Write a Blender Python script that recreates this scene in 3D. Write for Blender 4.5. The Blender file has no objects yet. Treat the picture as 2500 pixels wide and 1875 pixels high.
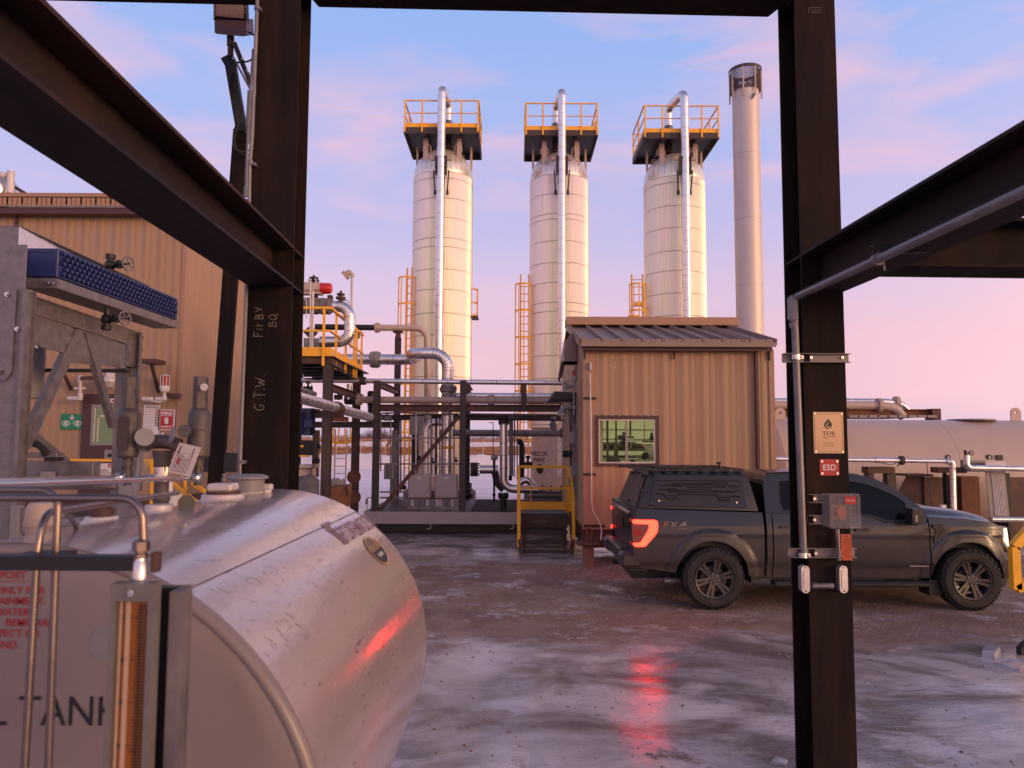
import bpy,bmesh,math,random
from mathutils import Vector,Matrix,noise
from mathutils.geometry import tessellate_polygon
R=math.radians
PI=math.pi
random.seed(7)
SC=bpy.context.scene
COL=SC.collection

# ------------------------------------------------------------------ camera
CAMZ=2.3;FPX=1800.0;PITCH=R(4.35);ROLL=0.0045
F_=Vector((0,math.cos(PITCH),math.sin(PITCH)))
U_=Vector((0,-math.sin(PITCH),math.cos(PITCH)))
R_=Vector((1,0,0))
RR=R_*math.cos(ROLL)+U_*math.sin(ROLL)
UU=U_*math.cos(ROLL)-R_*math.sin(ROLL)
cam=bpy.data.cameras.new('camera');camo=bpy.data.objects.new('camera',cam);COL.objects.link(camo)
cam.sensor_width=36;cam.lens=36*FPX/2500;cam.clip_start=0.05;cam.clip_end=3000
cam.dof.use_dof=True;cam.dof.focus_distance=12.5;cam.dof.aperture_fstop=4.6
camo.matrix_world=Matrix(((RR.x,UU.x,-F_.x,0),(RR.y,UU.y,-F_.y,0),(RR.z,UU.z,-F_.z,CAMZ),(0,0,0,1)))
SC.camera=camo
SC.render.resolution_x=1024;SC.render.resolution_y=768

def at(px,py,Y):
    """world point at depth Y whose place in the photograph (2500 px wide) is px, py"""
    d=F_*FPX+RR*(px-1250)+UU*(937.5-py)
    return Vector((d.x*Y/d.y,Y,CAMZ+d.z*Y/d.y))

def lin(r,g,b):
    f=lambda c:(c/255)/12.92 if c<11 else((c/255+0.055)/1.055)**2.4
    return(f(r),f(g),f(b),1)

# ------------------------------------------------------------------ world
SUN_EL=R(8.5);SUN_AZ=R(124) # azimuth the light comes from, clockwise from +Y: low on the right, a little behind
W=bpy.data.worlds.new('World');SC.world=W;W.use_nodes=True
nt=W.node_tree;nt.nodes.clear()
N=nt.nodes.new;L=nt.links.new
out=N('ShaderNodeOutputWorld');bg=N('ShaderNodeBackground');L(bg.outputs[0],out.inputs[0])
tc=N('ShaderNodeTexCoord');sep=N('ShaderNodeSeparateXYZ');L(tc.outputs['Generated'],sep.inputs[0])
ramp=N('ShaderNodeValToRGB');L(sep.outputs['Z'],ramp.inputs[0])
cr=ramp.color_ramp;cr.interpolation='EASE'
stops=[(0.0,(204,184,214)),(0.05,(222,184,207)),(0.11,(233,186,205)),(0.19,(218,190,218)),
         (0.29,(192,185,229)),(0.40,(168,183,236)),(0.52,(150,179,238)),(0.72,(98,116,160)),(1.0,(70,84,118))]
cr.elements[0].position=0;cr.elements[0].color=lin(*stops[0][1])
cr.elements[1].position=1;cr.elements[1].color=lin(*stops[-1][1])
for p,c in stops[1:-1]:
    e=cr.elements.new(p);e.color=lin(*c)
# soft pink cloud streaks
mp=N('ShaderNodeMapping');mp.inputs['Scale'].default_value=(1.6,1.6,5.5);mp.inputs['Rotation'].default_value=(0.0,R(12),0)
mp.inputs['Location'].default_value=(0.35,0.2,0.1)
L(tc.outputs['Generated'],mp.inputs[0])
nz=N('ShaderNodeTexNoise');nz.inputs['Scale'].default_value=2.1;nz.inputs['Detail'].default_value=7;nz.inputs['Roughness'].default_value=0.56
nz.inputs['Distortion'].default_value=0.5
L(mp.outputs[0],nz.inputs['Vector'])
cl=N('ShaderNodeValToRGB');L(nz.outputs['Fac'],cl.inputs[0])
cl.color_ramp.elements[0].position=0.46;cl.color_ramp.elements[0].color=(0,0,0,1)
cl.color_ramp.elements[1].position=0.68;cl.color_ramp.elements[1].color=(0.72,0.72,0.72,1)
mx=N('ShaderNodeMixRGB');L(cl.outputs[0],mx.inputs[0]);L(ramp.outputs[0],mx.inputs[1]);mx.inputs[2].default_value=lin(240,190,208)
# sunset glow round the place where the sun stands, low on the right
sd=Vector((math.sin(SUN_AZ)*math.cos(SUN_EL),math.cos(SUN_AZ)*math.cos(SUN_EL),math.sin(SUN_EL)))
dp=N('ShaderNodeVectorMath');dp.operation='DOT_PRODUCT';L(tc.outputs['Generated'],dp.inputs[0]);dp.inputs[1].default_value=sd
def mth(op,a,b):
    n=N('ShaderNodeMath');n.operation=op
    for i,v in enumerate((a,b)):
        if isinstance(v,(int,float)):n.inputs[i].default_value=v
        elif v is not None:L(v,n.inputs[i])
    return n.outputs[0]
g0=mth('MAXIMUM',mth('DIVIDE',mth('ADD',dp.outputs['Value'],0.25),1.25),0.0)
wide=mth('POWER',g0,1.35);tight=mth('POWER',g0,14.0)
zz=mth('MAXIMUM',sep.outputs['Z'],0.0)
fall=mth('POWER',mth('SUBTRACT',1.0,zz),3.2)
ga=N('ShaderNodeMixRGB');ga.blend_type='ADD';ga.inputs[0].default_value=1
s1=N('ShaderNodeMixRGB');s1.blend_type='MULTIPLY';s1.inputs[0].default_value=1;s1.inputs[1].default_value=(1.75,0.90,0.42,1)
L(mth('MULTIPLY',wide,fall),s1.inputs[2])
s2=N('ShaderNodeMixRGB');s2.blend_type='MULTIPLY';s2.inputs[0].default_value=1;s2.inputs[1].default_value=(4.5,2.3,0.62,1)
L(mth('MULTIPLY',tight,fall),s2.inputs[2])
L(s1.outputs[0],ga.inputs[1]);L(s2.outputs[0],ga.inputs[2])
gb=N('ShaderNodeMixRGB');gb.blend_type='ADD';gb.inputs[0].default_value=1
L(mx.outputs[0],gb.inputs[1]);L(ga.outputs[0],gb.inputs[2])
sky=N('ShaderNodeTexSky');sky.sky_type='NISHITA';sky.sun_disc=False
sky.sun_elevation=SUN_EL;sky.sun_rotation=SUN_AZ;sky.altitude=500;sky.dust_density=2.0
sm=N('ShaderNodeMixRGB');sm.blend_type='MULTIPLY';sm.inputs[0].default_value=1;sm.inputs[2].default_value=(0.02,0.02,0.02,1)
L(sky.outputs[0],sm.inputs[1])
gc=N('ShaderNodeMixRGB');gc.blend_type='ADD';gc.inputs[0].default_value=1
L(gb.outputs[0],gc.inputs[1]);L(sm.outputs[0],gc.inputs[2])
L(gc.outputs[0],bg.inputs[0]);bg.inputs[1].default_value=1.0

sun=bpy.data.lights.new('sun','SUN');suno=bpy.data.objects.new('sun',sun);COL.objects.link(suno)
sun.energy=0.8;sun.angle=R(12);sun.color=(1.0,0.62,0.36)
suno.rotation_euler=(-sd).to_track_quat('-Z','Y').to_euler()
suno.location=(0,-5,30)
VS=SC.view_settings
VS.view_transform='Standard';VS.look='None';VS.gamma=1;VS.exposure=0;VS.use_curve_mapping=False

# ------------------------------------------------------------------ materials
def tree(name):
    m=bpy.data.materials.new(name);m.use_nodes=True
    t=m.node_tree;b=t.nodes['Principled BSDF']
    return m,t,b

def mat(name,col,rough=0.5,metal=0.0,nscale=3.0,amt=0.25,bump=0.0,bscale=30.0,col2=None,c2lo=0.55,c2hi=0.7,
        stretch=(1,1,1),coat=0.0,rvar=0.15,spec=0.5,emit=None,es=0.0,alpha=None,trans=0.0,det=5.0):
    m,t,b=tree(name)
    n=t.nodes.new;l=t.links.new
    g=n('ShaderNodeNewGeometry');mpp=n('ShaderNodeMapping');l(g.outputs['Position'],mpp.inputs[0]);mpp.inputs['Scale'].default_value=stretch
    a=n('ShaderNodeTexNoise');a.inputs['Scale'].default_value=nscale;a.inputs['Detail'].default_value=det;a.inputs['Roughness'].default_value=0.6
    l(mpp.outputs[0],a.inputs['Vector'])
    r=n('ShaderNodeMapRange');r.inputs['From Min'].default_value=0.3;r.inputs['From Max'].default_value=0.7
    r.inputs['To Min'].default_value=1-amt;r.inputs['To Max'].default_value=1+amt
    l(a.outputs['Fac'],r.inputs['Value'])
    c=(col[0],col[1],col[2],1)
    src=None
    if col2 is not None:
        rp=n('ShaderNodeMapRange');rp.inputs['From Min'].default_value=c2lo;rp.inputs['From Max'].default_value=c2hi
        a2=n('ShaderNodeTexNoise');a2.inputs['Scale'].default_value=nscale*0.6;a2.inputs['Detail'].default_value=8;a2.inputs['Roughness'].default_value=0.65
        mp2=n('ShaderNodeMapping');l(g.outputs['Position'],mp2.inputs[0]);mp2.inputs['Scale'].default_value=stretch;mp2.inputs['Location'].default_value=(13,7,3)
        l(mp2.outputs[0],a2.inputs['Vector']);l(a2.outputs['Fac'],rp.inputs['Value'])
        mixc=n('ShaderNodeMixRGB');mixc.inputs[1].default_value=c;mixc.inputs[2].default_value=(col2[0],col2[1],col2[2],1)
        l(rp.outputs[0],mixc.inputs[0]);src=mixc.outputs[0]
    mu=n('ShaderNodeMixRGB');mu.blend_type='MULTIPLY';mu.inputs[0].default_value=1
    if src:l(src,mu.inputs[1])
    else:mu.inputs[1].default_value=c
    l(r.outputs[0],mu.inputs[2]);l(mu.outputs[0],b.inputs['Base Color'])
    rr=n('ShaderNodeMapRange');rr.inputs['From Min'].default_value=0.3;rr.inputs['From Max'].default_value=0.7
    rr.inputs['To Min'].default_value=max(0.02,rough-rvar*rough);rr.inputs['To Max'].default_value=min(1,rough+rvar*rough)
    l(a.outputs['Fac'],rr.inputs['Value']);l(rr.outputs[0],b.inputs['Roughness'])
    b.inputs['Metallic'].default_value=metal
    b.inputs['Specular IOR Level'].default_value=spec
    if coat:b.inputs['Coat Weight'].default_value=coat;b.inputs['Coat Roughness'].default_value=0.08
    if bump:
        bn=n('ShaderNodeTexNoise');bn.inputs['Scale'].default_value=bscale;bn.inputs['Detail'].default_value=4
        l(mpp.outputs[0],bn.inputs['Vector'])
        bp=n('ShaderNodeBump');bp.inputs['Strength'].default_value=min(1,bump);bp.inputs['Distance'].default_value=0.01*max(1,bump)
        l(bn.outputs['Fac'],bp.inputs['Height']);l(bp.outputs[0],b.inputs['Normal'])
    if emit:b.inputs['Emission Color'].default_value=(emit[0],emit[1],emit[2],1);b.inputs['Emission Strength'].default_value=es
    if trans:b.inputs['Transmission Weight'].default_value=trans
    if alpha is not None:b.inputs['Alpha'].default_value=alpha
    return m

M={}
M['steel']=mat('dark_mill_steel',(0.013,0.009,0.0085),0.8,0.0,2.2,0.45,0.35,60,spec=.15,col2=(0.034,0.017,0.0105),c2lo=0.44,c2hi=0.72,stretch=(3,3,0.5))
M['steelh']=mat('dark_rusty_beam_steel',(0.022,0.015,0.0135),0.7,0.0,2.0,0.4,0.35,60,spec=.2,col2=(0.075,0.031,0.017),c2lo=0.46,c2hi=0.78,stretch=(2.5,0.5,2.5))
M['brown']=mat('brown_primer_steel',(0.085,0.042,0.032),0.62,0.1,3,0.35,0.2,50,col2=(0.20,0.075,0.04),c2lo=0.52,c2hi=0.75)
M['greybrown']=mat('weathered_grey_brown_steel',(0.062,0.044,0.038),0.6,0.1,3,0.3,0.2,50,col2=(0.17,0.08,0.05),c2lo=0.6,c2hi=0.8)
M['rust']=mat('rusty_steel',(0.17,0.065,0.035),0.75,0.1,6,0.4,0.4,60)
M['black']=mat('black_paint',(0.012,0.012,0.013),0.5,0,6,0.25)
M['rubber']=mat('black_rubber',(0.016,0.015,0.015),0.75,0,12,0.35,0.3,120,col2=(0.06,0.048,0.04),c2lo=0.5,c2hi=0.8)
M['alu']=mat('aluminium_jacket',(0.80,0.78,0.77),0.33,0.95,5,0.10,0.16,9,rvar=0.35)
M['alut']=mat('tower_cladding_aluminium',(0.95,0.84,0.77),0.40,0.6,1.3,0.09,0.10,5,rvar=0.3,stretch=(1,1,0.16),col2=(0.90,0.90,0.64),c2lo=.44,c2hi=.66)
M['seam']=mat('dark_cladding_seam',(0.14,0.11,0.10),0.6,0.3,5,0.2)  # dark tone for seams, joints, bands and the core behind the sheets
M['galv']=mat('galvanised_steel',(0.21,0.19,0.19),0.45,0.4,7,0.32,0.15,40,rvar=0.35)
M['stain']=mat('stainless_steel',(0.66,0.63,0.61),0.22,1.0,8,0.08,0.05,20)
M['tanwall']=mat('tan_metal_siding',(0.385,0.24,0.142),0.5,0.0,1.4,0.07,0.05,5,spec=0.4,stretch=(2,2,.5))
M['tantrim']=mat('tan_metal_trim',(0.38,0.215,0.13),0.45,0.0,2.5,0.08)
M['roof']=mat('brown_roof_metal',(0.27,0.185,0.15),0.5,0.05,2.5,0.12,0.08,8)
M['brtrim']=mat('dark_brown_trim',(0.075,0.032,0.026),0.45,0,4,0.15)
M['tanpipe']=mat('tan_painted_pipe',(0.50,0.38,0.31),0.42,0,4,0.1,coat=0.1)
M['cream']=mat('cream_tank_paint',(0.52,0.39,0.32),0.42,0,0.7,0.07,0.05,3,stretch=(1,1,1))
M['white']=mat('white_paint',(0.72,0.70,0.69),0.40,0,4,0.07)
M['offwhite']=mat('off_white_enamel',(0.62,0.56,0.54),0.32,0,5,0.12)
M['grey']=mat('grey_paint',(0.24,0.23,0.23),0.5,0,5,0.15)
M['greypipe']=mat('grey_primer_pipe',(0.28,0.25,0.24),0.5,0.1,5,0.12)
M['boxgrey']=mat('beige_grey_enclosure',(0.40,0.34,0.32),0.45,0,4,0.06)
M['yellow']=mat('safety_yellow',(0.95,0.46,0.025),0.45,0,4,0.10,col2=(0.70,0.30,0.03),c2lo=0.66,c2hi=0.8)
M['blue']=mat('blue_header_paint',(0.018,0.030,0.13),0.42,0,5,0.15)
M['bluemotor']=mat('navy_motor_paint',(0.02,0.035,0.10),0.4,0,5,0.2)
M['red']=mat('red_paint',(0.55,0.02,0.02),0.4,0,5,0.1)
M['redglass']=mat('red_lens',(0.35,0.01,0.01),0.15,0,5,0.1)
M['blanket']=mat('grey_insulation_blanket',(0.15,0.13,0.12),0.85,0,7,0.3,0.9,9)
M['chalk']=mat('yellow_chalk',(0.24,0.20,0.14),0.9,0,60,0.7)
M['signred']=mat('sign_red',(0.42,0.012,0.02),0.35,0,5,0.08)
M['signwhite']=mat('sign_white',(0.74,0.70,0.68),0.4,0,5,0.05)
M['signgreen']=mat('sign_green',(0.01,0.22,0.10),0.4,0,5,0.1)
M['ink']=mat('black_ink',(0.012,0.011,0.014),0.5,0,5,0.1)
M['redink']=mat('red_ink',(0.40,0.02,0.03),0.5,0,5,0.1)
M['grating']=mat('steel_grating',(0.07,0.055,0.05),0.6,0.4,8,0.3)
M['snowdirt']=mat('cardboard_brown',(0.24,0.10,0.055),0.8,0,5,0.15)
M['concrete']=mat('rusty_pile',(0.22,0.12,0.09),0.8,0,6,0.3,0.4,30)

# ------------------------------------------------------------------ mesh builder
class MB:
    def __init__(s):s.bm=bmesh.new()
    def add(s,vs,fs):
        v=[s.bm.verts.new(p)for p in vs]
        for f in fs:
            try:s.bm.faces.new([v[i]for i in f])
            except ValueError:pass
        return v
    def box(s,x0,x1,y0,y1,z0,z1,bev=0.0):
        if x0>x1:x0,x1=x1,x0
        if y0>y1:y0,y1=y1,y0
        if z0>z1:z0,z1=z1,z0
        b=min(bev,(x1-x0)*.45,(y1-y0)*.45,(z1-z0)*.45)
        if b>0:
            vs=[];idx={}
            X=(x0,x1);Y=(y0,y1);Z=(z0,z1);sg=(1,-1)
            for i in(0,1):
                for j in(0,1):
                    for k in(0,1):
                        a=(X[i]+sg[i]*b,Y[j]+sg[j]*b,Z[k]+sg[k]*b)
                        idx[i,j,k,0]=len(vs);vs.append((X[i],a[1],a[2]))
                        idx[i,j,k,1]=len(vs);vs.append((a[0],Y[j],a[2]))
                        idx[i,j,k,2]=len(vs);vs.append((a[0],a[1],Z[k]))
            fs=[]
            for i in(0,1):
                fs.append([idx[i,0,0,0],idx[i,1,0,0],idx[i,1,1,0],idx[i,0,1,0]])
                fs.append([idx[0,i,0,1],idx[1,i,0,1],idx[1,i,1,1],idx[0,i,1,1]])
                fs.append([idx[0,0,i,2],idx[1,0,i,2],idx[1,1,i,2],idx[0,1,i,2]])
            for j in(0,1):
                for k in(0,1):
                    fs.append([idx[0,j,k,1],idx[1,j,k,1],idx[1,j,k,2],idx[0,j,k,2]])
                    fs.append([idx[j,0,k,0],idx[j,1,k,0],idx[j,1,k,2],idx[j,0,k,2]])
                    fs.append([idx[j,k,0,0],idx[j,k,1,0],idx[j,k,1,1],idx[j,k,0,1]])
                    for i in(0,1):pass
            for i in(0,1):
                for j in(0,1):
                    for k in(0,1):fs.append([idx[i,j,k,0],idx[i,j,k,1],idx[i,j,k,2]])
            s.add(vs,fs)
        else:
            vs=[(x,y,z)for x in(x0,x1)for y in(y0,y1)for z in(z0,z1)]
            s.add(vs,[(0,1,3,2),(4,6,7,5),(0,4,5,1),(2,3,7,6),(0,2,6,4),(1,5,7,3)])
        return s
    def obox(s,p0,p1,w,h,up=(0,0,1)):
        """bar from p0 to p1 of width w and height h"""
        p0=Vector(p0);p1=Vector(p1);d=(p1-p0).normalized();u=Vector(up)
        sd_=d.cross(u)
        if sd_.length<1e-4:sd_=d.cross(Vector((0,1,0)))
        sd_.normalize();u=sd_.cross(d).normalized()
        vs=[]
        for p in(p0,p1):
            for a,b in((-1,-1),(1,-1),(1,1),(-1,1)):vs.append(p+sd_*(a*w/2)+u*(b*h/2))
        s.add(vs,[(0,1,2,3),(7,6,5,4),(0,4,5,1),(1,5,6,2),(2,6,7,3),(3,7,4,0)])
        return s
    def ring(s,c,d,r,seg,ph=0.0,ref=None):
        d=Vector(d).normalized();a=ref or(Vector((0,0,1))if abs(d.z)<0.9 else Vector((1,0,0)))
        u=d.cross(a).normalized();v=d.cross(u).normalized()
        return[Vector(c)+u*(r*math.cos(2*PI*i/seg+ph))+v*(r*math.sin(2*PI*i/seg+ph))for i in range(seg)]
    def skin(s,rings,cap=True,closed=True):
        n=len(rings[0]);vv=[[s.bm.verts.new(p)for p in r]for r in rings]
        for a,b in zip(vv,vv[1:]):
            for i in range(n if closed else n-1):
                j=(i+1)%n
                try:s.bm.faces.new((a[i],a[j],b[j],b[i]))
                except ValueError:pass
        if cap and closed:
            s.bm.faces.new(vv[0][::-1]);s.bm.faces.new(vv[-1])
        return vv
    def cyl(s,p0,p1,r,r2=None,seg=16,cap=True,ph=0.0):
        p0=Vector(p0);p1=Vector(p1);d=p1-p0
        s.skin([s.ring(p0,d,r,seg,ph),s.ring(p1,d,r if r2 is None else r2,seg,ph)],cap);return s
    def lathe(s,prof,o,d=(0,0,1),seg=24,cap=True):
        """prof: list of (distance along d, radius)"""
        d=Vector(d).normalized();o=Vector(o)
        s.skin([s.ring(o+d*t,d,max(r,1e-4),seg)for t,r in prof],cap);return s
    def path(s,pts,bend=0.0,n=6):
        pts=[Vector(p)for p in pts]
        if bend<=0 or len(pts)<3:return pts
        o=[pts[0]]
        for a,b,c in zip(pts,pts[1:],pts[2:]):
            d1=(a-b);d2=(c-b);k=min(bend,d1.length*.49,d2.length*.49)
            d1.normalize();d2.normalize()
            if abs(d1.dot(d2)+1)<1e-4:o.append(b);continue
            th=math.acos(max(-1,min(1,d1.dot(d2))));rad=k*math.tan(th/2)
            bis=(d1+d2).normalized();cc=b+bis*(rad/math.sin(th/2))
            s0=b+d1*k-cc;s1=b+d2*k-cc;tot=s0.angle(s1)
            ax=s0.cross(s1).normalized()
            for i in range(n+1):o.append(cc+Matrix.Rotation(tot*i/n,3,ax)@ s0)
        o.append(pts[-1]);return o
    def tube(s,pts,r,seg=12,bend=0.0,n=6,cap=True):
        P=s.path(pts,bend,n)
        Q=[P[0]]
        for p in P[1:]:
            if(p-Q[-1]).length>1e-5:Q.append(p)
        P=Q;rings=[]
        t0=(P[1]-P[0]).normalized();a=Vector((0,0,1))if abs(t0.z)<0.9 else Vector((1,0,0))
        u=t0.cross(a).normalized();pt=t0
        for i,p in enumerate(P):
            t1=(P[min(i+1,len(P)-1)]-P[i]);t2=(P[i]-P[max(i-1,0)])
            t=((t1.normalized()if t1.length else Vector())+(t2.normalized()if t2.length else Vector())).normalized()
            q=pt.rotation_difference(t);u=(q @ u).normalized();pt=t;v=t.cross(u)
            rings.append([p+u*(r*math.cos(2*PI*k/seg))+v*(r*math.sin(2*PI*k/seg))for k in range(seg)])
        s.skin(rings,cap);return s
    def plate(s,outer,holes,fn,d0,d1):
        """flat plate with holes; fn(u, v, d) gives the 3-D point, d0 and d1 the two faces"""
        loops=[list(outer)]+[list(h)for h in holes]
        tris=tessellate_polygon([[Vector((p[0],p[1],0))for p in l]for l in loops])
        flat=[p for l in loops for p in l]
        a=[s.bm.verts.new(fn(p[0],p[1],d0))for p in flat];b=[s.bm.verts.new(fn(p[0],p[1],d1))for p in flat]
        for t in tris:
            try:s.bm.faces.new([a[i]for i in t]);s.bm.faces.new([b[i]for i in reversed(t)])
            except ValueError:pass
        k=0
        for l in loops:
            n=len(l)
            for i in range(n):
                j=(i+1)%n
                try:s.bm.faces.new((a[k+i],a[k+j],b[k+j],b[k+i]))
                except ValueError:pass
            k+=n
        return s
    def prism(s,poly,fn,d0,d1):return s.plate(poly,[],fn,d0,d1)
    def ibeam(s,p0,p1,h,w,tf=0.014,tw=0.010,up=(0,0,1)):
        p0=Vector(p0);p1=Vector(p1);d=(p1-p0).normalized();u=Vector(up)
        sd_=d.cross(u).normalized();u=sd_.cross(d).normalized()
        a=[(-w/2,-h/2),(w/2,-h/2),(w/2,-h/2+tf),(tw/2,-h/2+tf),(tw/2,h/2-tf),(w/2,h/2-tf),
             (w/2,h/2),(-w/2,h/2),(-w/2,h/2-tf),(-tw/2,h/2-tf),(-tw/2,-h/2+tf),(-w/2,-h/2+tf)]
        r0=[s.bm.verts.new(p0+sd_*x+u*y)for x,y in a];r1=[s.bm.verts.new(p1+sd_*x+u*y)for x,y in a]
        for i in range(12):
            j=(i+1)%12;s.bm.faces.new((r0[i],r0[j],r1[j],r1[i]))
        for rr_,fl in((r0,0),(r1,1)):
            for q in((0,1,2,3,10,11),(3,4,9,10),(4,5,6,7,8,9)):
                s.bm.faces.new([rr_[i]for i in(q if fl else q[::-1])])
        return s
    def chan(s,p0,p1,h,w,t=0.008,side=(0,1,0),up=(0,0,1)):
        p0=Vector(p0);p1=Vector(p1);d=(p1-p0).normalized();u=Vector(up).normalized();sd_=Vector(side).normalized()
        a=[(0,-h/2),(w,-h/2),(w,-h/2+t),(t,-h/2+t),(t,h/2-t),(w,h/2-t),(w,h/2),(0,h/2)]
        r0=[s.bm.verts.new(p0+sd_*x+u*y)for x,y in a];r1=[s.bm.verts.new(p1+sd_*x+u*y)for x,y in a]
        for i in range(8):
            j=(i+1)%8;s.bm.faces.new((r0[i],r0[j],r1[j],r1[i]))
        for rr_ in(r0,r1):
            for q in((0,1,2,3),(0,3,4,7),(4,5,6,7)):
                try:s.bm.faces.new([rr_[i]for i in q])
                except ValueError:pass
        return s
    def grid(s,fn,nu,nv):
        v=[[s.bm.verts.new(fn(i/nu,j/nv))for j in range(nv+1)]for i in range(nu+1)]
        for i in range(nu):
            for j in range(nv):
                try:s.bm.faces.new((v[i][j],v[i+1][j],v[i+1][j+1],v[i][j+1]))
                except ValueError:pass
        return s
    def sphere(s,c,r,sc=(1,1,1),seg=12,rings=8):
        c=Vector(c)
        s.skin([[c+Vector((r*sc[0]*math.sin(PI*k/rings)*math.cos(2*PI*i/seg),r*sc[1]*math.sin(PI*k/rings)*math.sin(2*PI*i/seg),r*sc[2]*math.cos(PI*k/rings)))if 0<k<rings else
                 c+Vector((1e-4*math.cos(2*PI*i/seg),1e-4*math.sin(2*PI*i/seg),r*sc[2]*math.cos(PI*k/rings)))for i in range(seg)]for k in range(rings+1)]);return s
    def flange(s,c,d,r,t=0.05,seg=20,bolts=8,br=0.012):
        d=Vector(d).normalized();c=Vector(c)
        s.cyl(c-d*t,c-d*t*.08,r,seg=seg);s.cyl(c+d*t*.08,c+d*t,r,seg=seg);s.cyl(c-d*t*.1,c+d*t*.1,r*.8,seg=seg)
        for p in s.ring(c,d,r*.84,bolts,0.2):s.cyl(p-d*t*1.6,p+d*t*1.6,br,seg=6)
        return s
    def xf(s,mtx):bmesh.ops.transform(s.bm,matrix=mtx,verts=s.bm.verts);return s
    def mesh(s,name,ang=35):
        me=bpy.data.meshes.new(name)
        bmesh.ops.recalc_face_normals(s.bm,faces=s.bm.faces)
        s.bm.to_mesh(me);s.bm.free()
        me.polygons.foreach_set('use_smooth',[True]*len(me.polygons))
        me.set_sharp_from_angle(angle=R(ang))
        return me

POS={}
def tag(o,label=None,cat=None,group=None,kind=None):
    if label:o['label']=label
    if cat:o['category']=cat
    if group:o['group']=group
    if kind:o['kind']=kind
    return o
def thing(name,label,cat,loc=(0,0,0),group=None,local=False):
    o=bpy.data.objects.new(name,None);COL.objects.link(o);o.empty_display_size=0.2
    o.location=loc;POS[o.name]=Vector((0,0,0))if local else Vector(loc)
    return tag(o,label,cat,group)
def obj(m,name,material,parent=None,ang=35,recentre=True):
    me=m.mesh(name,ang)if isinstance(m,MB)else m
    me.materials.append(material)if not me.materials else None
    o=bpy.data.objects.new(name,me);COL.objects.link(o)
    c=Vector((0,0,0))
    if recentre and len(me.vertices):
        n_=len(me.vertices);co=[0.0]*(3*n_);me.vertices.foreach_get('co',co)
        xs,ys,zs=co[0::3],co[1::3],co[2::3]
        c=Vector(((min(xs)+max(xs))/2,(min(ys)+max(ys))/2,(min(zs)+max(zs))/2))
        me.transform(Matrix.Translation(-c))
    POS[o.name]=c.copy()
    if parent is not None:o.parent=parent;o.location=c-POS[parent.name]
    else:o.location=c
    return o
def part(m,name,material,parent,label=None,ang=35,kind=None):
    return tag(obj(m,name,material,parent,ang),label,kind=kind)
def solo(m,name,material,label,cat,group=None,ang=35,kind=None):
    return tag(obj(m,name,material,None,ang),label,cat,group,kind)
def struct(m,name,material,parent=None,ang=35):
    return tag(obj(m,name,material,parent,ang),kind=None if parent else 'structure')
def dup(o,parent=None,loc=None,rotz=None,label=None,group=None):
    c=o.copy();COL.objects.link(c);c.parent=parent
    POS[c.name]=POS.get(o.name,Vector()).copy()
    for ch in[x for x in o.children]:dup(ch,c)
    if loc is not None:c.location=loc
    if rotz is not None:c.rotation_euler.z=rotz
    if label:c['label']=label
    if group:c['group']=group
    return c
def like(o,name,loc,parent=None,rot=None):
    """a twin of the single mesh o (shared mesh data) at world place loc"""
    c=bpy.data.objects.new(name,o.data);COL.objects.link(c);POS[c.name]=Vector(loc)
    if parent is not None:c.parent=parent;c.location=Vector(loc)-POS[parent.name]
    else:c.location=loc
    if rot is not None:c.rotation_euler=rot
    return c

_tx={}
def textmesh(s,shear=0.0,bold=0.0,spacing=1.0):
    key=(s,shear,bold,spacing)
    if key not in _tx:
        cu=bpy.data.curves.new('t','FONT');cu.body=s;cu.align_x='CENTER';cu.align_y='CENTER';cu.shear=shear;cu.offset=bold;cu.space_character=spacing
        cu.resolution_u=3
        o=bpy.data.objects.new('t',cu);me=bpy.data.meshes.new_from_object(o)
        bpy.data.objects.remove(o)
        vs=[(v.co.x,v.co.y)for v in me.vertices];fs=[tuple(p.vertices)for p in me.polygons]
        xs=[v[0]for v in vs];ys=[v[1]for v in vs]
        cx=(min(xs)+max(xs))/2;cy=(min(ys)+max(ys))/2;w=max(xs)-min(xs);h=max(ys)-min(ys)
        _tx[key]=([((x-cx)/h,(y-cy)/h)for x,y in vs],fs,w/h)
    return _tx[key]
def text(m,s,c,right,up,h,w=None,fn=None,shear=0.0,bold=0.0,spacing=1.0):
    """letters of height h (width w if given) lying in the plane right/up about c, or mapped by fn(u, v)"""
    vs,fs,ar=textmesh(s,shear,bold,spacing)
    kx=h if w is None else w/ar
    right=Vector(right).normalized()if right is not None else None;up=Vector(up).normalized()if up is not None else None
    if fn:pts=[fn(x*kx,y*h)for x,y in vs]
    else:c=Vector(c);pts=[c+right*(x*kx)+up*(y*h)for x,y in vs]
    m.add(pts,fs);return m
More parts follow.
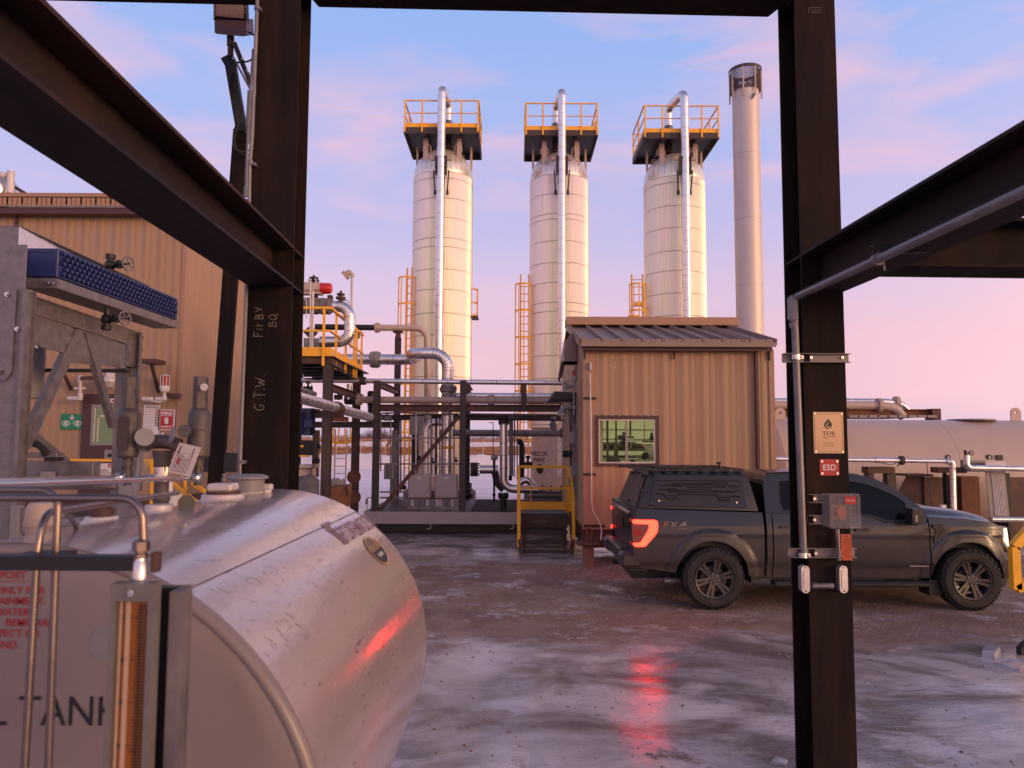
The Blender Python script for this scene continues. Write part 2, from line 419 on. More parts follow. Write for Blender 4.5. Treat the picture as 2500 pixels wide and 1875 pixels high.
def sign(name,label,c,w,h,base,parent=None,cat='sign',t=0.003,items=(),right=(1,0,0),up=(0,0,1),border=None,bolts=False):
    """a flat sign plate centred on c; items: (material, kind, data...) laid on its face"""
    c=Vector(c);r_=Vector(right).normalized();u_=Vector(up).normalized();n_=r_.cross(u_) # n_ points to the viewer
    th=thing(name,label,cat,c)if parent is None else None
    par=th or parent
    def P(u,v,d):return c+r_*u+u_*v+n_*d
    o=part(MB().plate([(-w/2,-h/2),(w/2,-h/2),(w/2,h/2),(-w/2,h/2)],[],P,0,t),'plate',M[base],par)
    bym={}
    for it in items:
        m_=bym.setdefault(it[0],MB());k=it[1]
        if k=='text':text(m_,it[2],P(it[3],it[4],t+.0012),r_,u_,it[5],it[6]if len(it)>6 else None,bold=0.01)
        elif k=='poly':m_.plate(it[2],[],P,t+.0004,t+.001+(it[3]if len(it)>3 else 0))
        elif k=='ring':m_.plate(it[2],[it[3]],P,t+.0004,t+.001)
    for k,m_ in bym.items():part(m_,'print',M[k],par)
    if bolts:
        for sx in(-1,1):
            for sy in(-1,1):
                m_=MB();q=P(sx*(w/2-bolts),sy*(h/2-bolts),t);m_.cyl(q,q+n_*.006,bolts*.55,seg=10);part(m_,'bolt',M['stain'],par)
    return par
def circ(cx,cy,r,n=24,ry=None):return[(cx+r*math.cos(2*PI*i/n),cy+(ry or r)*math.sin(2*PI*i/n))for i in range(n)]
def rect(x0,y0,x1,y1):return[(x0,y0),(x1,y0),(x1,y1),(x0,y1)]
def rrect(x0,y0,x1,y1,r,n=4):
    o=[]
    for cx,cy,a in((x1-r,y0+r,-90),(x1-r,y1-r,0),(x0+r,y1-r,90),(x0+r,y0+r,180)):
        for i in range(n+1):o.append((cx+r*math.cos(R(a+90*i/n)),cy+r*math.sin(R(a+90*i/n))))
    return o
XZ=lambda Y:(lambda u,v,d:Vector((u,Y+d,v)))
# ================================================================== ground
def ground_material():
    m,t,b=tree('icy_gravel_ground');n=t.nodes.new;l=t.links.new
    g=n('ShaderNodeNewGeometry');sp=n('ShaderNodeSeparateXYZ');l(g.outputs['Position'],sp.inputs[0])
    def nz(scale,det=6,rough=0.6,st=(1,1,1),loc=(0,0,0),dist=0.0):
        mp=n('ShaderNodeMapping');l(g.outputs['Position'],mp.inputs[0]);mp.inputs['Scale'].default_value=st;mp.inputs['Location'].default_value=loc
        a=n('ShaderNodeTexNoise');a.inputs['Scale'].default_value=scale;a.inputs['Detail'].default_value=det;a.inputs['Roughness'].default_value=rough;a.inputs['Distortion'].default_value=dist
        l(mp.outputs[0],a.inputs['Vector']);return a.outputs['Fac']
    def mr(v,a,b_,c=0.0,d=1.0,smooth=True):
        r=n('ShaderNodeMapRange');r.interpolation_type='SMOOTHSTEP' if smooth else 'LINEAR'
        for i,x in zip((1,2,3,4),(a,b_,c,d)):r.inputs[i].default_value=x
        l(v,r.inputs[0]);return r.outputs[0]
    def mm(op,a,b_):
        q=n('ShaderNodeMath');q.operation=op
        for i,v in enumerate((a,b_)):
            if isinstance(v,(int,float)):q.inputs[i].default_value=v
            else:l(v,q.inputs[i])
        q.use_clamp=op in('ADD','SUBTRACT','MULTIPLY');return q.outputs[0]
    def mix(f,a,b_):
        q=n('ShaderNodeMixRGB');l(f,q.inputs[0])
        for i,v in((1,a),(2,b_)):
            if isinstance(v,tuple):q.inputs[i].default_value=v+(1,)
            else:l(v,q.inputs[i])
        return q.outputs[0]
    X,Y=sp.outputs['X'],sp.outputs['Y']
    wob=nz(0.55,5,0.6,loc=(3,1,0));yw=n('ShaderNodeMath');yw.operation='MULTIPLY_ADD';l(wob,yw.inputs[0]);yw.inputs[1].default_value=4.2;l(Y,yw.inputs[2])
    yw=yw.outputs[0] # Y + 2.1 on average
    band=mm('MULTIPLY',mr(yw,10.2,11.3),mr(yw,17.3,15.6)) # thawed gravel strip where vehicles drive
    nearband=mr(yw,8.1,7.2)
    right=mr(X,-4.0,0.5)
    grit=nz(2.3,8,0.7,loc=(5,5,5))
    dirt=mm('ADD',mm('MULTIPLY',band,mr(grit,0.36,0.48)),mm('MULTIPLY',nearband,mr(grit,0.54,0.61)))
    dirt=mm('ADD',dirt,mm('MULTIPLY',mr(nz(0.8,7,0.65,loc=(9,2,1)),0.60,0.67),0.5))
    far=mr(yw,22.5,26.0) # clean snow beyond the yard
    big=nz(0.62,7,0.54,st=(1,1.25,1),loc=(2,8,0),dist=1.4);fine=nz(7,6,0.6,st=(1,2.5,1));tiny=nz(60,4,0.6)
    ice=mix(mr(big,0.36,0.66),(0.20,0.16,0.148),(0.64,0.575,0.56))
    ice=mix(mr(nz(1.1,7,.58,st=(1,1.5,1),loc=(4,4,1),dist=1.3),0.48,0.72,0,.7),ice,(0.74,0.66,0.635))
    ice=mix(mr(fine,0.55,0.75,0,0.5),ice,(0.15,0.11,0.10))
    ice=mix(mr(nz(34,5,.7,st=(1,1.4,1)),.52,.72,0,.55),ice,(.24,.195,.18))
    dc=mix(mr(tiny,0.35,0.65),(0.13,0.082,0.058),(0.38,0.25,0.18))
    dc=mix(mr(nz(1.3,6,0.6,loc=(1,9,4)),0.42,0.62),dc,(0.34,0.24,0.185))
    snow=mix(mr(nz(0.35,7,0.6,st=(0.35,1.6,1)),0.35,0.6),(0.88,0.70,0.65),(0.97,0.83,0.77))  # warm dusk light tinted into the snow colour
    c=mix(dirt,ice,dc);c=mix(far,c,snow);l(c,b.inputs['Base Color'])
    # ice is glossy, grit and snow are not
    ri=mr(nz(2.2,6,0.6,loc=(7,3,2)),0.35,0.65,0.02,0.13)
    rg=n('ShaderNodeMix');rg.data_type='FLOAT';l(dirt,rg.inputs[0]);l(ri,rg.inputs[2]);rg.inputs[3].default_value=0.85
    rs=n('ShaderNodeMix');rs.data_type='FLOAT';l(far,rs.inputs[0]);l(rg.outputs[0],rs.inputs[2]);rs.inputs[3].default_value=0.4
    l(rs.outputs[0],b.inputs['Roughness']);b.inputs['IOR'].default_value=1.5
    # relief: rippled ice, coarse grit
    h1=nz(5.0,5,0.55,st=(1,2.2,1));h2=nz(38,5,0.65)
    bi=n('ShaderNodeBump');bi.inputs['Strength'].default_value=1;bi.inputs['Distance'].default_value=0.005;l(h1,bi.inputs['Height'])
    amt=mr(dirt,0,1,0.0022,0.022,False)
    bg_=n('ShaderNodeBump');bg_.inputs['Strength'].default_value=1;l(amt,bg_.inputs['Distance']);l(h2,bg_.inputs['Height']);l(bi.outputs[0],bg_.inputs['Normal'])
    l(bg_.outputs[0],b.inputs['Normal'])
    return m
M['ground']=ground_material()
def gz(x,y):
    if y>24:return 0.0
    k=min(1.0,max(0.0,(24-y)/3))*(1 if abs(x)<14 else 0.3)
    return k*(0.022*noise.noise(Vector((x*.7,y*.9,3)))+0.008*noise.noise(Vector((x*2.3,y*3.1,8)))+0.003*noise.noise(Vector((x*6,y*8,1))))-0.004-k*sum(.012*math.exp(-((y-c-.25*noise.noise(Vector((x*.3,c,0))))/.11)**2)for c in((8.4,7.0,9.3)if x<9 else()))+k*(.012 if y<9.6 else 0)*noise.noise(Vector((x*3.1,y*1.2,5)))
def ground_mesh():
    m=MB()
    xs=[-900,-400,-150,-60,-30,-18]+[-12+0.11*i for i in range(219)]+[14,18,30,60,150,400,900]
    ys=[-120,-40,-10,0]+[2+0.10*i for i in range(160)]+[18+0.4*i for i in range(1,16)]+[26,32,45,60,90,150,300,700,1500]
    v=[[m.bm.verts.new((x,y,gz(x,y)if abs(x)<13 and y>1 else 0))for y in ys]for x in xs]
    for i in range(len(xs)-1):
        for j in range(len(ys)-1):m.bm.faces.new((v[i][j],v[i+1][j],v[i+1][j+1],v[i][j+1]))
    return m
struct(ground_mesh(),'ground',M['ground'],ang=80)

# loose grit and stones lying on the thawed strip and by the pile
def pebbles():
    m=MB();rnd=random.Random(5)
    def stone(x,y,r):
        z=gz(x,y);a=[rnd.uniform(.6,1.2)for _ in range(6)]
        p=[(x-r*a[0],y,z),(x,y-r*a[1],z),(x+r*a[2],y,z),(x,y+r*a[3],z),(x+r*.2,y+r*.1,z+r*a[4]*.75)]
        m.add(p,[(0,1,4),(1,2,4),(2,3,4),(3,0,4)])
    for _ in range(6500):
        x=rnd.uniform(-2.5,9);y=rnd.gauss(11.0,1.5)if rnd.random()<.7 else rnd.uniform(5.0,14)
        if noise.noise(Vector((x*.8,y*1.1,2)))<-0.05 and rnd.random()<.8:continue
        stone(x,y,rnd.choice((.006,.008,.010,.013,.02)))
    for _ in range(2200):stone(rnd.gauss(2.3,.9),rnd.gauss(13.4,.35),rnd.uniform(.008,.024))
    for _ in range(150):stone(rnd.uniform(-1.2,4),rnd.uniform(4.5,7.5),rnd.choice((.004,.006,.010)))
    return m
M['pebble']=mat('gravel_stone',(0.26,0.18,0.14),0.85,0,25,0.6)
tag(obj(pebbles(),'gravel',M['pebble'],ang=10),'loose gravel and grit scattered over the icy yard','gravel',kind='stuff')

M['ice']=mat('clear_grey_ice',(0.42,0.40,0.43),0.15,0,6,0.2,0.5,12,trans=0.15)
def ice_chunk(pts,h,name,label,z0=0.0):
    m=MB();c=sum((Vector((p[0],p[1],0))for p in pts),Vector())/len(pts)
    r0=[m.bm.verts.new((x,y,z0-.01))for x,y in pts];r1=[m.bm.verts.new((c.x+(x-c.x)*.86,c.y+(y-c.y)*.84,z0+h*random.uniform(.6,1.1)))for x,y in pts]
    for i in range(len(pts)):
        j=(i+1)%len(pts);m.bm.faces.new((r0[i],r0[j],r1[j],r1[i]))
    k=m.bm.verts.new((c.x,c.y,z0+h))
    for i in range(len(pts)):m.bm.faces.new((r1[i],r1[(i+1)%len(pts)],k))
    return solo(m,name,M['ice'],label,'ice','broken slabs of ice',ang=20)
def gp(px,py):
    d=F_*FPX+RR*(px-1250)+UU*(937.5-py);t=-CAMZ/d.z
    return(d.x*t,d.y*t)
ice_chunk([gp(2395,1605),gp(2430,1612),gp(2445,1590),gp(2425,1576),gp(2400,1582)],.07,'ice_slab','small white lump of ice right of the steel column, below the front wheel')
ice_chunk([gp(2440,1628),gp(2492,1640),gp(2510,1618),gp(2470,1606)],.025,'ice_slab','thin flat ice slab at the right edge of the yard')
ice_chunk([gp(1880,1862),gp(1918,1868),gp(1925,1856),gp(1895,1848)],.015,'ice_slab','small clear ice flake on the dark ground left of the column foot')

# ================================================================== far land
M['snow']=mat('snow',(0.97,0.83,0.77),0.7,0,1.2,0.06,0.8,5)  # reddish base colour stands in for warm evening light on the snow
def ridge(x0,x1,y,w,hfn,n,name,material,nx=8):
    m=MB()
    def f(u,v):
        x=x0+(x1-x0)*u;s=math.sin(PI*v)
        return(x,y+(v-.5)*w+.5*noise.noise(Vector((x*.2,3,1))),-0.05+hfn(x,v)*s)
    m.grid(f,n,nx);return m
sb=ridge(-70,70,61,6.5,lambda x,v:1.05+.30*noise.noise(Vector((x*.23,v*2,0)))+.22*noise.noise(Vector((x*.8,v*3,4)))+.10*noise.noise(Vector((x*2.2,v*6,4))),420,'snow_bank',M['snow'],10)
tag(obj(sb,'snow_bank',M['snow'],ang=80),'long lumpy windrow of ploughed snow in front of the fence','snow bank',kind='structure')
M['drygrass']=mat('dry_orange_grass',(0.34,0.15,0.065),0.9,0,0.6,0.35,1.0,3,col2=(0.50,0.26,0.12),stretch=(1,1,3))
gb=ridge(-260,260,122,30,lambda x,v:2.15+.35*noise.noise(Vector((x*.03,0,0))),160,'berm',M['drygrass'],10)
struct(gb,'grass_berm',M['drygrass'],ang=80)
def tufts():
    m=MB();rnd=random.Random(3)
    for _ in range(26000):
        x=rnd.uniform(-75,75);v=rnd.choice((rnd.uniform(.03,.17),rnd.uniform(.28,.5),rnd.uniform(.28,.5)))
        y=122+(v-.5)*30;z=-0.05+2.15*math.sin(PI*v);h=rnd.uniform(.25,.6);w=rnd.uniform(.03,.09);l_=rnd.uniform(-.15,.15)
        m.add([(x-w,y,z),(x+w,y+.05,z),(x+l_,y,z+h)],[(0,1,2)])
    return m
tag(obj(tufts(),'dry_grass',M['drygrass'],ang=80),'dry orange grass on the berm beyond the fence','grass',kind='stuff')
st=ridge(-200,200,115.5,5,lambda x,v:.9,120,'s',M['snow'],4)
m=MB()
for i in range(70):
    x=-75+i*2.2+random.uniform(-1,1);w=random.uniform(1.5,4.5);v=.235+random.uniform(-.02,.03);y=122+(v-.5)*30;z=-0.05+2.15*math.sin(PI*v)
    m.grid(lambda a,b_:(x+(a-.5)*w,y+(b_-.5)*3.2,z+(b_-.5)*1.05+.16*math.sin(PI*a)*math.sin(PI*b_)),5,3)
struct(m,'snow_patches',M['snow'],ang=80)
M['twig']=mat('bare_twigs',(0.15,0.095,0.085),0.9,0,1,0.3)
def twigs(n_,x0,x1,y0,y1,h0,h1,seed):
    m=MB();rnd=random.Random(seed)
    for _ in range(n_):
        x=rnd.uniform(x0,x1);y=rnd.uniform(y0,y1);h=rnd.uniform(h0,h1)*(0.75+.5*noise.noise(Vector((x*.06,1,1))));l_=rnd.uniform(-.18,.18)*h;w=.035
        m.add([(x-w,y,0),(x+w,y,0),(x+l_,y,h)],[(0,1,2)])
        for k in range(4):
            t=rnd.uniform(.35,.9);s_=rnd.choice((-1,1));a=(x+l_*t,y,h*t)
            m.add([(a[0]-.02,y,a[2]),(a[0]+.02,y,a[2]),(a[0]+s_*rnd.uniform(.2,.8),y,a[2]+rnd.uniform(.3,.9))],[(0,1,2)])
    return m
tag(obj(twigs(9000,-110,110,180,215,3.2,5.0,2),'bare_thicket',M['twig'],ang=80),'bare leafless thicket on the horizon behind the grass','thicket',kind='stuff')
# three taller bare bushes standing out of the thicket
def bush(px,label,h,seed,Y=150):
    c=at(px,1075,Y);th=thing('bare_bush',label,'bush',(c.x,Y,0),'bare bushes beyond the fence');rnd=random.Random(seed)
    m=MB();m.cyl((c.x,Y,0),(c.x,Y,1.6),.12,.06,seg=6);part(m,'trunk',M['twig'],th)
    m=MB()
    for _ in range(150):
        a=rnd.uniform(-1,1);z0=rnd.uniform(.8,2.2);p=Vector((c.x+a*.4,Y+rnd.uniform(-.4,.4),z0));q=p+Vector((a*h*.55+rnd.uniform(-.4,.4),0,(h-z0)*rnd.uniform(.4,1)*(1.15-abs(a)*.6)))
        m.add([p+Vector((-.04,0,0)),p+Vector((.04,0,0)),q],[(0,1,2)])
        for k in range(3):
            t=rnd.uniform(.4,.95);s_=p.lerp(q,t);m.add([s_+Vector((-.02,0,0)),s_+Vector((.02,0,0)),s_+Vector((rnd.uniform(-.6,.6),0,rnd.uniform(.2,.7)))],[(0,1,2)])
    part(m,'crown',M['twig'],th,ang=80)
bush(903,'bare bush seen left of the first rack post',4.6,1);bush(930,'tallest bare bush seen right behind the first rack post',5.4,2);bush(942,'low bare bush right of the tallest one',4.2,3)
def conifer(px,label):
    Y=190;c=at(px,1075,Y);th=thing('spruce_tree',label,'tree',(c.x,Y,0),'far spruces');m=MB();m.cyl((c.x,Y,0),(c.x,Y,4.8),.12,.03,seg=6);part(m,'trunk',M['twig'],th)
    m=MB();rnd=random.Random(int(px))
    for k in range(260):
        z=rnd.uniform(1.0,5.0);r_=(5.2-z)*.30*rnd.uniform(.5,1);a=rnd.uniform(0,6.28)
        m.add([(c.x,Y,z+.15),(c.x+r_*math.cos(a),Y+r_*math.sin(a),z-.25),(c.x+r_*math.cos(a+.35),Y+r_*math.sin(a+.35),z-.2)],[(0,1,2)])
    part(m,'crown',mat('spruce_needles',(.07,.06,.06),.9),th,ang=80)
conifer(1278,'dark spruce on the horizon right of the vertical insulated pipe');conifer(1287,'smaller dark spruce on the horizon beside the yellow ladder')

# chain-link fence
M['fencewire']=mat('fence_wire',(0.50,0.42,0.38),0.6,0.4,5,.1)
fx0,fx1=-60,24
fn_=thing('chain_link_fence','grey chain link fence crossing the snow in front of the dry grass','fence',(-20,100,0))
FP=MB();FP.cyl((0,0,0),(0,0,2.35),.045,seg=6);fp0=None
x=at(881,1090,100).x-3.3*12
for i in range(26):
    if fp0 is None:
        FP.xf(Matrix.Translation((x,100,0)));fp0=part(FP,'fence_post',M['fencewire'],fn_)
    else:like(fp0,'fence_post',(x+3.3*i,100,1.175),fn_)
m=MB()
for z in(0.1,.6,1.2,1.75,2.3):m.obox((fx0,100,z),(fx1,100,z),.012,.02 if z<2 else .045)
for i in range(220):
    a=fx0+i*.4;m.obox((a,100.02,.05),(a+2.2,100.02,2.3),.008,.008);m.obox((a+2.2,99.98,.05),(a,99.98,2.3),.008,.008)
part(m,'wire_mesh',M['fencewire'],fn_,kind='stuff')
# ================================================================== dark steel frame we look through (W12 sections)
YW=0.03 # the frame stands turned by a small angle
FDIR=Vector((1,YW,0)).normalized();NDIR=Vector((-YW,1,0)).normalized()
def hsec(m,lo,name_root=None):pass
def column(label,pl,pr,py,Yn,zt,stiff):
    xl=at(pl,py,Yn).x;xr=at(pr,py,Yn).x;w=xr-xl;d=0.295;tf=.018
    o=Vector(((xl+xr)/2,Yn,0))
    th=thing('steel_column',label,'steel column',o,'steel columns of the frame')
    def P(u,v,z):return o+FDIR*u+NDIR*v+Vector((0,0,z))
    def bar(u0,u1,v0,v1,z0,z1):
        m=MB();m.add([P(a,b,c)for a in(u0,u1)for b in(v0,v1)for c in(z0,z1)],[(0,1,3,2),(4,6,7,5),(0,4,5,1),(2,3,7,6),(0,2,6,4),(1,5,7,3)]);return m
    part(bar(-w/2,w/2,0,tf,0,zt),'flange',M['steel'],th)
    part(bar(-.006,.006,tf,d-tf,0,zt),'web',M['steel'],th)
    part(bar(-w/2,w/2,d-tf,d,0,zt),'flange',M['steel'],th)
    for z in stiff:
        for s in(-1,1):part(bar(s*.0065,s*(w/2-.004),tf+.0005,d-tf-.0005,z-.006,z+.006),'stiffener_plate',M['steelh'],th)
    return th,o,P,w
zlt=at(714,600,4.85).z;zlb=at(714,698,4.85).z
zrt=at(1959,619,4.95).z;zrb=at(1959,712,4.95).z
LC,LO,LP,LW=column('left dark steel column carrying chalk writing, behind the far end of the white tank',606,714,700,4.85,5.9,(zlb+.01,zlt-.01))
RC,RO,RP,RW=column('right dark steel column carrying the nameplate and red sign, in front of the pickup',1962,2065,900,4.95,5.9,(zrb+.01,zrt-.01))

# chalk writing on the left column: single strokes
def stroke(m,pts,o,right,up,s,w=.006):
    n_=right.cross(up)
    P=[o+right*((x+random.uniform(-.06,.06))*s)+up*((y+random.uniform(-.07,.07))*s)+n_*.0015 for x,y in pts]
    for a,b in zip(P,P[1:]):m.obox(a-(b-a).normalized()*.001,b+(b-a).normalized()*.001,w,.0012,up=n_)
GL={'F':[[(0,0),(.05,1)],[(.05,1),(.6,1.02)],[(.03,.52),(.45,.55)]],'i':[[(.1,0),(.12,.5)],[(.13,.7),(.14,.76)]],
      't':[[(.15,0),(.2,.9)],[(0,.55),(.42,.58)]],'B':[[(0,0),(.05,1),(.45,.9),(.42,.6),(.06,.52),(.55,.4),(.5,.05),(0,0)]],
      'Y':[[(0,1),(.3,.55)],[(.62,1.05),(.22,0)]],'Q':[[(.3,0),(.02,.3),(.1,.85),(.42,1),(.62,.6),(.5,.15),(.3,0)],[(.35,.3),(.75,-.12)]],
      'G':[[(.6,.85),(.3,1.02),(.02,.6),(.12,.1),(.5,.02),(.62,.4),(.3,.42)]],'.':[[(.05,0),(.07,.05)]],
      'T':[[(0,1),(.7,1.03)],[(.36,1),(.33,0)]],'W':[[(0,1),(.18,0),(.4,.7),(.6,0),(.85,1.02)]]}
def chalk(name,s,px,py,Yd,size,rot=90,col='chalk',parent=None,w=.0042):
    c=at(px,py,Yd);a=R(rot);right=(FDIR*math.cos(a)+Vector((0,0,math.sin(a))));up=(Vector((0,0,math.cos(a)))-FDIR*math.sin(a))
    m=MB();x=0.0
    for ch in s:
        if ch==' ':x+=.5;continue
        for st_ in GL[ch]:stroke(m,[(x+q[0],q[1])for q in st_],c,right,up,size,w)
        x+={'i':.35,'t':.6,'.':.3,'W':1.05,'T':.85}.get(ch,.85)
    return part(m,name,M[col],parent or LC)
yl=LO.y-.002
chalk('chalk_writing','Fit BY',640,822,yl,.052);chalk('chalk_writing','BQ',675,797,yl,.052);chalk('chalk_writing','G.T.W.',645,1002,yl,.068)
m=MB();c=at(1985,25,RO.y-.002)
for a,b in(((-.03,-.018),(-.03,.018)),((-.03,.018),(.05,.018)),((.05,.018),(.05,-.018)),((.05,-.018),(-.01,-.018)),((-.01,-.018),(-.01,.012)),((.005,-.004),(.02,.006)),((.02,.006),(.03,-.006)),((.03,-.006),(.042,.004))):
    m.obox(c+Vector((a[0],-.001,a[1])),c+Vector((b[0],-.001,b[1])),.003,.001,up=(0,1,0))
part(m,'chalk_writing',mat('faint_grey_chalk',(.16,.13,.12),.9),RC)

# beams running back from the columns towards the viewer
def ybeam(label,o,w,zb,zt,y_end,name='steel_beam',kind='steelh'):
    th=thing(name,label,'steel beam',(o.x,o.y,zb),'steel beams of the frame')
    L_=o.y-.001-y_end;a=o+Vector((0,-.001,0));b=a-NDIR*L_
    def slab(u0,u1,z0,z1):
        m=MB();m.add([q+FDIR*u+Vector((0,0,z))for q in(a,b)for u in(u0,u1)for z in(z0,z1)],[(0,1,3,2),(4,6,7,5),(0,4,5,1),(2,3,7,6),(0,2,6,4),(1,5,7,3)]);return m
    part(slab(-w/2,w/2,zb,zb+.018),'flange',M[kind],th);part(slab(-w/2,w/2,zt-.018,zt),'flange',M[kind],th)
    part(slab(-.006,.006,zb+.0182,zt-.0182),'web',M[kind],th)
    return th
LB=ybeam('thick dark beam running from the left column up to the top left corner',LO,LW,zlb,zlt,0.2)
RB=ybeam('thick dark beam running from the right column up to the right edge',RO,RW,zrb,zrt,0.2)
# header over the opening, its bottom flange cut to a taper beside the columns
zh=at(1300,26,5.15).z
hd=thing('steel_beam','dark header beam along the top edge of the picture, between both columns','steel beam',(0.3,5.0,zh),'steel beams of the frame')
def HP(u,v,d):p=Vector((u,4.89+YW*u,0))+NDIR*v;return Vector((p.x,p.y,zh+d))
hx0=at(765,5,5.05).x;hx1=at(1918,5,5.05).x
part(MB().plate([(hx0-.06,0.02),(hx1+.06,0.02),(hx1+.0,.10),(hx1-.06,.27),(hx0+.03,.27),(hx0-.02,.10)],[],HP,0,.016),'flange',M['steel'],hd)
part(MB().plate([(hx0-.06,.14),(hx1+.06,.14),(hx1+.06,.152),(hx0-.06,.152)],[],HP,.0165,.34),'web',M['steel'],hd)
part(MB().plate([(hx0-.06,.0),(hx1+.06,.0),(hx1+.06,.29),(hx0-.06,.29)],[],HP,.3405,.357),'flange',M['steel'],hd)
zl=at(500,4,5.1).z
m=MB();m.ibeam(Vector((LO.x-LW/2-.002,LO.y+.15,zl+.15)),Vector((LO.x-3.2,LO.y+.15-YW*3.2,zl+.15)),.30,.29)
solo(m,'steel_beam',M['steel'],'dark header beam end at the top edge, left of the left column above the floodlight','steel beam','steel beams of the frame')
# cross beam to the right
zc=at(2300,678,4.50).z
m=MB();m.ibeam(Vector((RO.x+RW/2+.004,4.35,zc+.15)),Vector((RO.x+3.2,4.35+YW*3,zc+.15)),.295,.29,.018,.012)
solo(m,'steel_beam',M['steel'],'short rusty cross beam at the right edge under the sloping beam','steel beam','steel beams of the frame')

# leaning lamp post behind the left beam and the black box at its foot
p0=at(524,1215,6.0);p1=at(589,318,6.0)
lp=thing('lamp_post','leaning dark square post left of the left column, carrying the floodlight','post',(p0.x,6.0,0))
m=MB();d=(p1-p0);m.obox(p0-d*(p0.z/d.z),p1,.118,.05,up=(0,1,0));part(m,'post',M['steel'],lp)
m=MB();a=at(551,140,5.9);b=at(592,330,5.98);m.prism([(0,0),(0,1)],lambda u,v,d:Vector(),0,0)if False else None
m.obox(at(550,137,5.92),at(566,165,5.93),.085,.012,up=(0,1,0));m.obox(at(562,150,5.93),at(591,322,5.98),.085,.05,up=(0,1,0));part(m,'bracket_arm',M['black'],lp)
m=MB();m.obox(at(569,138,5.9),at(613,222,5.95),.012,.06,up=(0,1,0));m.obox(at(613,222,5.95),at(606,350,6.0),.05,.03,up=(0,1,0));part(m,'brace',M['grey'],lp)
m=MB();m.obox(at(572,105,5.85),at(612,205,5.9),.035,.03,up=(0,1,0));part(m,'hinge_arm',M['greybrown'],lp)
for px,py in((592,143),(601,171),(606,178)):
    m=MB();q=at(px,py,5.82);m.cyl(q,q+Vector((0,.03,0)),.010,seg=10);part(m,'bolt',M['stain'],lp)
# floodlight
fl=thing('floodlight','flat LED floodlight with peach lens on the leaning post, top left','floodlight',at(562,80,5.8))
A=lambda px,py,Y=5.8:at(px,py,Y)
m=MB();r0=[A(523,44),A(601,48),A(602,88),A(592,89),A(530,83),A(524,80)];r1=[p+Vector((0,.16,.10))for p in r0]
m.skin([r0,r1]);part(m,'housing',M['brtrim'],fl)
m=MB();q=[A(521,47),A(601,51),A(598,-40,5.55),A(524,-44,5.55)];q2=[p+Vector((0,.07,-.0))for p in q];m.skin([q,q2]);part(m,'frame',M['black'],fl)
M['lens']=mat('floodlight_lens',(0.98,0.66,0.46),0.45,0,60,0.15,0.4,90)
m=MB();q=[A(527,41,5.785),A(595,45,5.785),A(592,-38,5.535),A(529,-40,5.535)];m.skin([[p+Vector((0,-.004,0))for p in q],[p+Vector((0,.003,0))for p in q]]);part(m,'lens',M['lens'],fl)
m=MB()
for i in range(14):
    t=i/13;y_=40-76*t;yy=5.78-.235*t
    for px in(523.5,599.5):m.obox(at(px-2,y_,yy),at(px+2,y_,yy),.007,.02)
part(m,'cooling_fins',M['grey'],fl,kind='stuff')
m=MB();m.cyl(A(563,88,5.86),A(563,112,5.87),.030,seg=14);m.cyl(A(563,110,5.87),A(563,138,5.88),.024,seg=14);part(m,'swivel',M['greybrown'],fl)
m=MB();m.tube([A(604,77),A(622,85,5.75),A(632,110,5.7),A(628,132,5.75),A(610,150,5.8),A(577,153,5.85)],.0075,8,.15);part(m,'cable',M['rubber'],fl)
m=MB();m.cyl(A(600,78),A(609,78),.011,seg=10);part(m,'cable_gland',M['stain'],fl)
m=MB();m.tube([at(566,178,5.9),at(560,200,5.9),at(563,220,5.9),at(575,240,5.93)],.0075,8,.1);m.tube([at(581,292,5.9),at(569,330,5.9),at(572,360,5.9),at(590,378,5.9),at(608,378,5.95)],.009,8,.12);m.tube([at(583,292,5.88),at(571,335,5.88),at(577,366,5.88),at(592,372,5.9),at(609,366,5.95)],.009,8,.12)
solo(m,'cable_loop',M['rubber'],'black cable loops hanging beside the floodlight bracket','cable')
m=MB();m.box(at(500,1106,6).x,at(581,1106,6).x,5.98,6.25,at(540,1152,6).z,at(540,1106,6).z,.004)
solo(m,'black_cabinet',M['black'],'black box at the foot of the leaning post behind the white tank','box')

# thin conduits running up the left side of the left column
def conduit(label,pts,r,group='conduits',clamps=(),fittings=(),mat_='galv',bend=.06,cat='conduit'):
    th=thing('conduit',label,cat,pts[0],group)
    m=MB();m.tube(pts,r,12,bend);part(m,'pipe',M[mat_],th)
    for c_,ax in clamps:
        m=MB();m.cyl(Vector(c_)-Vector(ax)*.012,Vector(c_)+Vector(ax)*.012,r*1.5,seg=12);part(m,'clamp',M['galv'],th)
    return th
yl2=4.82
conduit('grey conduit rising the full height of the left column along its left edge',[at(585,1160,yl2),at(607,560,yl2),at(610,405,yl2),at(616,330,yl2),at(629,-12,yl2)],.0135,
        clamps=[(at(591,1128,yl2),(0,0,1)),(at(612,398,yl2),(0,0,1)),(at(628,20,yl2),(0,0,1))],group='conduits by the left column')
conduit('thinner left conduit standing close beside the first one',[at(600,470,5.75),at(606,300,5.75),at(618,120,5.75)],.009,group='conduits by the left column')
for px,py in((597,1128),(622,400),(635,21)):
    m=MB();q=at(px,py,4.80);m.cyl(q,q+Vector((0,.03,0)),.011,seg=8);m.cyl(q+Vector((-.03,.02,0)),q+Vector((.01,.02,0)),.006,seg=6)
    solo(m,'pipe_clamp',M['galv'],'bolt clamp on the conduit of the left column, %s'%{1128:'lowest, just above the tank',400:'middle, above the thick beam',21:'topmost, beside the floodlight'}[py],'clamp','pipe clamps')
m=MB();m.cyl(at(601,455,5.74),at(600,480,5.74),.016,seg=10);solo(m,'conduit_coupling',M['grey'],'grey coupling where the thin conduit dips behind the left beam','coupling')

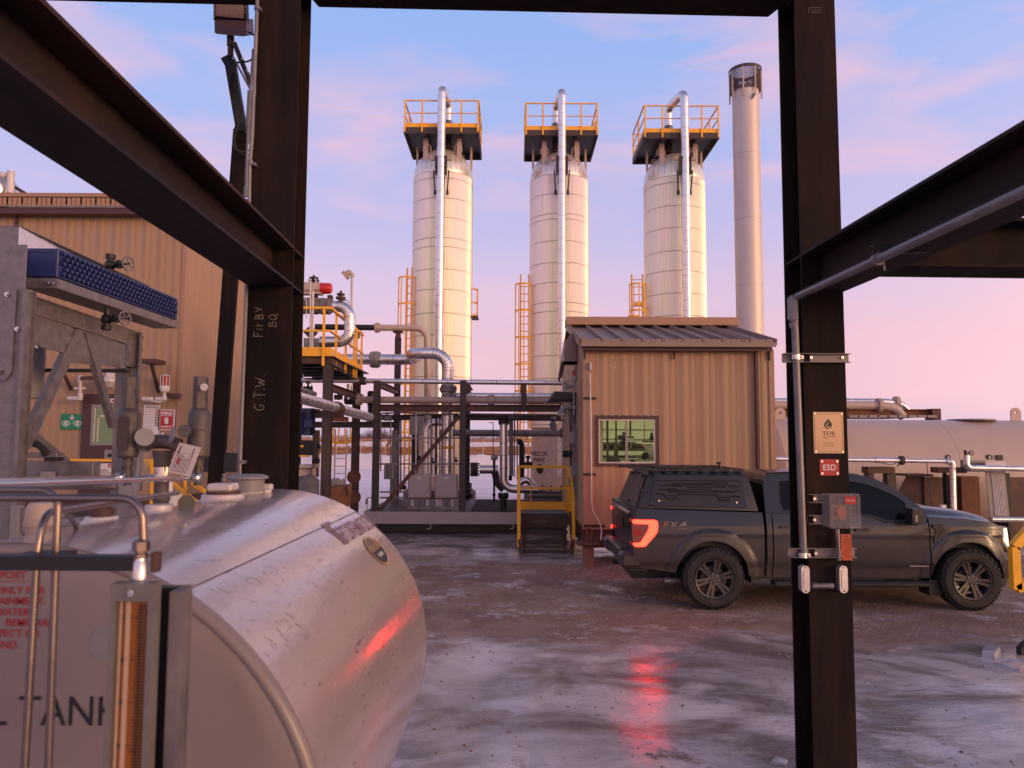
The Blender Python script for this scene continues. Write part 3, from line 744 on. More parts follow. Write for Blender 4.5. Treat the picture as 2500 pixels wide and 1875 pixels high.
# ------------------------------------------------------------- right column: conduit, struts, signs
yr=RO.y-.03
cx0=at(1940,775,yr)
cd=thing('conduit','galvanised conduit dropping down the left edge of the right column','conduit',cx0,'conduits by the right column')
m=MB();m.tube([at(1940,778,yr),at(1962,1352,yr)],.0235,14);part(m,'pipe',M['galv'],cd)
ec=at(1936,752,yr)
m=MB();m.box(ec.x-.035,ec.x+.030,ec.y-.035,ec.y+.03,ec.z-.10,ec.z+.085,.022);m.cyl(ec+Vector((0,0,-.10)),ec+Vector((0.003,0,-.135)),.03,.026,seg=14);part(m,'elbow_fitting',M['grey'],cd)
cb0=at(1944,726,yr);cb1=at(2560,424,2.6)
k=thing('conduit','galvanised conduit climbing under the right beam to the right edge','conduit',cb0,'conduits by the right column')
dirb=-NDIR;a=cb0+Vector((0,-.03,0));b=a+dirb*3.6
m=MB();m.tube([a,b],.0235,14);part(m,'pipe',M['galv'],k)
q=a+dirb*1.02
m=MB();m.cyl(q-dirb*.015,q+dirb*.015,.034,seg=14);m.cyl(q+Vector((.03,0,-.02)),q+Vector((.035,0,-.06)),.006,seg=6);part(m,'clamp',M['galv'],k)
m=MB();m.chan(q+Vector((-.03,-.02,.055)),q+Vector((.26,-.02,.055)),.041,.041,.004,side=(0,1,0));part(m,'strut_channel',M['black'],k)
def strut(label,x0,x1,py0,py1,Y,group='strut channels on the right column',holes=()):
    a=at(x0,py0,Y);b=at(x1,py0,Y);zc_=(at(x0,py0,Y).z+at(x0,py1,Y).z)/2;h=at(x0,py0,Y).z-at(x0,py1,Y).z
    th=thing('strut_channel',label,'strut',(a.x,Y,zc_),group)
    m=MB();m.chan((a.x,Y+.04,zc_),(b.x,Y+.04,zc_),h,-.04,.0035,side=(0,1,0));part(m,'channel',M['galv'],th)
    for px in holes:
        m=MB();q=at(px,(py0+py1)/2,Y+.034);m.cyl(q,q+Vector((0,-.008,0)),.011,seg=6);part(m,'bolt',M['stain'],th)
    return th
strut('upper strut channel bolted across the right column',1914,2078,862,884,RO.y-.043,holes=(1980,2056))
strut('lower strut channel bolted across the right column',1929,2093,1339,1362,RO.y-.043,holes=(1991,2072))
strut('short strut channel behind the top of the clear box',1976,2014,1207,1228,RO.y-.043,holes=(1988,))
strut('short strut channel behind the bottom of the clear box',1977,2014,1258,1280,RO.y-.043,holes=(1988,))
for py,lb in((872,'pipe clamp holding the conduit to the upper strut channel'),(1355,'pipe clamp holding the conduit to the lower strut channel')):
    q=at(1943 if py<1000 else 1960,py,yr);m=MB();m.cyl(q+Vector((0,0,-.016)),q+Vector((0,0,.016)),.031,seg=14);m.box(q.x+.015,q.x+.05,q.y-.01,q.y+.012,q.z-.014,q.z+.014,.003)
    m.cyl(q+Vector((.035,-.028,0)),q+Vector((.035,.0,0)),.008,seg=6);solo(m,'pipe_clamp',M['stain'],lb,'clamp','pipe clamps')
# conduit bodies
def condbody(label,px,py0,py1,px1,Y,mount):
    a=at(px,py0,Y);b=at(px1,py1,Y);w=b.x-a.x;h=a.z-b.z;c=Vector(((a.x+b.x)/2,Y,(a.z+b.z)/2))
    th=thing('conduit_fitting',label,'conduit fitting',c,'oval conduit fittings')
    f=lambda u,v,d:c+Vector((u,d,v));r=w/2
    part(MB().plate(rrect(-w/2,-h/2,w/2,h/2,r*.98,6),[],f,.0,.05),'body',M['grey'],th)
    part(MB().plate(rrect(-w/2,-h/2,w/2,h/2,r*.98,6),[],f,-.006,-.0005),'cover',M['stain'],th)
    part(MB().plate(rrect(-w*.28,-h*.36,w*.28,h*.36,w*.27,6),[],f,-.013,-.0065),'raised_lid',M['stain'],th)
    for s in(-1,1):part(MB().cyl(c+Vector((0,-.0065,s*h*.43)),c+Vector((0,-.010,s*h*.43)),.005,seg=8),'screw',M['black'],th)
    return th
condbody('oval conduit fitting at the foot of the conduit, left edge of the right column',1955,1381,1448,1977,RO.y-.055,0)
condbody('oval conduit fitting low on the face of the right column',2048,1381,1448,2070,RO.y-.052,0)
m=MB();q=at(1983,1430,RO.y-.03);q1=at(2034,1430,RO.y-.03);m.cyl(q,q1,.019,seg=14);solo(m,'pipe_nipple',M['galv'],'short horizontal pipe stub between the two oval conduit fittings','pipe')
m=MB();m.tube([at(2044,1292,RO.y-.03),at(2048,1368,RO.y-.03)],.014,10);solo(m,'pipe_nipple',M['galv'],'short vertical pipe stub below the clear box, behind the orange tag','pipe')
# nameplate
def sgn(px0,py0,px1,py1,Y):a=at(px0,py0,Y);b=at(px1,py1,Y);return Vector(((a.x+b.x)/2,Y,(a.z+b.z)/2)),b.x-a.x,a.z-b.z
c,w,h=sgn(1984,1006,2061,1107,RO.y-.002)
M['brushed']=mat('brushed_nameplate',(0.22,0.17,0.14),0.16,1.0,4,.06)
M['tdebrown']=mat('nameplate_brown_print',(.10,.045,.035),.5)
tear=[(-.02*0-.006+.018*math.cos(a)*(1 if True else 0),.018*math.sin(a))for a in[R(d)for d in range(60,350,15)]]
drop=circ(-.002,.052,.0265,28);drop=[p for p in drop if not(p[1]>.066 and p[0]<.014 and p[0]>-.02)]
drop=[(-.002+.0265*math.cos(R(d)),.052+.0265*math.sin(R(d)))for d in range(40,-231,-10)]+[(.002,.092)]
sign('nameplate','brushed metal TDE nameplate with droplet logo on the right column',c,w,h,'brushed',cat='sign',bolts=.011,right=FDIR,items=[
    ('ink','ring',rrect(-w*.46,-h*.47,w*.46,h*.47,.006),rrect(-w*.45,-h*.463,w*.45,h*.463,.006)),
    ('ink','ring',drop,circ(.003,.050,.0185,20)),('ink','poly',circ(.006,.052,.0145,20)),
    ('tdebrown','text','TDE',0,-.004,.024,.086),('tdebrown','text','Thermo Design',-.0,-.026,.0085,.085),('tdebrown','text','Canada',-.022,-.037,.006),
    ('tdebrown','text','thermodesign.com',0,-.066,.0055,.08),('tdebrown','text','info@thermodesign.com',0,-.077,.0045,.08),('tdebrown','text','+1 (780) 440-6064',0,-.089,.0055,.07)])
c,w,h=sgn(2000,1121,2049,1161,RO.y-.002)
sign('esd_sign','red ESD sign with four screws on the right column below the nameplate',c,w,h,'signred',bolts=.014,right=FDIR,items=[('signwhite','text','ESD',0,0,h*.36,w*.66)])
# clear plastic box over a push button
c,w,h=sgn(2018,1206,2102,1292,RO.y-.10)
bx=thing('button_cover','clear plastic cover box over a red push button on the right column','cover box',c)
M['clear']=mat('clear_plastic',(0.35,0.32,0.31),0.08,0,4,.05,alpha=0.16)
def shell(x0,x1,y0,y1,z0,z1,t=.004):
    m=MB();m.box(x0,x1,y0,y0+t,z0,z1);m.box(x0,x0+t,y0+t,y1,z0,z1);m.box(x1-t,x1,y0+t,y1,z0,z1);m.box(x0+t,x1-t,y0+t,y1,z1-t,z1);m.box(x0+t,x1-t,y0+t,y1,z0,z0+t);return m
part(shell(c.x-w*.42,c.x+w*.5,c.y,c.y+.07,c.z-h*.48,c.z+h*.5),'cover',M['clear'],bx)
part(shell(c.x-w*.5,c.x+w*.42,c.y+.0702,c.y+.125,c.z-h*.46,c.z+h*.5),'back_shell',M['clear'],bx)
m=MB()
for u in(-.36,-.12,.30,.44):m.box(c.x+u*w-.002,c.x+u*w+.002,c.y-.003,c.y-.0005,c.z-h*.44,c.z+h*.46)
m.plate(rrect(c.x-w*.42,c.z-h*.48,c.x+w*.5,c.z+h*.5,.01),[rrect(c.x-w*.39,c.z-h*.45,c.x+w*.47,c.z+h*.47,.008)],XZ(c.y-.004),0,.0035)
part(m,'rib',M['clear'],bx)
m=MB();m.cyl((c.x-.005,c.y+.02,c.z-.005),(c.x-.005,c.y+.05,c.z-.005),.034,seg=24);part(m,'push_button',mat('button_red',(.42,.07,.05),.4),bx)
m=MB();m.box(c.x-.055,c.x+.035,c.y+.05,c.y+.069,c.z-.06,c.z+.04,.004);part(m,'switch_body',mat('switch_orange',(.30,.14,.09),.5),bx)
sign('tag_label','',(c.x+w*.2,c.y-.003,c.z+h*.32),w*.32,h*.22,'signred',parent=bx,t=.001,items=[('signwhite','text','2-PB-2212',0,0,.0085,.062)])
m=MB();a=c+Vector((.0,.01,-h*.48));m.tube([a+Vector((-.05,0,0)),a+Vector((-.05,0,-.03)),a+Vector((-.035,0,-.04)),a+Vector((.045,0,-.04)),a+Vector((.055,0,-.03)),a+Vector((.055,0,.0))],.003,8,.01);part(m,'handle_loop',M['clear'],bx)
c2,w2,h2=sgn(2053,1304,2081,1368,RO.y-.09)
tg=thing('orange_tag','orange plastic tag hanging below the clear box','tag',c2)
M['tagor']=mat('orange_tag',(.55,.09,.03),.55)
part(MB().plate(rrect(-w2/2,-h2/2,w2/2,h2/2,.006),[circ(0,h2*.42,.005,8)],lambda u,v,d:c2+Vector((u-v*.03,d,v)),0,.002),'plate',M['tagor'],tg)
m=MB()
for i in range(5):
    for j in range(7):
        if random.random()<.85:m.box(c2.x-w2*.32+i*w2*.16,c2.x-w2*.32+i*w2*.16+.0025,c2.y-.0012,c2.y-.0005,c2.z-h2*.4+j*h2*.11,c2.z-h2*.4+j*h2*.11+h2*.08)
part(m,'print',M['ink'],tg)
# ================================================================== white horizontal fuel tank in the foreground
TX,TZ,TR,TY0,TY1=-1.1635,1.30,0.75,1.76,3.70
def tank_mat():
    m,t,b=tree('worn_white_tank_paint');n=t.nodes.new;l=t.links.new
    g=n('ShaderNodeNewGeometry')
    def nz(sc,st,det=8,ro=.7,loc=(0,0,0)):
        mp=n('ShaderNodeMapping');l(g.outputs['Position'],mp.inputs[0]);mp.inputs['Scale'].default_value=st;mp.inputs['Location'].default_value=loc;mp.inputs['Rotation'].default_value=(0,0,R(18))
        a=n('ShaderNodeTexNoise');a.inputs['Scale'].default_value=sc;a.inputs['Detail'].default_value=det;a.inputs['Roughness'].default_value=ro;l(mp.outputs[0],a.inputs['Vector']);return a.outputs['Fac']
    def mr(v,a,b_,c=0.,d=1.):
        r=n('ShaderNodeMapRange')
        for i,x in zip((1,2,3,4),(a,b_,c,d)):r.inputs[i].default_value=x
        l(v,r.inputs[0]);return r.outputs[0]
    sc=nz(14,(3.5,.5,3.5));patch=nz(1.6,(1,1,1),4);mul=n('ShaderNodeMath');mul.operation='MULTIPLY'
    l(mr(sc,.585,.66),mul.inputs[0]);l(mr(patch,.46,.56),mul.inputs[1])
    mx_=n('ShaderNodeMixRGB');l(mul.outputs[0],mx_.inputs[0])
    dirt=n('ShaderNodeMixRGB');l(mr(nz(5,(1,1,1),6),.35,.7),dirt.inputs[0]);dirt.inputs[1].default_value=(.46,.39,.385,1);dirt.inputs[2].default_value=(.43,.365,.35,1)
    l(dirt.outputs[0],mx_.inputs[1]);mx_.inputs[2].default_value=(.06,.05,.05,1)
    l(mx_.outputs[0],b.inputs['Base Color'])
    l(mr(nz(9,(1,.4,1),6),.3,.7,.17,.30),b.inputs['Roughness']);b.inputs['Specular IOR Level'].default_value=.9
    b.inputs['Metallic'].default_value=.2;b.inputs['Coat Weight'].default_value=.6;b.inputs['Coat Roughness'].default_value=.12;b.inputs['Coat IOR'].default_value=1.7
    bp=n('ShaderNodeBump');bp.inputs['Strength'].default_value=.45;bp.inputs['Distance'].default_value=.003;l(nz(7,(1,.5,1),3),bp.inputs['Height']);l(bp.outputs[0],b.inputs['Normal']);l(bp.outputs[0],b.inputs['Coat Normal'])
    return m
M['tankw']=tank_mat()
M['tankend']=mat('tank_end_shaded',(.235,.19,.178),.33,0,3,.06,.08,4)  # darker copy of the tank paint, the shade of the end put into its colour
tk=thing('fuel_tank','big white horizontal fuel tank filling the lower left corner','tank',(TX,2.7,0))
def TP(th,Y,r=TR):return Vector((TX+r*math.cos(th),Y,TZ+r*math.sin(th)))
def oncyl(px,py,r=TR):
    d=(F_*FPX+RR*(px-1250)+UU*(937.5-py)).normalized();o=Vector((0,0,CAMZ))
    A_=d.x**2+d.z**2;ox,oz=o.x-TX,o.z-TZ;B_=2*(ox*d.x+oz*d.z);C_=ox*ox+oz*oz-r*r
    t=(-B_-math.sqrt(max(0,B_*B_-4*A_*C_)))/(2*A_);p=o+d*t
    return p.y,math.atan2(p.z-TZ,p.x-TX)
y_,ths=oncyl(650,1350)
def arc(m,r,t0,t1,y0,y1,n=64):
    m.grid(lambda u,v:TP(t0+(t1-t0)*u,y0+(y1-y0)*v,r),n,6)
m=MB();arc(m,TR+.0025,ths,PI*.82,TY0+.004,TY1-.004,70);m.grid(lambda u,v:TP(ths,TY0+.004+(TY1-TY0-.008)*u,TR+.0025*v),4,1);part(m,'shell_plate',M['tankw'],tk,'upper plate, scratched, its edge lapped over the lower one',ang=60)
m=MB();arc(m,TR,-PI*1.2,ths+.05,TY0+.004,TY1-.004,110);part(m,'shell_plate',M['tankw'],tk,ang=60)
m=MB()
for i in range(40):
    a=TY0+.02+(TY1-TY0-.04)*i/40;m.grid(lambda u,v:TP(ths-.0015-.0065*v*(.5+.5*noise.noise(Vector((i*.7,1,1)))),a+.05*u,TR+.0008+.001*(1-v)),1,1)
part(m,'seam',M['seam'],tk)
rnd=random.Random(21);m=MB()
for _ in range(230):
    cl=rnd.choice(((2.0,-.05),(2.3,-.10),(2.75,.02),(3.2,.16),(3.45,.10),(2.5,-.22),(1.95,-.3)));y=rnd.gauss(cl[0],.12);t=ths+rnd.gauss(cl[1],.05);L_=rnd.uniform(.004,.03);w_=rnd.uniform(.0004,.0012);a=rnd.gauss(.5,.3);o_=TR+(.0036 if t>ths else .001)
    if not(TY0+.05<y<TY1-.05):continue
    q=[(y,t,-w_),(y,t,w_),(y+L_*math.sin(a),t-L_*math.cos(a)/TR,w_*.4),(y+L_*math.sin(a),t-L_*math.cos(a)/TR,-w_*.4)]
    m.add([TP(t_+d_*.5/TR,y_2+d_,o_)for y_2,t_,d_ in q],[(0,1,2,3)])
part(m,'scratches',mat('dark_scratch',(.15,.125,.12),.7),tk,kind='stuff')
# near end: rolled rim and shallow dished head
m=MB();m.lathe([(0.030,TR-.0005),(0.010,TR+.0025),(0.0,TR-.001),(-.007,TR-.011),(-.0075,TR-.02),(-.002,TR-.027),(-.006,TR-.040),(-.0125,TR-.075),(-.013,TR*.5),(-.013,.001)],(TX,TY0,TZ),(0,1,0),128,cap=False);part(m,'end_cap',M['tankend'],tk,ang=50)
m=MB();m.lathe([(-.02,TR-.0005),(0,TR+.002),(.012,TR-.02),(.06,TR*.7),(.075,.001)],(TX,TY1,TZ),(0,1,0),128,cap=False);part(m,'end_cap',M['tankend'],tk,ang=50)
for y in(2.0,3.4):
    m=MB();m.box(TX-.45,TX+.45,y-.06,y+.06,0,TZ-TR*.86,.01);part(m,'saddle',M['grey'],tk)
# lettering on the near end
YE=TY0-.014
def endtext(s,pr,py,h,col,nm='lettering',under=False):
    a=at(pr,py,YE);hh=h*YE/1800;ar=textmesh(s,bold=.012)[2];w=hh*ar
    m=MB();text(m,s,(a.x-w/2,YE-.001,a.z),(1,0,0),(0,0,1),hh,bold=.012)
    if under:m.box(a.x-w,a.x+.01,YE-.0015,YE-.001,a.z-hh*.85,a.z-hh*.78)
    part(m,nm,M[col],tk)
for s,pr,py,u in(('SUPPORT',64,1404,True),('ONLY FOR',111,1441,False),('CONTAINMENT.',111,1467,False),('WATER',73,1494,False),('REMEDIAL',131,1520,False),('EFFECT OR',98,1546,False),('SECOND.',46,1574,False)):
    endtext(s,pr,py,18,'redink',under=u)
a=at(270,1736,YE);hh=68*YE/1800;m=MB();text(m,'FUEL TANK',(at(60,1736,YE).x,YE-.001,a.z),(1,0,0),(0,0,1),hh,at(280,1736,YE).x-at(-190,1736,YE).x);part(m,'lettering',M['ink'],tk)
c=at(264,1569,YE+.004);m=MB();m.cyl(c,c+Vector((0,-.004,0)),.043,seg=32);part(m,'round_patch',M['grey'],tk)
# decals on the curved side
def wrap(m,s,p0,p1,h,shear=0.,bold=0.,off=.0055,v0=0):
    ya,ta=oncyl(*p0);yb,tb=oncyl(*p1);w=yb-ya;vs,fs,ar=textmesh(s,shear,bold)
    m.add([TP(ta+(tb-ta)*((x/ar)+.5)+(y*h+v0)/TR,ya+w*(x/ar+.5),TR+off)for x,y in vs],fs)
M['decal']=mat('faded_maroon_decal',(.22,.10,.11),.4)
m=MB();hF=TR*abs(oncyl(820,1292)[1]-oncyl(850,1320)[1])*1.25;wrap(m,'FOREMOST',(834,1306),(905,1270),hF,bold=.006)
def wq(m,ya,ta,u0,u1,v0,v1,off=.0042):m.add([TP(ta+v/TR,ya+u,TR+off)for u,v in((u0,v0),(u1,v0),(u1,v1),(u0,v1))],[(0,1,2,3)])
ya,ta=oncyl(826,1304)
for u in(-.06,-.018):wq(m,ya,ta,u,u+.030,-hF*.62,hF*.55)
wq(m,ya,ta,-.06,.07,hF*.60,hF*.82);part(m,'decal_lettering',M['decal'],tk)
yo,to=oncyl(919,1344)
def disc(r0,r1,col,off,half=None):
    m=MB();n_=40;a0,a1=(0,2*PI)if half is None else half
    for i in range(n_):
        q=[a0+(a1-a0)*i/n_,a0+(a1-a0)*(i+1)/n_]
        vs=[(r1*math.cos(q[0]),r1*math.sin(q[0])),(r1*math.cos(q[1]),r1*math.sin(q[1])),(r0*math.cos(q[1]),r0*math.sin(q[1])),(r0*math.cos(q[0]),r0*math.sin(q[0]))]
        m.add([TP(to+v/TR,yo+u*1.55,TR+off)for u,v in vs],[(0,1,2,3)])
    return m
M['gold']=mat('gold_print',(.45,.27,.07),.4);M['badgebr']=mat('badge_brown',(.13,.075,.05),.4)
dk=thing('pump_decal','round gold rimmed BRUIN PUMPS decal on the side of the white tank','decal',TP(to,yo));POS[dk.name]=TP(to,yo)
part(disc(.070,.078,'gold',.0045),'ring',M['gold'],dk);part(disc(0,.0695,'badgebr',.0042,(0.05,PI-.05)),'badge',M['badgebr'],dk);part(disc(0,.0695,'ink',.0044,(PI-.05,2*PI+.05)),'badge',M['ink'],dk)
m=MB();vs,fs,ar=textmesh('BRUIN',.2,.02);m.add([TP(to+(y*.036+.018)/TR,yo+x/ar*.17,TR+.0056)for x,y in vs],fs);part(m,'lettering',M['gold'],dk)
m=MB();vs,fs,ar=textmesh('PUMPS',0,.02);m.add([TP(to+(y*.02-.025)/TR,yo+x/ar*.10,TR+.0056)for x,y in vs],fs);part(m,'lettering',M['signwhite'],dk)

# fittings on top of the tank (parts of the tank where welded on)
def top(px,py,Y):return at(px,py,Y)
def boss(px,w_px,py0,py1,Y,nm='nozzle',flare=1.25):
    c=at(px,py1,Y);r=w_px*Y/3600;h=(py1-py0)*Y/1800
    c.z=max(c.z,TZ+TR-.03)
    m=MB();m.lathe([(-.03,r*flare*1.1),(0.0,r*flare),(.008,r*1.05),(h,r),(h+.002,r*.9)],(c.x,Y,TZ+TR-.012),(0,0,1),28);part(m,nm,M['offwhite'],tk);return Vector((c.x,Y,TZ+TR-.012+h)),r
b1,r1=boss(544,96,1208,1224,3.15)
m=MB();m.cyl(b1,b1+Vector((0,0,.012)),r1*.82,seg=28);part(m,'flange_ring',M['brown'],tk)
m=MB();m.box(b1.x-.052,b1.x+.05,b1.y-.05,b1.y+.05,b1.z+.013,b1.z+.046,.008);part(m,'plug',M['offwhite'],tk)
b2,r2=boss(604,72,1196,1206,3.45)
vc=thing('mushroom_vent','grey mushroom vent on top of the white tank beside the left column','vent cap',b2)
m=MB();m.lathe([(0,.074),(.060,.074),(.061,.07)],b2,seg=32);part(m,'neck',M['grey'],vc)
m=MB();m.lathe([(.055,.076),(.060,.092),(.068,.092),(.078,.070),(.080,.001)],b2,seg=32);part(m,'lid',M['grey'],vc)
b3,r3=boss(650,24,1192,1203,3.5);m=MB();m.box(b3.x-.022,b3.x+.028,b3.y-.02,b3.y+.02,b3.z,b3.z+.03,.006);part(m,'plug',M['offwhite'],tk)
m=MB();q=at(546,1172,3.3);m.cyl(q+Vector((0,0,-.03)),q+Vector((0,0,.02)),.006,seg=8);m.sphere(q,.011);m.sphere(q+Vector((0,0,.022)),.008);m.sphere(q+Vector((0.006,0,-.025)),.012);solo(m,'vent_valve',M['galv'],'tiny vent valve behind the round plug on the tank top','valve')
boss(248,72,1258,1270,2.35)
m=MB();q=Vector((at(248,1258,2.35).x,2.35,TZ+TR+.008));m.cyl(q,q+Vector((0,0,.02)),.036,seg=24);m.cyl(q+Vector((0,0,.02)),q+Vector((0,0,.035)),.028,seg=6);part(m,'plug',M['brown'],tk)
b4,r4=boss(388,62,1232,1250,2.65)
q=Vector((at(98,1290,2.1).x,2.1,TZ+TR-.02));tc_=thing('tank_filler','tall tan fill cap on the tank top at the left edge, behind the bent tubes','cap',q)
m=MB();m.lathe([(0,.034),(.022,.036),(.024,.041),(.03,.0415),(.075,.036),(.088,.030),(.09,.001)],q,seg=28);part(m,'cap',mat('tan_plastic',(.42,.31,.25),.5),tc_)

# two relief valves on their yoke
Yv=2.75
yk=thing('relief_valve_yoke','cast tee yoke joining the two grey relief valves on the tank top','pipe fitting',at(392,1240,Yv))
M['castg']=mat('weathered_cast_grey',(.095,.078,.072),.5,.3,14,.25,.3,40)
k=lambda px:px*Yv/1800
m=MB();p=at(392,1245,Yv);p.z=TZ+TR;m.lathe([(0,k(18)),(.02,k(18)),(.021,k(21)),(.04,k(21)),(.041,k(17)),(at(392,1140,Yv).z-p.z,k(17)),(at(392,1139,Yv).z-p.z,k(20)),(at(392,1125,Yv).z-p.z,k(20)),(at(392,1100,Yv).z-p.z,k(24))],p,seg=20)
m.tube([at(350,1088,Yv),at(372,1078,Yv),at(410,1078,Yv),at(438,1088,Yv)],k(17),16,.03);m.cyl(at(354,1100,Yv),at(346,1080,Yv),k(14),k(20),seg=16);m.cyl(at(428,1098,Yv),at(437,1080,Yv),k(14),k(20),seg=16)
part(m,'tee',M['castg'],yk)
m=MB();m.cyl(at(392,1172,Yv),at(392,1160,Yv),k(22),seg=18);m.tube([at(318,1172,Yv),at(350,1168,Yv),at(398,1160,Yv)],k(7),12,.01);m.cyl(at(398,1175,Yv),at(399,1140,Yv),k(20),seg=16);part(m,'clamp',M['stain'],yk)
def relief(label,pc,plab):
    th=thing('relief_valve',label,'valve',at(pc,1170,Yv),'relief valves on the tank');B=at(pc,1170,Yv);z=lambda py:at(pc,py,Yv).z-B.z
    m=MB();m.lathe([(z(1000),k(23)),(z(997),k(17.5)),(z(922),k(17.5)),(z(920),k(16))],B,seg=6);part(m,'cap',M['castg'],th,ang=20)
    m=MB();m.lathe([(z(1117),k(21)),(z(1112),k(26)),(z(1010),k(26)),(z(1001),k(22)),(z(999),k(20))],B,seg=26);part(m,'body',M['castg'],th)
    m=MB();m.lathe([(z(1185),k(9)),(z(1165),k(9)),(z(1164),k(12)),(z(1148),k(12)),(z(1147),k(9)),(z(1140),k(9)),(z(1139),k(13)),(z(1122),k(13)),(z(1121),k(10)),(z(1116),k(10))],B,seg=18);part(m,'neck',M['castg'],th)
    m=MB();m.lathe([(z(1138),k(11)),(z(1131),k(11))],B,seg=18);part(m,'seal_ring',M['offwhite'],th)
    return th,B
V1,B1=relief('left grey relief valve with a long name plate, on the tank top',310,0)
c=at(300,1058,Yv-.04);m=MB();m.plate(rrect(-k(14),-k(40),k(14),k(40),.012),[],lambda u,v,d:c+Vector((u,d,v)),-.003,.003);part(m,'name_plate',M['greybrown'],V1)
V2,B2=relief('right grey relief valve with a paper tag wired to it, on the tank top',482,0)
m=MB();q=at(499,945,Yv-.045);m.cyl(q,q+Vector((0,-.003,0)),k(9),seg=20);solo(m,'seal_tag',M['offwhite'],'small bright disc hanging from the cap of the right relief valve','tag')
def rdisc(label,px,py,rpx,tilt,Y=Yv-.05,ry=None,mt='grey'):
    c=at(px,py,Y);r=rpx*Y/1800;nrm=Vector((math.sin(tilt),-math.cos(tilt),.2)).normalized();m=MB();m.cyl(c,c+nrm*.003,r,seg=28);solo(m,'round_tag',M[mt],label,'cap','round rain caps wired to the relief valves')
rdisc('round grey rain cap right of the left relief valve',353,1067,22,.5);rdisc('round grey rain cap left of the right relief valve, leaning',421,1062,21,-.9);rdisc('dark small rain cap touching the right relief valve',450,1053,16,.3,Yv-.07,mt='castg');rdisc('dark round disc hanging on a wire over the tank top',455,1229,20,.7,Yv-.1,mt='black')
for pts,lb in(([at(329,940,Yv),at(334,980,Yv-.05),at(338,1020,Yv-.05),at(334,1060,Yv-.05)],'thin wire from the left relief valve to its rain cap'),([at(504,1050,Yv-.06),at(470,1050,Yv-.07),at(462,1060,Yv-.08),at(470,1075,Yv-.08),at(462,1082,Yv-.08)],'wire loop round the right relief valve'),
                ([at(446,1172,Yv),at(448,1190,Yv-.05),at(460,1208,Yv-.1)],'thin wire holding the dark disc over the tank top')):
    m=MB();m.tube(pts,.0014,6,.02);solo(m,'wire',M['black'],lb,'wire')
q4=[at(438,1080,Yv-.08),at(482,1091,Yv-.08),at(464,1165,Yv-.10),at(410,1152,Yv-.10)]
pt=thing('paper_tag','creased printed paper tag hanging beside the right relief valve','tag',q4[0]);M['paper']=mat('creased_paper',(.50,.43,.41),.7,0,20,.1,.5,40)
o4,ex,ey=q4[3],(q4[2]-q4[3]),(q4[0]-q4[3]);nn=ex.cross(ey).normalized()
part(MB().plate(rect(0,0,1,1),[],lambda u,v,d:o4+ex*u+ey*v+nn*d,0,.001),'sheet',M['paper'],pt)
m=MB();rnd=random.Random(4)
def tq(m,u0,v0,u1,v1):m.plate(rect(u0,v0,u1,v1),[],lambda u,v,d:o4+ex*u+ey*v+nn*d,.0012,.0016)
for i in range(10):
    u=.08+i*.075;v0=.06
    while v0<.5+.3*rnd.random():
        l_=rnd.uniform(.05,.16);tq(m,u,v0,u+.025,v0+l_);v0+=l_+.03
tq(m,.12,.62,.17,.9);tq(m,.72,.62,.76,.92)
part(m,'print',M['ink'],pt)
m=MB()
for i in range(3):tq(m,.20+i*.055,.30,.235+i*.055,.52)
part(m,'print',M['redink'],pt)
q=at(345,1125,Yv-.04);m=MB();m.plate([(-.02,-.05),(.03,-.05),(.02,.04),(-.01,.04)],[],lambda u,v,d:q+Vector((u,d,v)),0,.001);solo(m,'plastic_tag',M['clear'],'clear plastic tag hanging between the relief valves','tag')

# stainless tubing
def tubing(label,pts,r,bend=.05,seg=14):
    m=MB();m.tube(pts,r,seg,bend,8);return solo(m,'tubing',M['tubed' if 'rising' in label else 'stain'],label,'tubing','bent stainless tubes over the white tank')
Yt=1.40
M['tubed']=mat('dull_stainless_tube',(.235,.19,.178),.28,.9,10,.1)
def tubing2(label,pts,r,bend=.05):
    m=MB();m.tube(pts,r,16,bend,8);return solo(m,'tubing',M['tubed'],label,'tubing','bent stainless tubes over the white tank')
tubing2('nearest bent tube, crossing from the left edge and turning down into the sight gauge',[at(-80,1215,Yt),at(346,1216,Yt),at(350,1322,Yt)],.0072,.055)
tubing2('bent tube behind the nearest one, turning straight down through the black bar',[at(-80,1196,Yt+.06),at(143,1197,Yt+.06),at(137,1355,Yt+.06),at(118,1880,Yt+.06)],.0072,.035)
tubing('tube rising at the left and sweeping up to the right over the tank top',[at(60,1880,Yt+.06),at(92,1330,Yt+.06),at(110,1252,Yt+.08),at(434,1203,2.35)],.0075,.06)
tubing('long straight tube running back to the right relief valve',[at(-60,1185,1.55),at(467,1167,Yv-.02)],.0085,0)
tubing('long straight tube running back to the left relief valve',[at(-60,1178,1.65),at(290,1165,Yv)],.0085,0)
tubing2('short curved tube end lying on the tank top behind the vertical tube',[at(148,1256,1.75),at(172,1262,1.9),at(186,1288,2.05)],.0070,.03)
for px,lb in((480,'tube fitting under the right relief valve'),(293,'tube fitting under the left relief valve')):
    m=MB();q=at(px,1166,Yv-.02);m.cyl(q+Vector((-.015,-.008,0)),q+Vector((.015,.008,0)),.017,seg=6);m.sphere(q,.019);solo(m,'tube_fitting',M['stain'],lb,'fitting')
# black strut carrying gauge and tubes
m=MB();a=at(-80,1374,Yt-.01);b=at(328,1376,Yt-.01);m.box(a.x,b.x,Yt-.01,Yt+.031,at(0,1391,Yt).z,at(0,1357,Yt).z,.002)
solo(m,'support_bar',M['black'],'black square bar running in from the left edge to the sight gauge','bar')
m=MB();a=at(60,1352,Yt+.06);m.box(a.x,at(167,1350,Yt+.06).x,Yt+.032,Yt+.09,at(60,1357,Yt+.06).z,at(60,1347,Yt+.06).z,.001);solo(m,'tube_clamp',M['black'],'flat black clamp plate holding two tubes on the support bar','clamp')
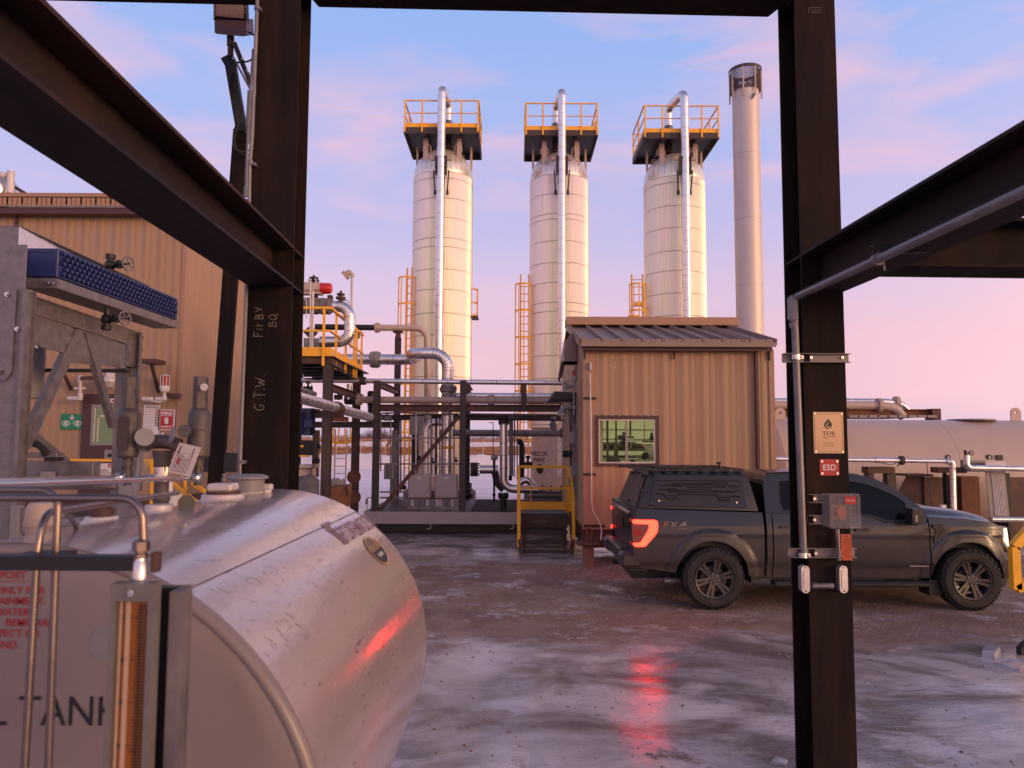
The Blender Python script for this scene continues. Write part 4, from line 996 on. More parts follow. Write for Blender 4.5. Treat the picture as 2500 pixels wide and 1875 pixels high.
# sight gauge
G0=at(265,1900,1.36);GY=1.36
sg=thing('sight_gauge','upright level gauge with orange backing and black scale, in front of the white tank','gauge',G0)
gx0=at(262,1600,GY).x;gx1=at(370,1600,GY).x;gz1=at(320,1425,GY).z;gz0=at(320,1985,GY).z
M['gframe']=mat('frosted_gauge_frame',(.16,.145,.14),.35,0,20,.1)
M['amber']=mat('amber_gauge_backing',(.29,.10,.018),.45,0,30,.15,stretch=(1,1,.1))
w=gx1-gx0;fr=.13*w
m=MB();m.plate(rect(gx0,gz0,gx1,gz1),[rect(gx0+fr,gz0+.03,gx1-fr,gz1-.032)],XZ(GY),0,.028);part(m,'frame',M['gframe'],sg)
m=MB();m.box(gx0+fr+.0005,gx1-fr-.0005,GY+.018,GY+.024,gz0+.031,gz1-.033);part(m,'backing',M['amber'],sg)
m=MB();zz_=gz1-.045;i=0
while zz_>gz0+.04:
    L_=.30 if i%10==6 else(.22 if i%2 else .26);m.box(gx0+w*.52-(w*.05 if i%10==6 else 0),gx0+w*.52+w*L_,GY+.0168,GY+.0175,zz_,zz_+.0019);zz_-=.0056;i+=1
m.box(gx0+w*.60,gx0+w*.61,GY+.0165,GY+.0172,gz0+.04,gz1-.04);m.box(gx0+w*.80,gx0+w*.81,GY+.0165,GY+.0172,gz0+.04,gz1-.04)
for px,py,s in((307,1508,'210'),(297,1611,'200'),(292,1715,'190'),(288,1822,'180')):
    text(m,s,at(px,py,GY+.0165),(1,0,0),(0,0,1),0.0105,.022,bold=.04);q=at(px+18,py,GY+.0165);m.box(q.x,q.x+.008,GY+.0163,GY+.017,q.z-.0007,q.z+.0007)
for k_,s in enumerate(('CM','IN')):text(m,s,at(283,1660+k_*22,GY+.0165),(1,0,0),(0,0,1),.006)
part(m,'scale_print',M['ink'],sg)
M['gtube']=mat('glass_tube',(.75,.55,.42),.05,0,5,.02,alpha=.35)
m=MB();m.cyl((gx0+w*.36,GY+.0115,gz0+.032),(gx0+w*.36,GY+.0115,gz1-.034),.005,seg=14);m.cyl((gx0+w*.20,GY+.0105,gz0+.032),(gx0+w*.20,GY+.0105,gz1-.034),.003,seg=10);part(m,'glass_tube',M['gtube'],sg)
m=MB();q=at(322,1447,GY-.001);m.cyl(q,q+Vector((0,-.005,0)),.0065,seg=14);m.cyl(q,q+Vector((0,-.007,0)),.0035,seg=6);part(m,'screw',M['stain'],sg)
q=Vector((at(345,1320,Yt).x,Yt,0));zf=lambda py:at(345,py,Yt).z
m=MB();m.lathe([(zf(1430),.016),(zf(1422),.017),(zf(1415),.017),(zf(1413),.014),(zf(1372),.0125),(zf(1368),.0105),(zf(1362),.0105)],q,seg=20);part(m,'coupling',M['stain'],sg)
m=MB();m.lathe([(zf(1362),.011),(zf(1360),.0135),(zf(1352),.0135),(zf(1350),.010),(zf(1346),.010)],q,seg=6);m.lathe([(zf(1346),.010),(zf(1344),.0155),(zf(1322),.0155),(zf(1316),.011)],q,seg=6);part(m,'nut',M['tubed'],sg,ang=20)
m=MB();m.box(at(362,1375,Yt).x,at(378,1375,Yt).x,Yt+.005,Yt+.03,at(362,1400,Yt).z,at(362,1351,Yt).z,.002);part(m,'bracket',M['brown'],sg)
# dark channel beside the gauge
cx=at(400,1600,1.42).x;cx2=at(449,1600,1.42).x;z1=at(430,1434,1.42).z
m=MB();m.box(cx-.02,cx2,1.44,1.448,0.1,z1);m.box(cx2-.022,cx2-.001,1.40,1.4398,.1,z1-.004)
solo(m,'guard_channel',M['galv'],'dark upright steel channel to the right of the sight gauge','channel')
m=MB();m.box(cx-.035,cx2-.0225,1.425,1.4398,0.1,z1-.002);solo(m,'backing_plate',M['black'],'black strip between the sight gauge and the upright channel','plate')
# ================================================================== three insulated towers
def railing(parent,pts,h=1.07,toe=.18,posts=None,mid=True,w=.05,toe_z=0.0,drop=.12,mt='yellow',name='railing'):
    """angle-iron railing along the polyline pts (deck level); separate posts, rails and toe boards"""
    P=[Vector(p)for p in pts]
    for a,b in zip(P,P[1:]):
        d=(b-a);m=MB();m.obox(a+Vector((0,0,h)),b+Vector((0,0,h)),w,w*.8);part(m,'top_rail',M[mt],parent)
        if mid:m=MB();m.obox(a+Vector((0,0,h*.53)),b+Vector((0,0,h*.53)),w*.7,w*.6);part(m,'mid_rail',M[mt],parent)
        if toe:m=MB();m.obox(a+Vector((0,0,toe_z+toe/2)),b+Vector((0,0,toe_z+toe/2)),.012,toe);part(m,'toe_board',M[mt],parent)
    pl=posts or P
    for p in pl:
        p=Vector(p);m=MB();m.obox(p+Vector((0,-.03,-drop)),p+Vector((0,-.03,h)),.065,.022,up=(0,1,0));part(m,'rail_post',M[mt],parent)

TWY=29.3;TWR=1.19
_gore={}
def tower(label,pxc,lab_side,skirt_py,sheets_seed,width_px,plat_px,dome_py,nozzle_dx,skirt_text=None,ladder_top=684,dy=0.0,sec=None):
    Y=TWY+dy;r=width_px*(Y)/3600*.995;c=at(pxc,700,Y);X0=c.x;rnd=random.Random(sheets_seed)
    zd=at(pxc,dome_py,Y-r).z # spring line of the dome
    th=thing('insulated_tower',label,'tower',(X0,Y,0),'tall insulated towers')
    zsk=at(pxc,skirt_py,Y).z
    m=MB();m.cyl((X0,Y,0.35),(X0,Y,zsk),r*.965,seg=72);part(m,'skirt',M['tanpipe'],th)
    m=MB();m.cyl((X0,Y,0.30),(X0,Y,0.36),r*1.12,seg=48);m.cyl((X0,Y,0.0),(X0,Y,0.30),r*1.2,seg=32)
    for i in range(20):
        a=2*PI*i/20;m.box(X0+r*1.04*math.cos(a)-.03,X0+r*1.04*math.cos(a)+.03,Y+r*1.04*math.sin(a)-.03,Y+r*1.04*math.sin(a)+.03,.36,.6)
    part(m,'base_ring',M['greybrown'],th)
    m=MB();m.cyl((X0,Y,zsk-.02),(X0,Y,zd),r-.012,seg=72);part(m,'shell',M['seam'],th)
    # ribbed jacket sheets between seams
    z=zsk;k=0;cuts=[]
    while z<zd-.25:
        h=rnd.choice((.78,.86,.92,.88,.80,.35,.22))if k else .12
        if zd-z-h<.2:h=zd-z
        cuts.append((z,min(zd,z+h)));z+=h;k+=1
    NR=132
    for(z0,z1)in cuts:
        n_=3 if z1-z0>.3 else 1;off=rnd.random()*2*PI
        for s in range(n_):
            i0=int(NR*s/n_);i1=int(NR*(s+1)/n_);m=MB();prev=None;out=rnd.uniform(0,.006)
            for i in range(i0,i1+1):
                for q,dr in((0.0,.0),(.42,.0),(.5,.022),(.92,.022)):
                    if i==i1 and q>.1:break
                    a=off+2*PI*(i+q)/NR;rr_=r+dr+out
                    cur=[m.bm.verts.new((X0+rr_*math.cos(a),Y+rr_*math.sin(a),zz2))for zz2 in(z0+.012,z1-.004)]
                    if prev:m.bm.faces.new((prev[0],cur[0],cur[1],prev[1]))
                    prev=cur
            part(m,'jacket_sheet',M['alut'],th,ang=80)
    for(z0,z1)in cuts[::1]:
        m=MB();m.lathe([(0,r+.0195),(.018,r+.0195)],(X0,Y,z1-.012),seg=72,cap=False);part(m,'band',M['seam'],th)
    # dome of gores
    NG=30
    for i in range(NG):
        m=MB();a0=2*PI*i/NG+.004;a1=2*PI*(i+1)/NG-.004
        def f(u,v,a0=a0,a1=a1):
            a=a0+(a1-a0)*u;e=v*PI/2*.98;rr_=(r+.01)*math.cos(e)+.006*math.sin(PI*u);return(X0+rr_*math.cos(a),Y+rr_*math.sin(a),zd+.10+(r*.98)*math.sin(e)+.0)
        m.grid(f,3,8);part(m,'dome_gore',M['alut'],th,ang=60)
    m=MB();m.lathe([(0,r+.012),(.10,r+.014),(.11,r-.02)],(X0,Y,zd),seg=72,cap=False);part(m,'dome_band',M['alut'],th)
    m=MB();m.lathe([(0.08,r-.03),(.5,r*.8),(r*.94,r*.18),(r*.95,.01)],(X0,Y,zd),seg=48,cap=False);part(m,'dome_core',M['seam'],th)
    zt=zd+r*.98+.10
    # platform
    (pl,pr,pt,pb)=plat_px;Yn=Y-1.35;Yf=Y+1.35
    a=at(pl,pb,Yn);b=at(pr,pb,Yn);zdk=at((pl+pr)/2,pt,Yn).z;zb=a.z;x0,x1=a.x,b.x
    pf=thing('tower_platform','yellow railed platform on top of the '+lab_side,'platform',(X0,Y,zb),'railed platforms on the towers')
    m=MB()
    for(p,q)in(((x0,Yn),(x1,Yn)),((x0,Yf),(x1,Yf)),((x0,Yn),(x0,Yf)),((x1,Yn),(x1,Yf))):m.obox((p[0],p[1],(zb+zdk)/2),(q[0],q[1],(zb+zdk)/2),.05,zdk-zb)
    for t in(.27,.73):m.box(x0+(x1-x0)*t-.06,x0+(x1-x0)*t+.06,Yn+.03,Yf-.03,zb+.02,zdk-.03)
    part(m,'frame',M['greybrown'],pf)
    m=MB();m.box(x0+.03,x1-.03,Yn+.03,Yf-.03,zdk-.03,zdk-.004);part(m,'deck',M['black'],pf)
    for t,yy in((.27,Yn+.55),(.73,Yn+.55),(.12,Y),(.88,Y),(.27,Yf-.5),(.73,Yf-.5)):
        xx=x0+(x1-x0)*t;w_=.19 if t in(.27,.73)else .09;m=MB();m.box(xx-w_/2,xx+w_/2,yy-.04,yy+.04,zd-(.05 if t in(.12,.88)else-.25),zb+.02);part(m,'support_post',M['tanpipe'],pf)
    for s in(-1,1):m=MB();c0=Vector((X0+s*.62,Y-.5,zt-.02));m.lathe([(0,.05),(.02,.05)],c0,(0,1,0));m.tube([c0+Vector((-.14,0,-.18)),c0+Vector((-.14,0,.05)),c0+Vector((0,0,.15)),c0+Vector((.14,0,.05)),c0+Vector((.14,0,-.18))],.035,8,.1);part(m,'lifting_lug',M['tanpipe'],pf)
    cor=[(x0,Yn,zdk),(x1,Yn,zdk),(x1,Yf,zdk),(x0,Yf,zdk),(x0,Yn,zdk)]
    pp=[(x0+(x1-x0)*t,Yn-.02,zdk)for t in(.008,.24,.77,.992)]+[(x0,Y,zdk),(x1,Y,zdk),(x0+.02,Yf,zdk),(x1-.02,Yf,zdk)]
    railing(pf,cor,h=1.08,toe=.17,posts=pp,drop=.20)
    # overhead line: nozzle, bellows, goose neck and the long drop in front of the tower
    Yp=Y-r-.35;xp=at(pxc+nozzle_dx[0],300,Yp).x;ztop=at(pxc,nozzle_dx[1],Yp).z;rp=10.6*Yp/1800
    lp_=thing('overhead_line','jacketed pipe dropping down the front of the '+lab_side,'pipe',(xp,Yp,0),'jacketed overhead lines')
    xn=X0+nozzle_dx[2]
    for py0,mm_ in((0,0),):
        zj=ztop-rp-.5;m=MB();m.tube([(xp,Yp,zj),(xp,Yp,ztop-rp),(xn,Y-.2,ztop-rp-.02),(xn,Y-.2,zdk+.75)],rp,20,.32,10);part(m,'elbow',M['alu'],lp_)
    zq=ztop-rp-.5;zend=nozzle_dx[3];i=0
    while zq>zend:
        h=.45+.06*math.sin(i*2.1);z1_=max(zend,zq-h);m=MB();m.cyl((xp,Yp,z1_+.010),(xp,Yp,zq),rp+.002*(i%2),seg=20);part(m,'jacket_segment',M['alu'],lp_);m=MB();m.cyl((xp,Yp,z1_-.004),(xp,Yp,z1_+.012),rp-.004,seg=16);part(m,'joint',M['seam'],lp_);zq=z1_;i+=1
    for k in range(5):m=MB();m.lathe([(0,.13),(.03,.19),(.06,.13)],(xn,Y-.2,zdk+.42+k*.065),seg=18);part(m,'bellows_ring',M['stain'],lp_)
    m=MB();m.flange((xn,Y-.2,zdk+.34),(0,0,1),.30,.05,bolts=10,br=.02);m.cyl((xn,Y-.2,zt),(xn,Y-.2,zdk+.33),.15,seg=16);part(m,'nozzle_flange',M['brown'],lp_)
    # trunnion support
    zr=at(pxc,387,Yp).z
    ts=thing('pipe_support','black clamp bracket holding the overhead line of the '+lab_side,'bracket',(xp,Yp,zr),'black brackets on the towers')
    m=MB();m.cyl((xp-.40,Yp+.02,zr),(xp+.40,Yp+.02,zr),.085,seg=14);part(m,'trunnion',M['tanpipe'],ts)
    for s in(-1,1):
        m=MB();m.box(xp+s*.20-.025,xp+s*.20+.025,Yp-.10,Yp+.14,zr-.62,zr+.10);part(m,'cheek_plate',M['greybrown'],ts)
        m=MB();m.obox((xp+s*.29,Yp+.05,zr-.45),(xp+s*.24,Yp+.18,zr-1.28),.05,.05,up=(0,1,0));m.cyl((xp+s*.24,Yp+.18,zr-1.36),(xp+s*.24,Yp+.18,zr-1.2),.05,seg=8);part(m,'spring_arm',M['black'],ts)
    m=MB();m.box(xp-.24,xp+.24,Yp-.12,Yp-.08,zr-.02,zr+.05);part(m,'cross_bar',M['greybrown'],ts)
    if skirt_text:
        for s,px,py,pw in skirt_text:
            p_=at(px,py,Y-r);hh=11*(Y-r)/1800;m=MB();vs,fs,ar=textmesh(s,bold=.02);w_=pw*(Y-r)/1800
            def on(x,y):xx=p_.x+x;dy_=math.sqrt(max(.01,(r*.965+.004)**2-(xx-X0)**2));return(xx,Y-dy_-.002,p_.z+y)
            m.add([on(x/ar*w_,y*hh)for x,y in vs],fs);part(m,'lettering',M['ink'],th)
        p_=at(1320,1146,Y-r);dy_=math.sqrt(max(.01,(r*.965)**2-(p_.x-X0)**2));d_=Vector((p_.x-X0,-dy_,0)).normalized();o_=Vector((X0,Y,p_.z))+d_*r*.965
        m=MB();m.lathe([(0,.235),(.05,.235),(.05,.195),(0.005,.19)],o_-d_*.01,d_,28,cap=False);part(m,'hand_hole_rim',M['tanpipe'],th);m=MB();m.cyl(o_-d_*.01,o_+d_*.012,.19,seg=28);part(m,'hand_hole',M['black'],th)
    return th,X0,Y,r
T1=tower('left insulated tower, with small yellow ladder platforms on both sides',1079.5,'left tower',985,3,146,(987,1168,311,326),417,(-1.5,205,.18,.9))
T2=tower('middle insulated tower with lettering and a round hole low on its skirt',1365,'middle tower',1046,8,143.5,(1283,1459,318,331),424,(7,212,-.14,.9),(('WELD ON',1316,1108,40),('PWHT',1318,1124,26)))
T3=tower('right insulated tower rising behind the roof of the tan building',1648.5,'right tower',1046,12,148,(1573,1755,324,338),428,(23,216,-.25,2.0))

# ladders with safety cages
def ladder(label,px0,px1,pyt,Y,zb=0.0,cage=True,wid=None):
    a=at(px0,pyt,Y);b=at(px1,pyt,Y);x0,x1,zt=a.x,b.x,a.z
    th=thing('caged_ladder',label,'ladder',((x0+x1)/2,Y,zb),'yellow caged ladders')
    for x in(x0+.1,x1-.02):m=MB();m.box(x-.03,x+.03,Y-.03,Y+.03,zb,zt+.5);part(m,'stringer',M['yellow'],th)
    z=zb+.3;base=None
    while z<zt+.3:
        if base is None:m=MB();m.cyl((x0+.12,Y,z),(x1-.04,Y,z),.018,seg=6);base=part(m,'rung',M['yellow'],th);bz=z
        else:like(base,'rung',POS[base.name]+Vector((0,0,z-bz)),th)
        z+=.30
    if cage:
        cx_=(x0+x1)/2;R_c=max(.33,(x1-x0)*.6);z=zt;hb=None
        while z>zb+2.2:
            if hb is None:
                m=MB();pts=[(cx_+R_c*math.cos(t),Y-.36+R_c*.9*math.sin(t)-.0,z)for t in[PI*.10-PI*1.2*i/16 for i in range(17)]]
                for p,q in zip(pts,pts[1:]):m.obox(p,q,.010,.07)
                hb=part(m,'cage_hoop',M['yellow'],th);hz=z
            else:like(hb,'cage_hoop',POS[hb.name]+Vector((0,0,z-hz)),th)
            z-=1.05
        for t in(-.05,-.3,-.5,-.7,-.95):m=MB();x_,y_2=cx_+R_c*math.cos(PI*t),Y-.36+R_c*.9*math.sin(PI*t);m.box(x_-.022,x_+.022,y_2-.008,y_2+.008,zb+2.2,zt);part(m,'cage_strap',M['yellow'],th)
    return th
ladder('tall yellow caged ladder on the left side of the left tower',988,1007,684,29.0)
ladder('tall yellow caged ladder on the left side of the middle tower',1265,1292,700,29.0)
ladder('short yellow caged ladder seen over the roof, left of the right tower',1536,1570,700,29.0)
sp=thing('side_platform','small yellow railed platform on the right flank of the left tower','platform',at(1160,770,29.2))
for(pa,pb_)in(((1153,704),(1166,708)),((1153,738),(1166,740)),((1153,768),(1166,771))):m=MB();m.obox(at(pa[0],pa[1],29.0),at(pb_[0],pb_[1],29.0),.05,.06);part(m,'rail',M['yellow'],sp)
m=MB();m.obox(at(1166,706,29.0),at(1165,772,29.0),.06,.05,up=(0,1,0));part(m,'rail_post',M['yellow'],sp)
m=MB();a=at(1150,771,29.0);b=at(1167,771,29.0);m.box(a.x,b.x,29.0,29.8,a.z-.05,a.z);part(m,'deck',M['greybrown'],sp)
for i,(px,py)in enumerate(((1572,742),(1560,772))):
    m=MB();a=at(px-26,py,28.6);b=at(px,py,28.6);m.box(a.x,b.x,28.5,28.9,a.z-.05,a.z+.03);solo(m,'ladder_landing',M['yellow'],['upper','lower'][i]+' small yellow landing beside the short caged ladder','landing')

# ================================================================== stack
CY=24.0
ch=thing('exhaust_stack','tall pale steel stack with mesh top at the right of the towers','stack',at(1832,1200,CY))
M['stackm']=mat('pale_stack_steel',(.62,.53,.48),.5,.35,1.2,.12,.1,5,col2=(.5,.42,.38),c2lo=.60,c2hi=.8,stretch=(1,1,.35))
rc=32.8*CY/1800;xc=at(1827.5,600,CY).x;zt=at(1822,203,CY-rc).z;zcap=at(1822,178,CY).z
seams=[0,5.2,7.4,9.6,11.8,zt]
for a,b in zip(seams,seams[1:]):m=MB();m.cyl((xc,CY,a+.004),(xc,CY,b-.004),rc+(.003 if int(a*10)%2 else 0),seg=56);part(m,'shell_section',M['stackm'],ch)
m=MB()
for z in seams[1:-1]:m.cyl((xc,CY,z-.006),(xc,CY,z+.006),rc-.004,seg=40)
part(m,'weld_seam',M['seam'],ch)
m=MB();m.lathe([(0,rc+.10),(.10,rc+.10),(.10,rc+.085),(0,rc+.085)],(xc,CY,zcap-.02),seg=56,cap=False);part(m,'cap_ring',M['greybrown'],ch)
for i in range(8):
    a=2*PI*i/8+.35;d_=Vector((math.cos(a),math.sin(a),0));m=MB();p=Vector((xc,CY,0))+d_*(rc+.075);m.box(p.x-.022,p.x+.022,p.y-.022,p.y+.022,zt-.42,zcap+.03);part(m,'cap_post',M['tanpipe'],ch)
m=MB();Rm=rc+.045;z0_,z1_=zt-.12,zcap
for i in range(60):
    for s in(-1,1):
        a=2*PI*i/60
        for k in range(5):
            t0,t1=k/5,(k+1)/5;aa,ab=a+s*t0*.5,a+s*t1*.5
            m.obox((xc+Rm*math.cos(aa),CY+Rm*math.sin(aa),z0_+(z1_-z0_)*t0),(xc+Rm*math.cos(ab),CY+Rm*math.sin(ab),z0_+(z1_-z0_)*t1),.014,.016)
part(m,'mesh_screen',M['greybrown'],ch,kind='stuff')
m=MB();p=at(1836,240,CY-rc);m.obox(p,p+Vector((.05,-.10,.12)),.03,.10);part(m,'lifting_lug',M['grey'],ch)

# ================================================================== tan building with the lit window
BY0,BY1=13.9,19.7;bxl=at(1424,1100,BY0).x;bxr=at(1891,1000,BY0).x;bz0=at(1500,1288,BY0).z;bz1=at(1500,852,BY0).z;RYd=16.8
zrg=at(1500,794,RYd-.25).z
bd=thing('control_building','tan metal control building with a lit window and ribbed roof, behind the pickup','building',((bxl+bxr)/2,BY0,0))
PW=49.3*BY0/1800
def panel_prof(w):return[(0,.004),(.004,0),(.09*w/.38,0),(.115*w/.38,.009),(.185*w/.38,.009),(.21*w/.38,0),(.255*w/.38,0),(.265*w/.38,.004),(.325*w/.38,.004),(.335*w/.38,0),(w-.004,0),(w,.004)]
def wall_panel(parent,x,w,z0,z1,Y,mt='tanwall',axis='x',sgn=-1):
    m=MB();pr_=panel_prof(w);prev=None
    for u,d_ in pr_:
        pts=[(x+u,Y+sgn*(d_ if 0<u<w else-d_),z)if axis=='x' else(Y+sgn*(d_ if 0<u<w else-d_),x+u,z)for z in(z0,z1)]
        cur=[m.bm.verts.new(p)for p in pts]
        if prev:m.bm.faces.new((prev[0],cur[0],cur[1],prev[1]))
        prev=cur
    return part(m,'wall_panel',M[mt],parent,ang=20)
wx0=at(1453,1076,BY0).x;wx1=at(1608,1076,BY0).x;wz0=at(1530,1138,BY0).z;wz1=at(1530,1014,BY0).z
x=at(1454,1076,BY0).x;i=0
while x<bxr-.02:
    w=min(PW,bxr-x)
    if x<wx1-.06:wall_panel(bd,x,w-.001,bz0,wz0+.04,BY0);wall_panel(bd,x,w-.001,wz1-.04,bz1,BY0)
    else:wall_panel(bd,x,w-.001,bz0,bz1,BY0)
    x+=PW;i+=1
m=MB();m.box(bxl-.002,at(1453.6,1076,BY0).x,BY0-.014,BY0+.05,bz0,bz1,.004);part(m,'corner_trim',M['tantrim'],bd)
m=MB();m.box(bxr-.10,bxr+.004,BY0-.024,BY0+.05,bz0,bz1,.004);part(m,'corner_trim',M['tantrim'],bd)
m=MB();m.box(bxl-.02,bxr+.02,BY0-.03,BY0+.01,bz0-.03,bz0-.001);part(m,'base_trim',M['tantrim'],bd)
# gable wall on the left, ribbed
def zroof(y):return bz1+(zrg-.12-bz1)*(1-abs(y-RYd)/(RYd-BY0))
y=BY0+.02;PG=.381
DY0,DY1=15.55,16.75;DZ1=at(1390,985,16).z
while y<BY1-.01:
    w=min(PG,BY1-y);m=MB();prev=None;zlo=bz0
    if DY0-.3<y<DY1-.05:zlo=DZ1
    for u,d_ in panel_prof(w):
        cur=[m.bm.verts.new((bxl-(d_ if 0<u<w else-d_),y+u,z))for z in(zlo,zroof(y+u)-.01)]
        if prev:m.bm.faces.new((prev[0],cur[0],cur[1],prev[1]))
        prev=cur
    part(m,'wall_panel',M['tanwall'],bd,ang=20);y+=PG
m=MB();m.box(bxl+.001,bxl+.03,DY0-.25,DY1+.02,bz0,DZ1+.02);part(m,'door',M['brtrim'],bd)
m=MB();m.box(bxl-.03,bxl+.0005,DY0-.05,DY0,bz0,DZ1);m.box(bxl-.03,bxl+.0005,DY1-.05,DY1,bz0,DZ1);m.box(bxl-.03,bxl+.0005,DY0,DY1-.05,DZ1-.05,DZ1);part(m,'door_frame',M['brtrim'],bd)
m=MB();m.box(bxl-.004,bxl+.0005,DY0+.35,DY1-.35,bz0+1.1,bz0+1.8);part(m,'door_window',M['greypipe'],bd)
m=MB();m.box(bxr-.02,bxr+.01,BY0+.06,BY1,bz0,bz1);m.plate([(BY0+.06,bz1),(BY1,bz1),(RYd,zrg-.14)],[],lambda u,v,d:Vector((bxr+d,u,v)),-.02,.01);m.box(bxl,bxr,BY1,BY1+.03,bz0,bz1);part(m,'rear_walls',M['tanwall'],bd)
# floor skid
m=MB();m.ibeam((bxl-.02,BY0+.05,bz0-.20),(bxr+.05,BY0+.05,bz0-.20),.33,.16);part(m,'skid_beam',M['brown'],bd)
m=MB();m.ibeam((bxl+.07,BY0+.15,bz0-.20),(bxl+.07,BY1,bz0-.20),.33,.16);part(m,'skid_beam',M['brown'],bd)
m=MB();m.box(bxl+.01,bxr-.03,BY0+.03,BY1,bz0-.025,bz0-.002);part(m,'floor',M['brown'],bd)
# roof
def roofp(x,t,dz=0.0): # t 0 eave .. 1 ridge
    y_=(BY0-.30)+(RYd-BY0+.30)*t;ze=at(1500,834,BY0-.3).z;return Vector((x,y_,ze+(zrg-ze)*t+dz))
rx0=at(1418,834,BY0-.3).x;rx1=at(1893,838,BY0-.3).x;ribs=[at(px,834,BY0-.3).x for px in(1418,1471,1520,1570,1620,1670,1719,1767,1816,1834,1893)]
for a,b in zip(ribs,ribs[1:]):
    m=MB();q=[roofp(a+.012,0),roofp(b-.012,0),roofp(b-.012,1),roofp(a+.012,1)];m.skin([q,[p+Vector((0,0,-.02))for p in q]]);part(m,'roof_panel',M['roof'],bd)
    m=MB()
    k_=3 if b-a>.2 else 1
    for j in range(k_):
        s0=a+.03+(b-a-.06)*j/k_;s1=a+.03+(b-a-.06)*(j+1)/k_-.012;p=roofp(s0,0);m.box(s0,s1,p.y+.002,p.y+.012,p.z+.002,p.z+.055)
    part(m,'snow_guard',M['roof'],bd)
for a in ribs[1:-1]+[rx0+.01,rx1-.01]:
    m=MB();m.obox(roofp(a,0,.035),roofp(a,1,.035),.035,.075);part(m,'roof_rib',M['roof'],bd)
m=MB();q=[(rx0,RYd,zrg),(rx1,RYd,zrg),(rx1,BY1+.3,bz1-.02),(rx0,BY1+.3,bz1-.02)];m.skin([q,[(p[0],p[1],p[2]-.02)for p in q]]);part(m,'roof_slope',M['roof'],bd)
pr0=roofp(rx0,0)
m=MB();m.box(rx0-.01,rx1+.01,pr0.y-.012,pr0.y+.0,pr0.z-.09,pr0.z-.001);part(m,'eave_trim',M['roof'],bd)
fz1=at(1500,842,BY0-.18).z;fz0=at(1500,856,BY0-.18).z
m=MB();m.box(rx0+.06,rx1-.02,BY0-.20,BY0-.17,fz0,fz1-.02,.004);part(m,'fascia',M['brtrim'],bd)
m=MB();m.box(rx0+.05,rx1-.01,BY0-.22,BY0-.02,fz1-.018,fz1+.004,.003);part(m,'gutter_lip',M['tantrim'],bd)
for s in(0,):
    for(ya,yb,za,zb_)in((BY0-.32,RYd,pr0.z,zrg+.02),(BY1+.32,RYd,bz1-.02,zrg+.02)):
        m=MB();m.obox((rx0-.01,ya,za-.03),(rx0-.01,yb,zb_-.03),.03,.14);part(m,'rake_trim',M['brtrim'],bd)
    m=MB();m.obox((rx1+.012,BY0-.32,pr0.z-.0),(rx1+.012,RYd,zrg+.03),.03,.12);part(m,'rake_trim',M['roof'],bd)
a=at(1383,783,RYd-.3);b=at(1806,783,RYd-.3);zc0=at(1500,793,RYd-.3).z;zc1=at(1500,773,RYd-.3).z
m=MB();m.box(a.x,b.x,RYd-.3,RYd+.3,zc0,zc1,.012);part(m,'ridge_vent',M['tantrim'],bd)
for px,py0,py1,lb in((1428,852,876,0),(1646,855,877,0),(1879,857,879,0)):
    p=at(px,(py0+py1)/2,BY0-.05);h=(py1-py0)*BY0/1800;m=MB();m.box(p.x-.012,p.x+.012,BY0-.06,BY0-.026,p.z-h/2,p.z+h/2);part(m,'gutter_strap',M['black'],bd)
m=MB();p=at(1850,1000,BY0-.1);m.box(p.x-.028,p.x+.030,BY0-.10,BY0-.026,bz0+.1,fz0+.01,.006);part(m,'downspout',M['brtrim'],bd)
# window
o=[(wx0,wz0),(wx1,wz0),(wx1,wz1),(wx0,wz1)];ix0=at(1461,1076,BY0).x;ix1=at(1599,1076,BY0).x;iz0=at(1530,1131,BY0).z;iz1=at(1530,1024,BY0).z
wn=part(MB().plate(o,[[(ix0,iz0),(ix1,iz0),(ix1,iz1),(ix0,iz1)]],XZ(BY0),-.05,.02),'window',M['brtrim'],bd)
t_=.022
part(MB().plate([(ix0+.001,iz0+.001),(ix1-.001,iz0+.001),(ix1-.001,iz1-.001),(ix0+.001,iz1-.001)],[rect(ix0+t_,iz0+t_,ix1-t_,iz1-t_)],XZ(BY0),-.042,.01),'sash',M['offwhite'],wn)
xm=at(1529,1076,BY0).x
m=MB();m.box(xm-.022,xm+.022,BY0-.040,BY0+.005,iz0+t_+.001,iz1-t_-.001);part(m,'mullion',M['greypipe'],wn)
M['pane']=mat('window_glass',(.02,.02,.02),.02,0,2,.02,alpha=.07)
for a,b in((ix0+t_+.001,xm-.023),(xm+.023,ix1-t_-.001)):m=MB();m.box(a,b,BY0-.012,BY0-.008,iz0+t_+.001,iz1-t_-.001);part(m,'pane',M['pane'],wn)
for i in range(9):
    for z in(wz0+.006,wz1-.006):m=MB();xx=wx0+.06+i*(wx1-wx0-.12)/8;m.cyl((xx,BY0-.051,z),(xx,BY0-.056,z),.008,seg=6);part(m,'screw',M['stain'],wn)
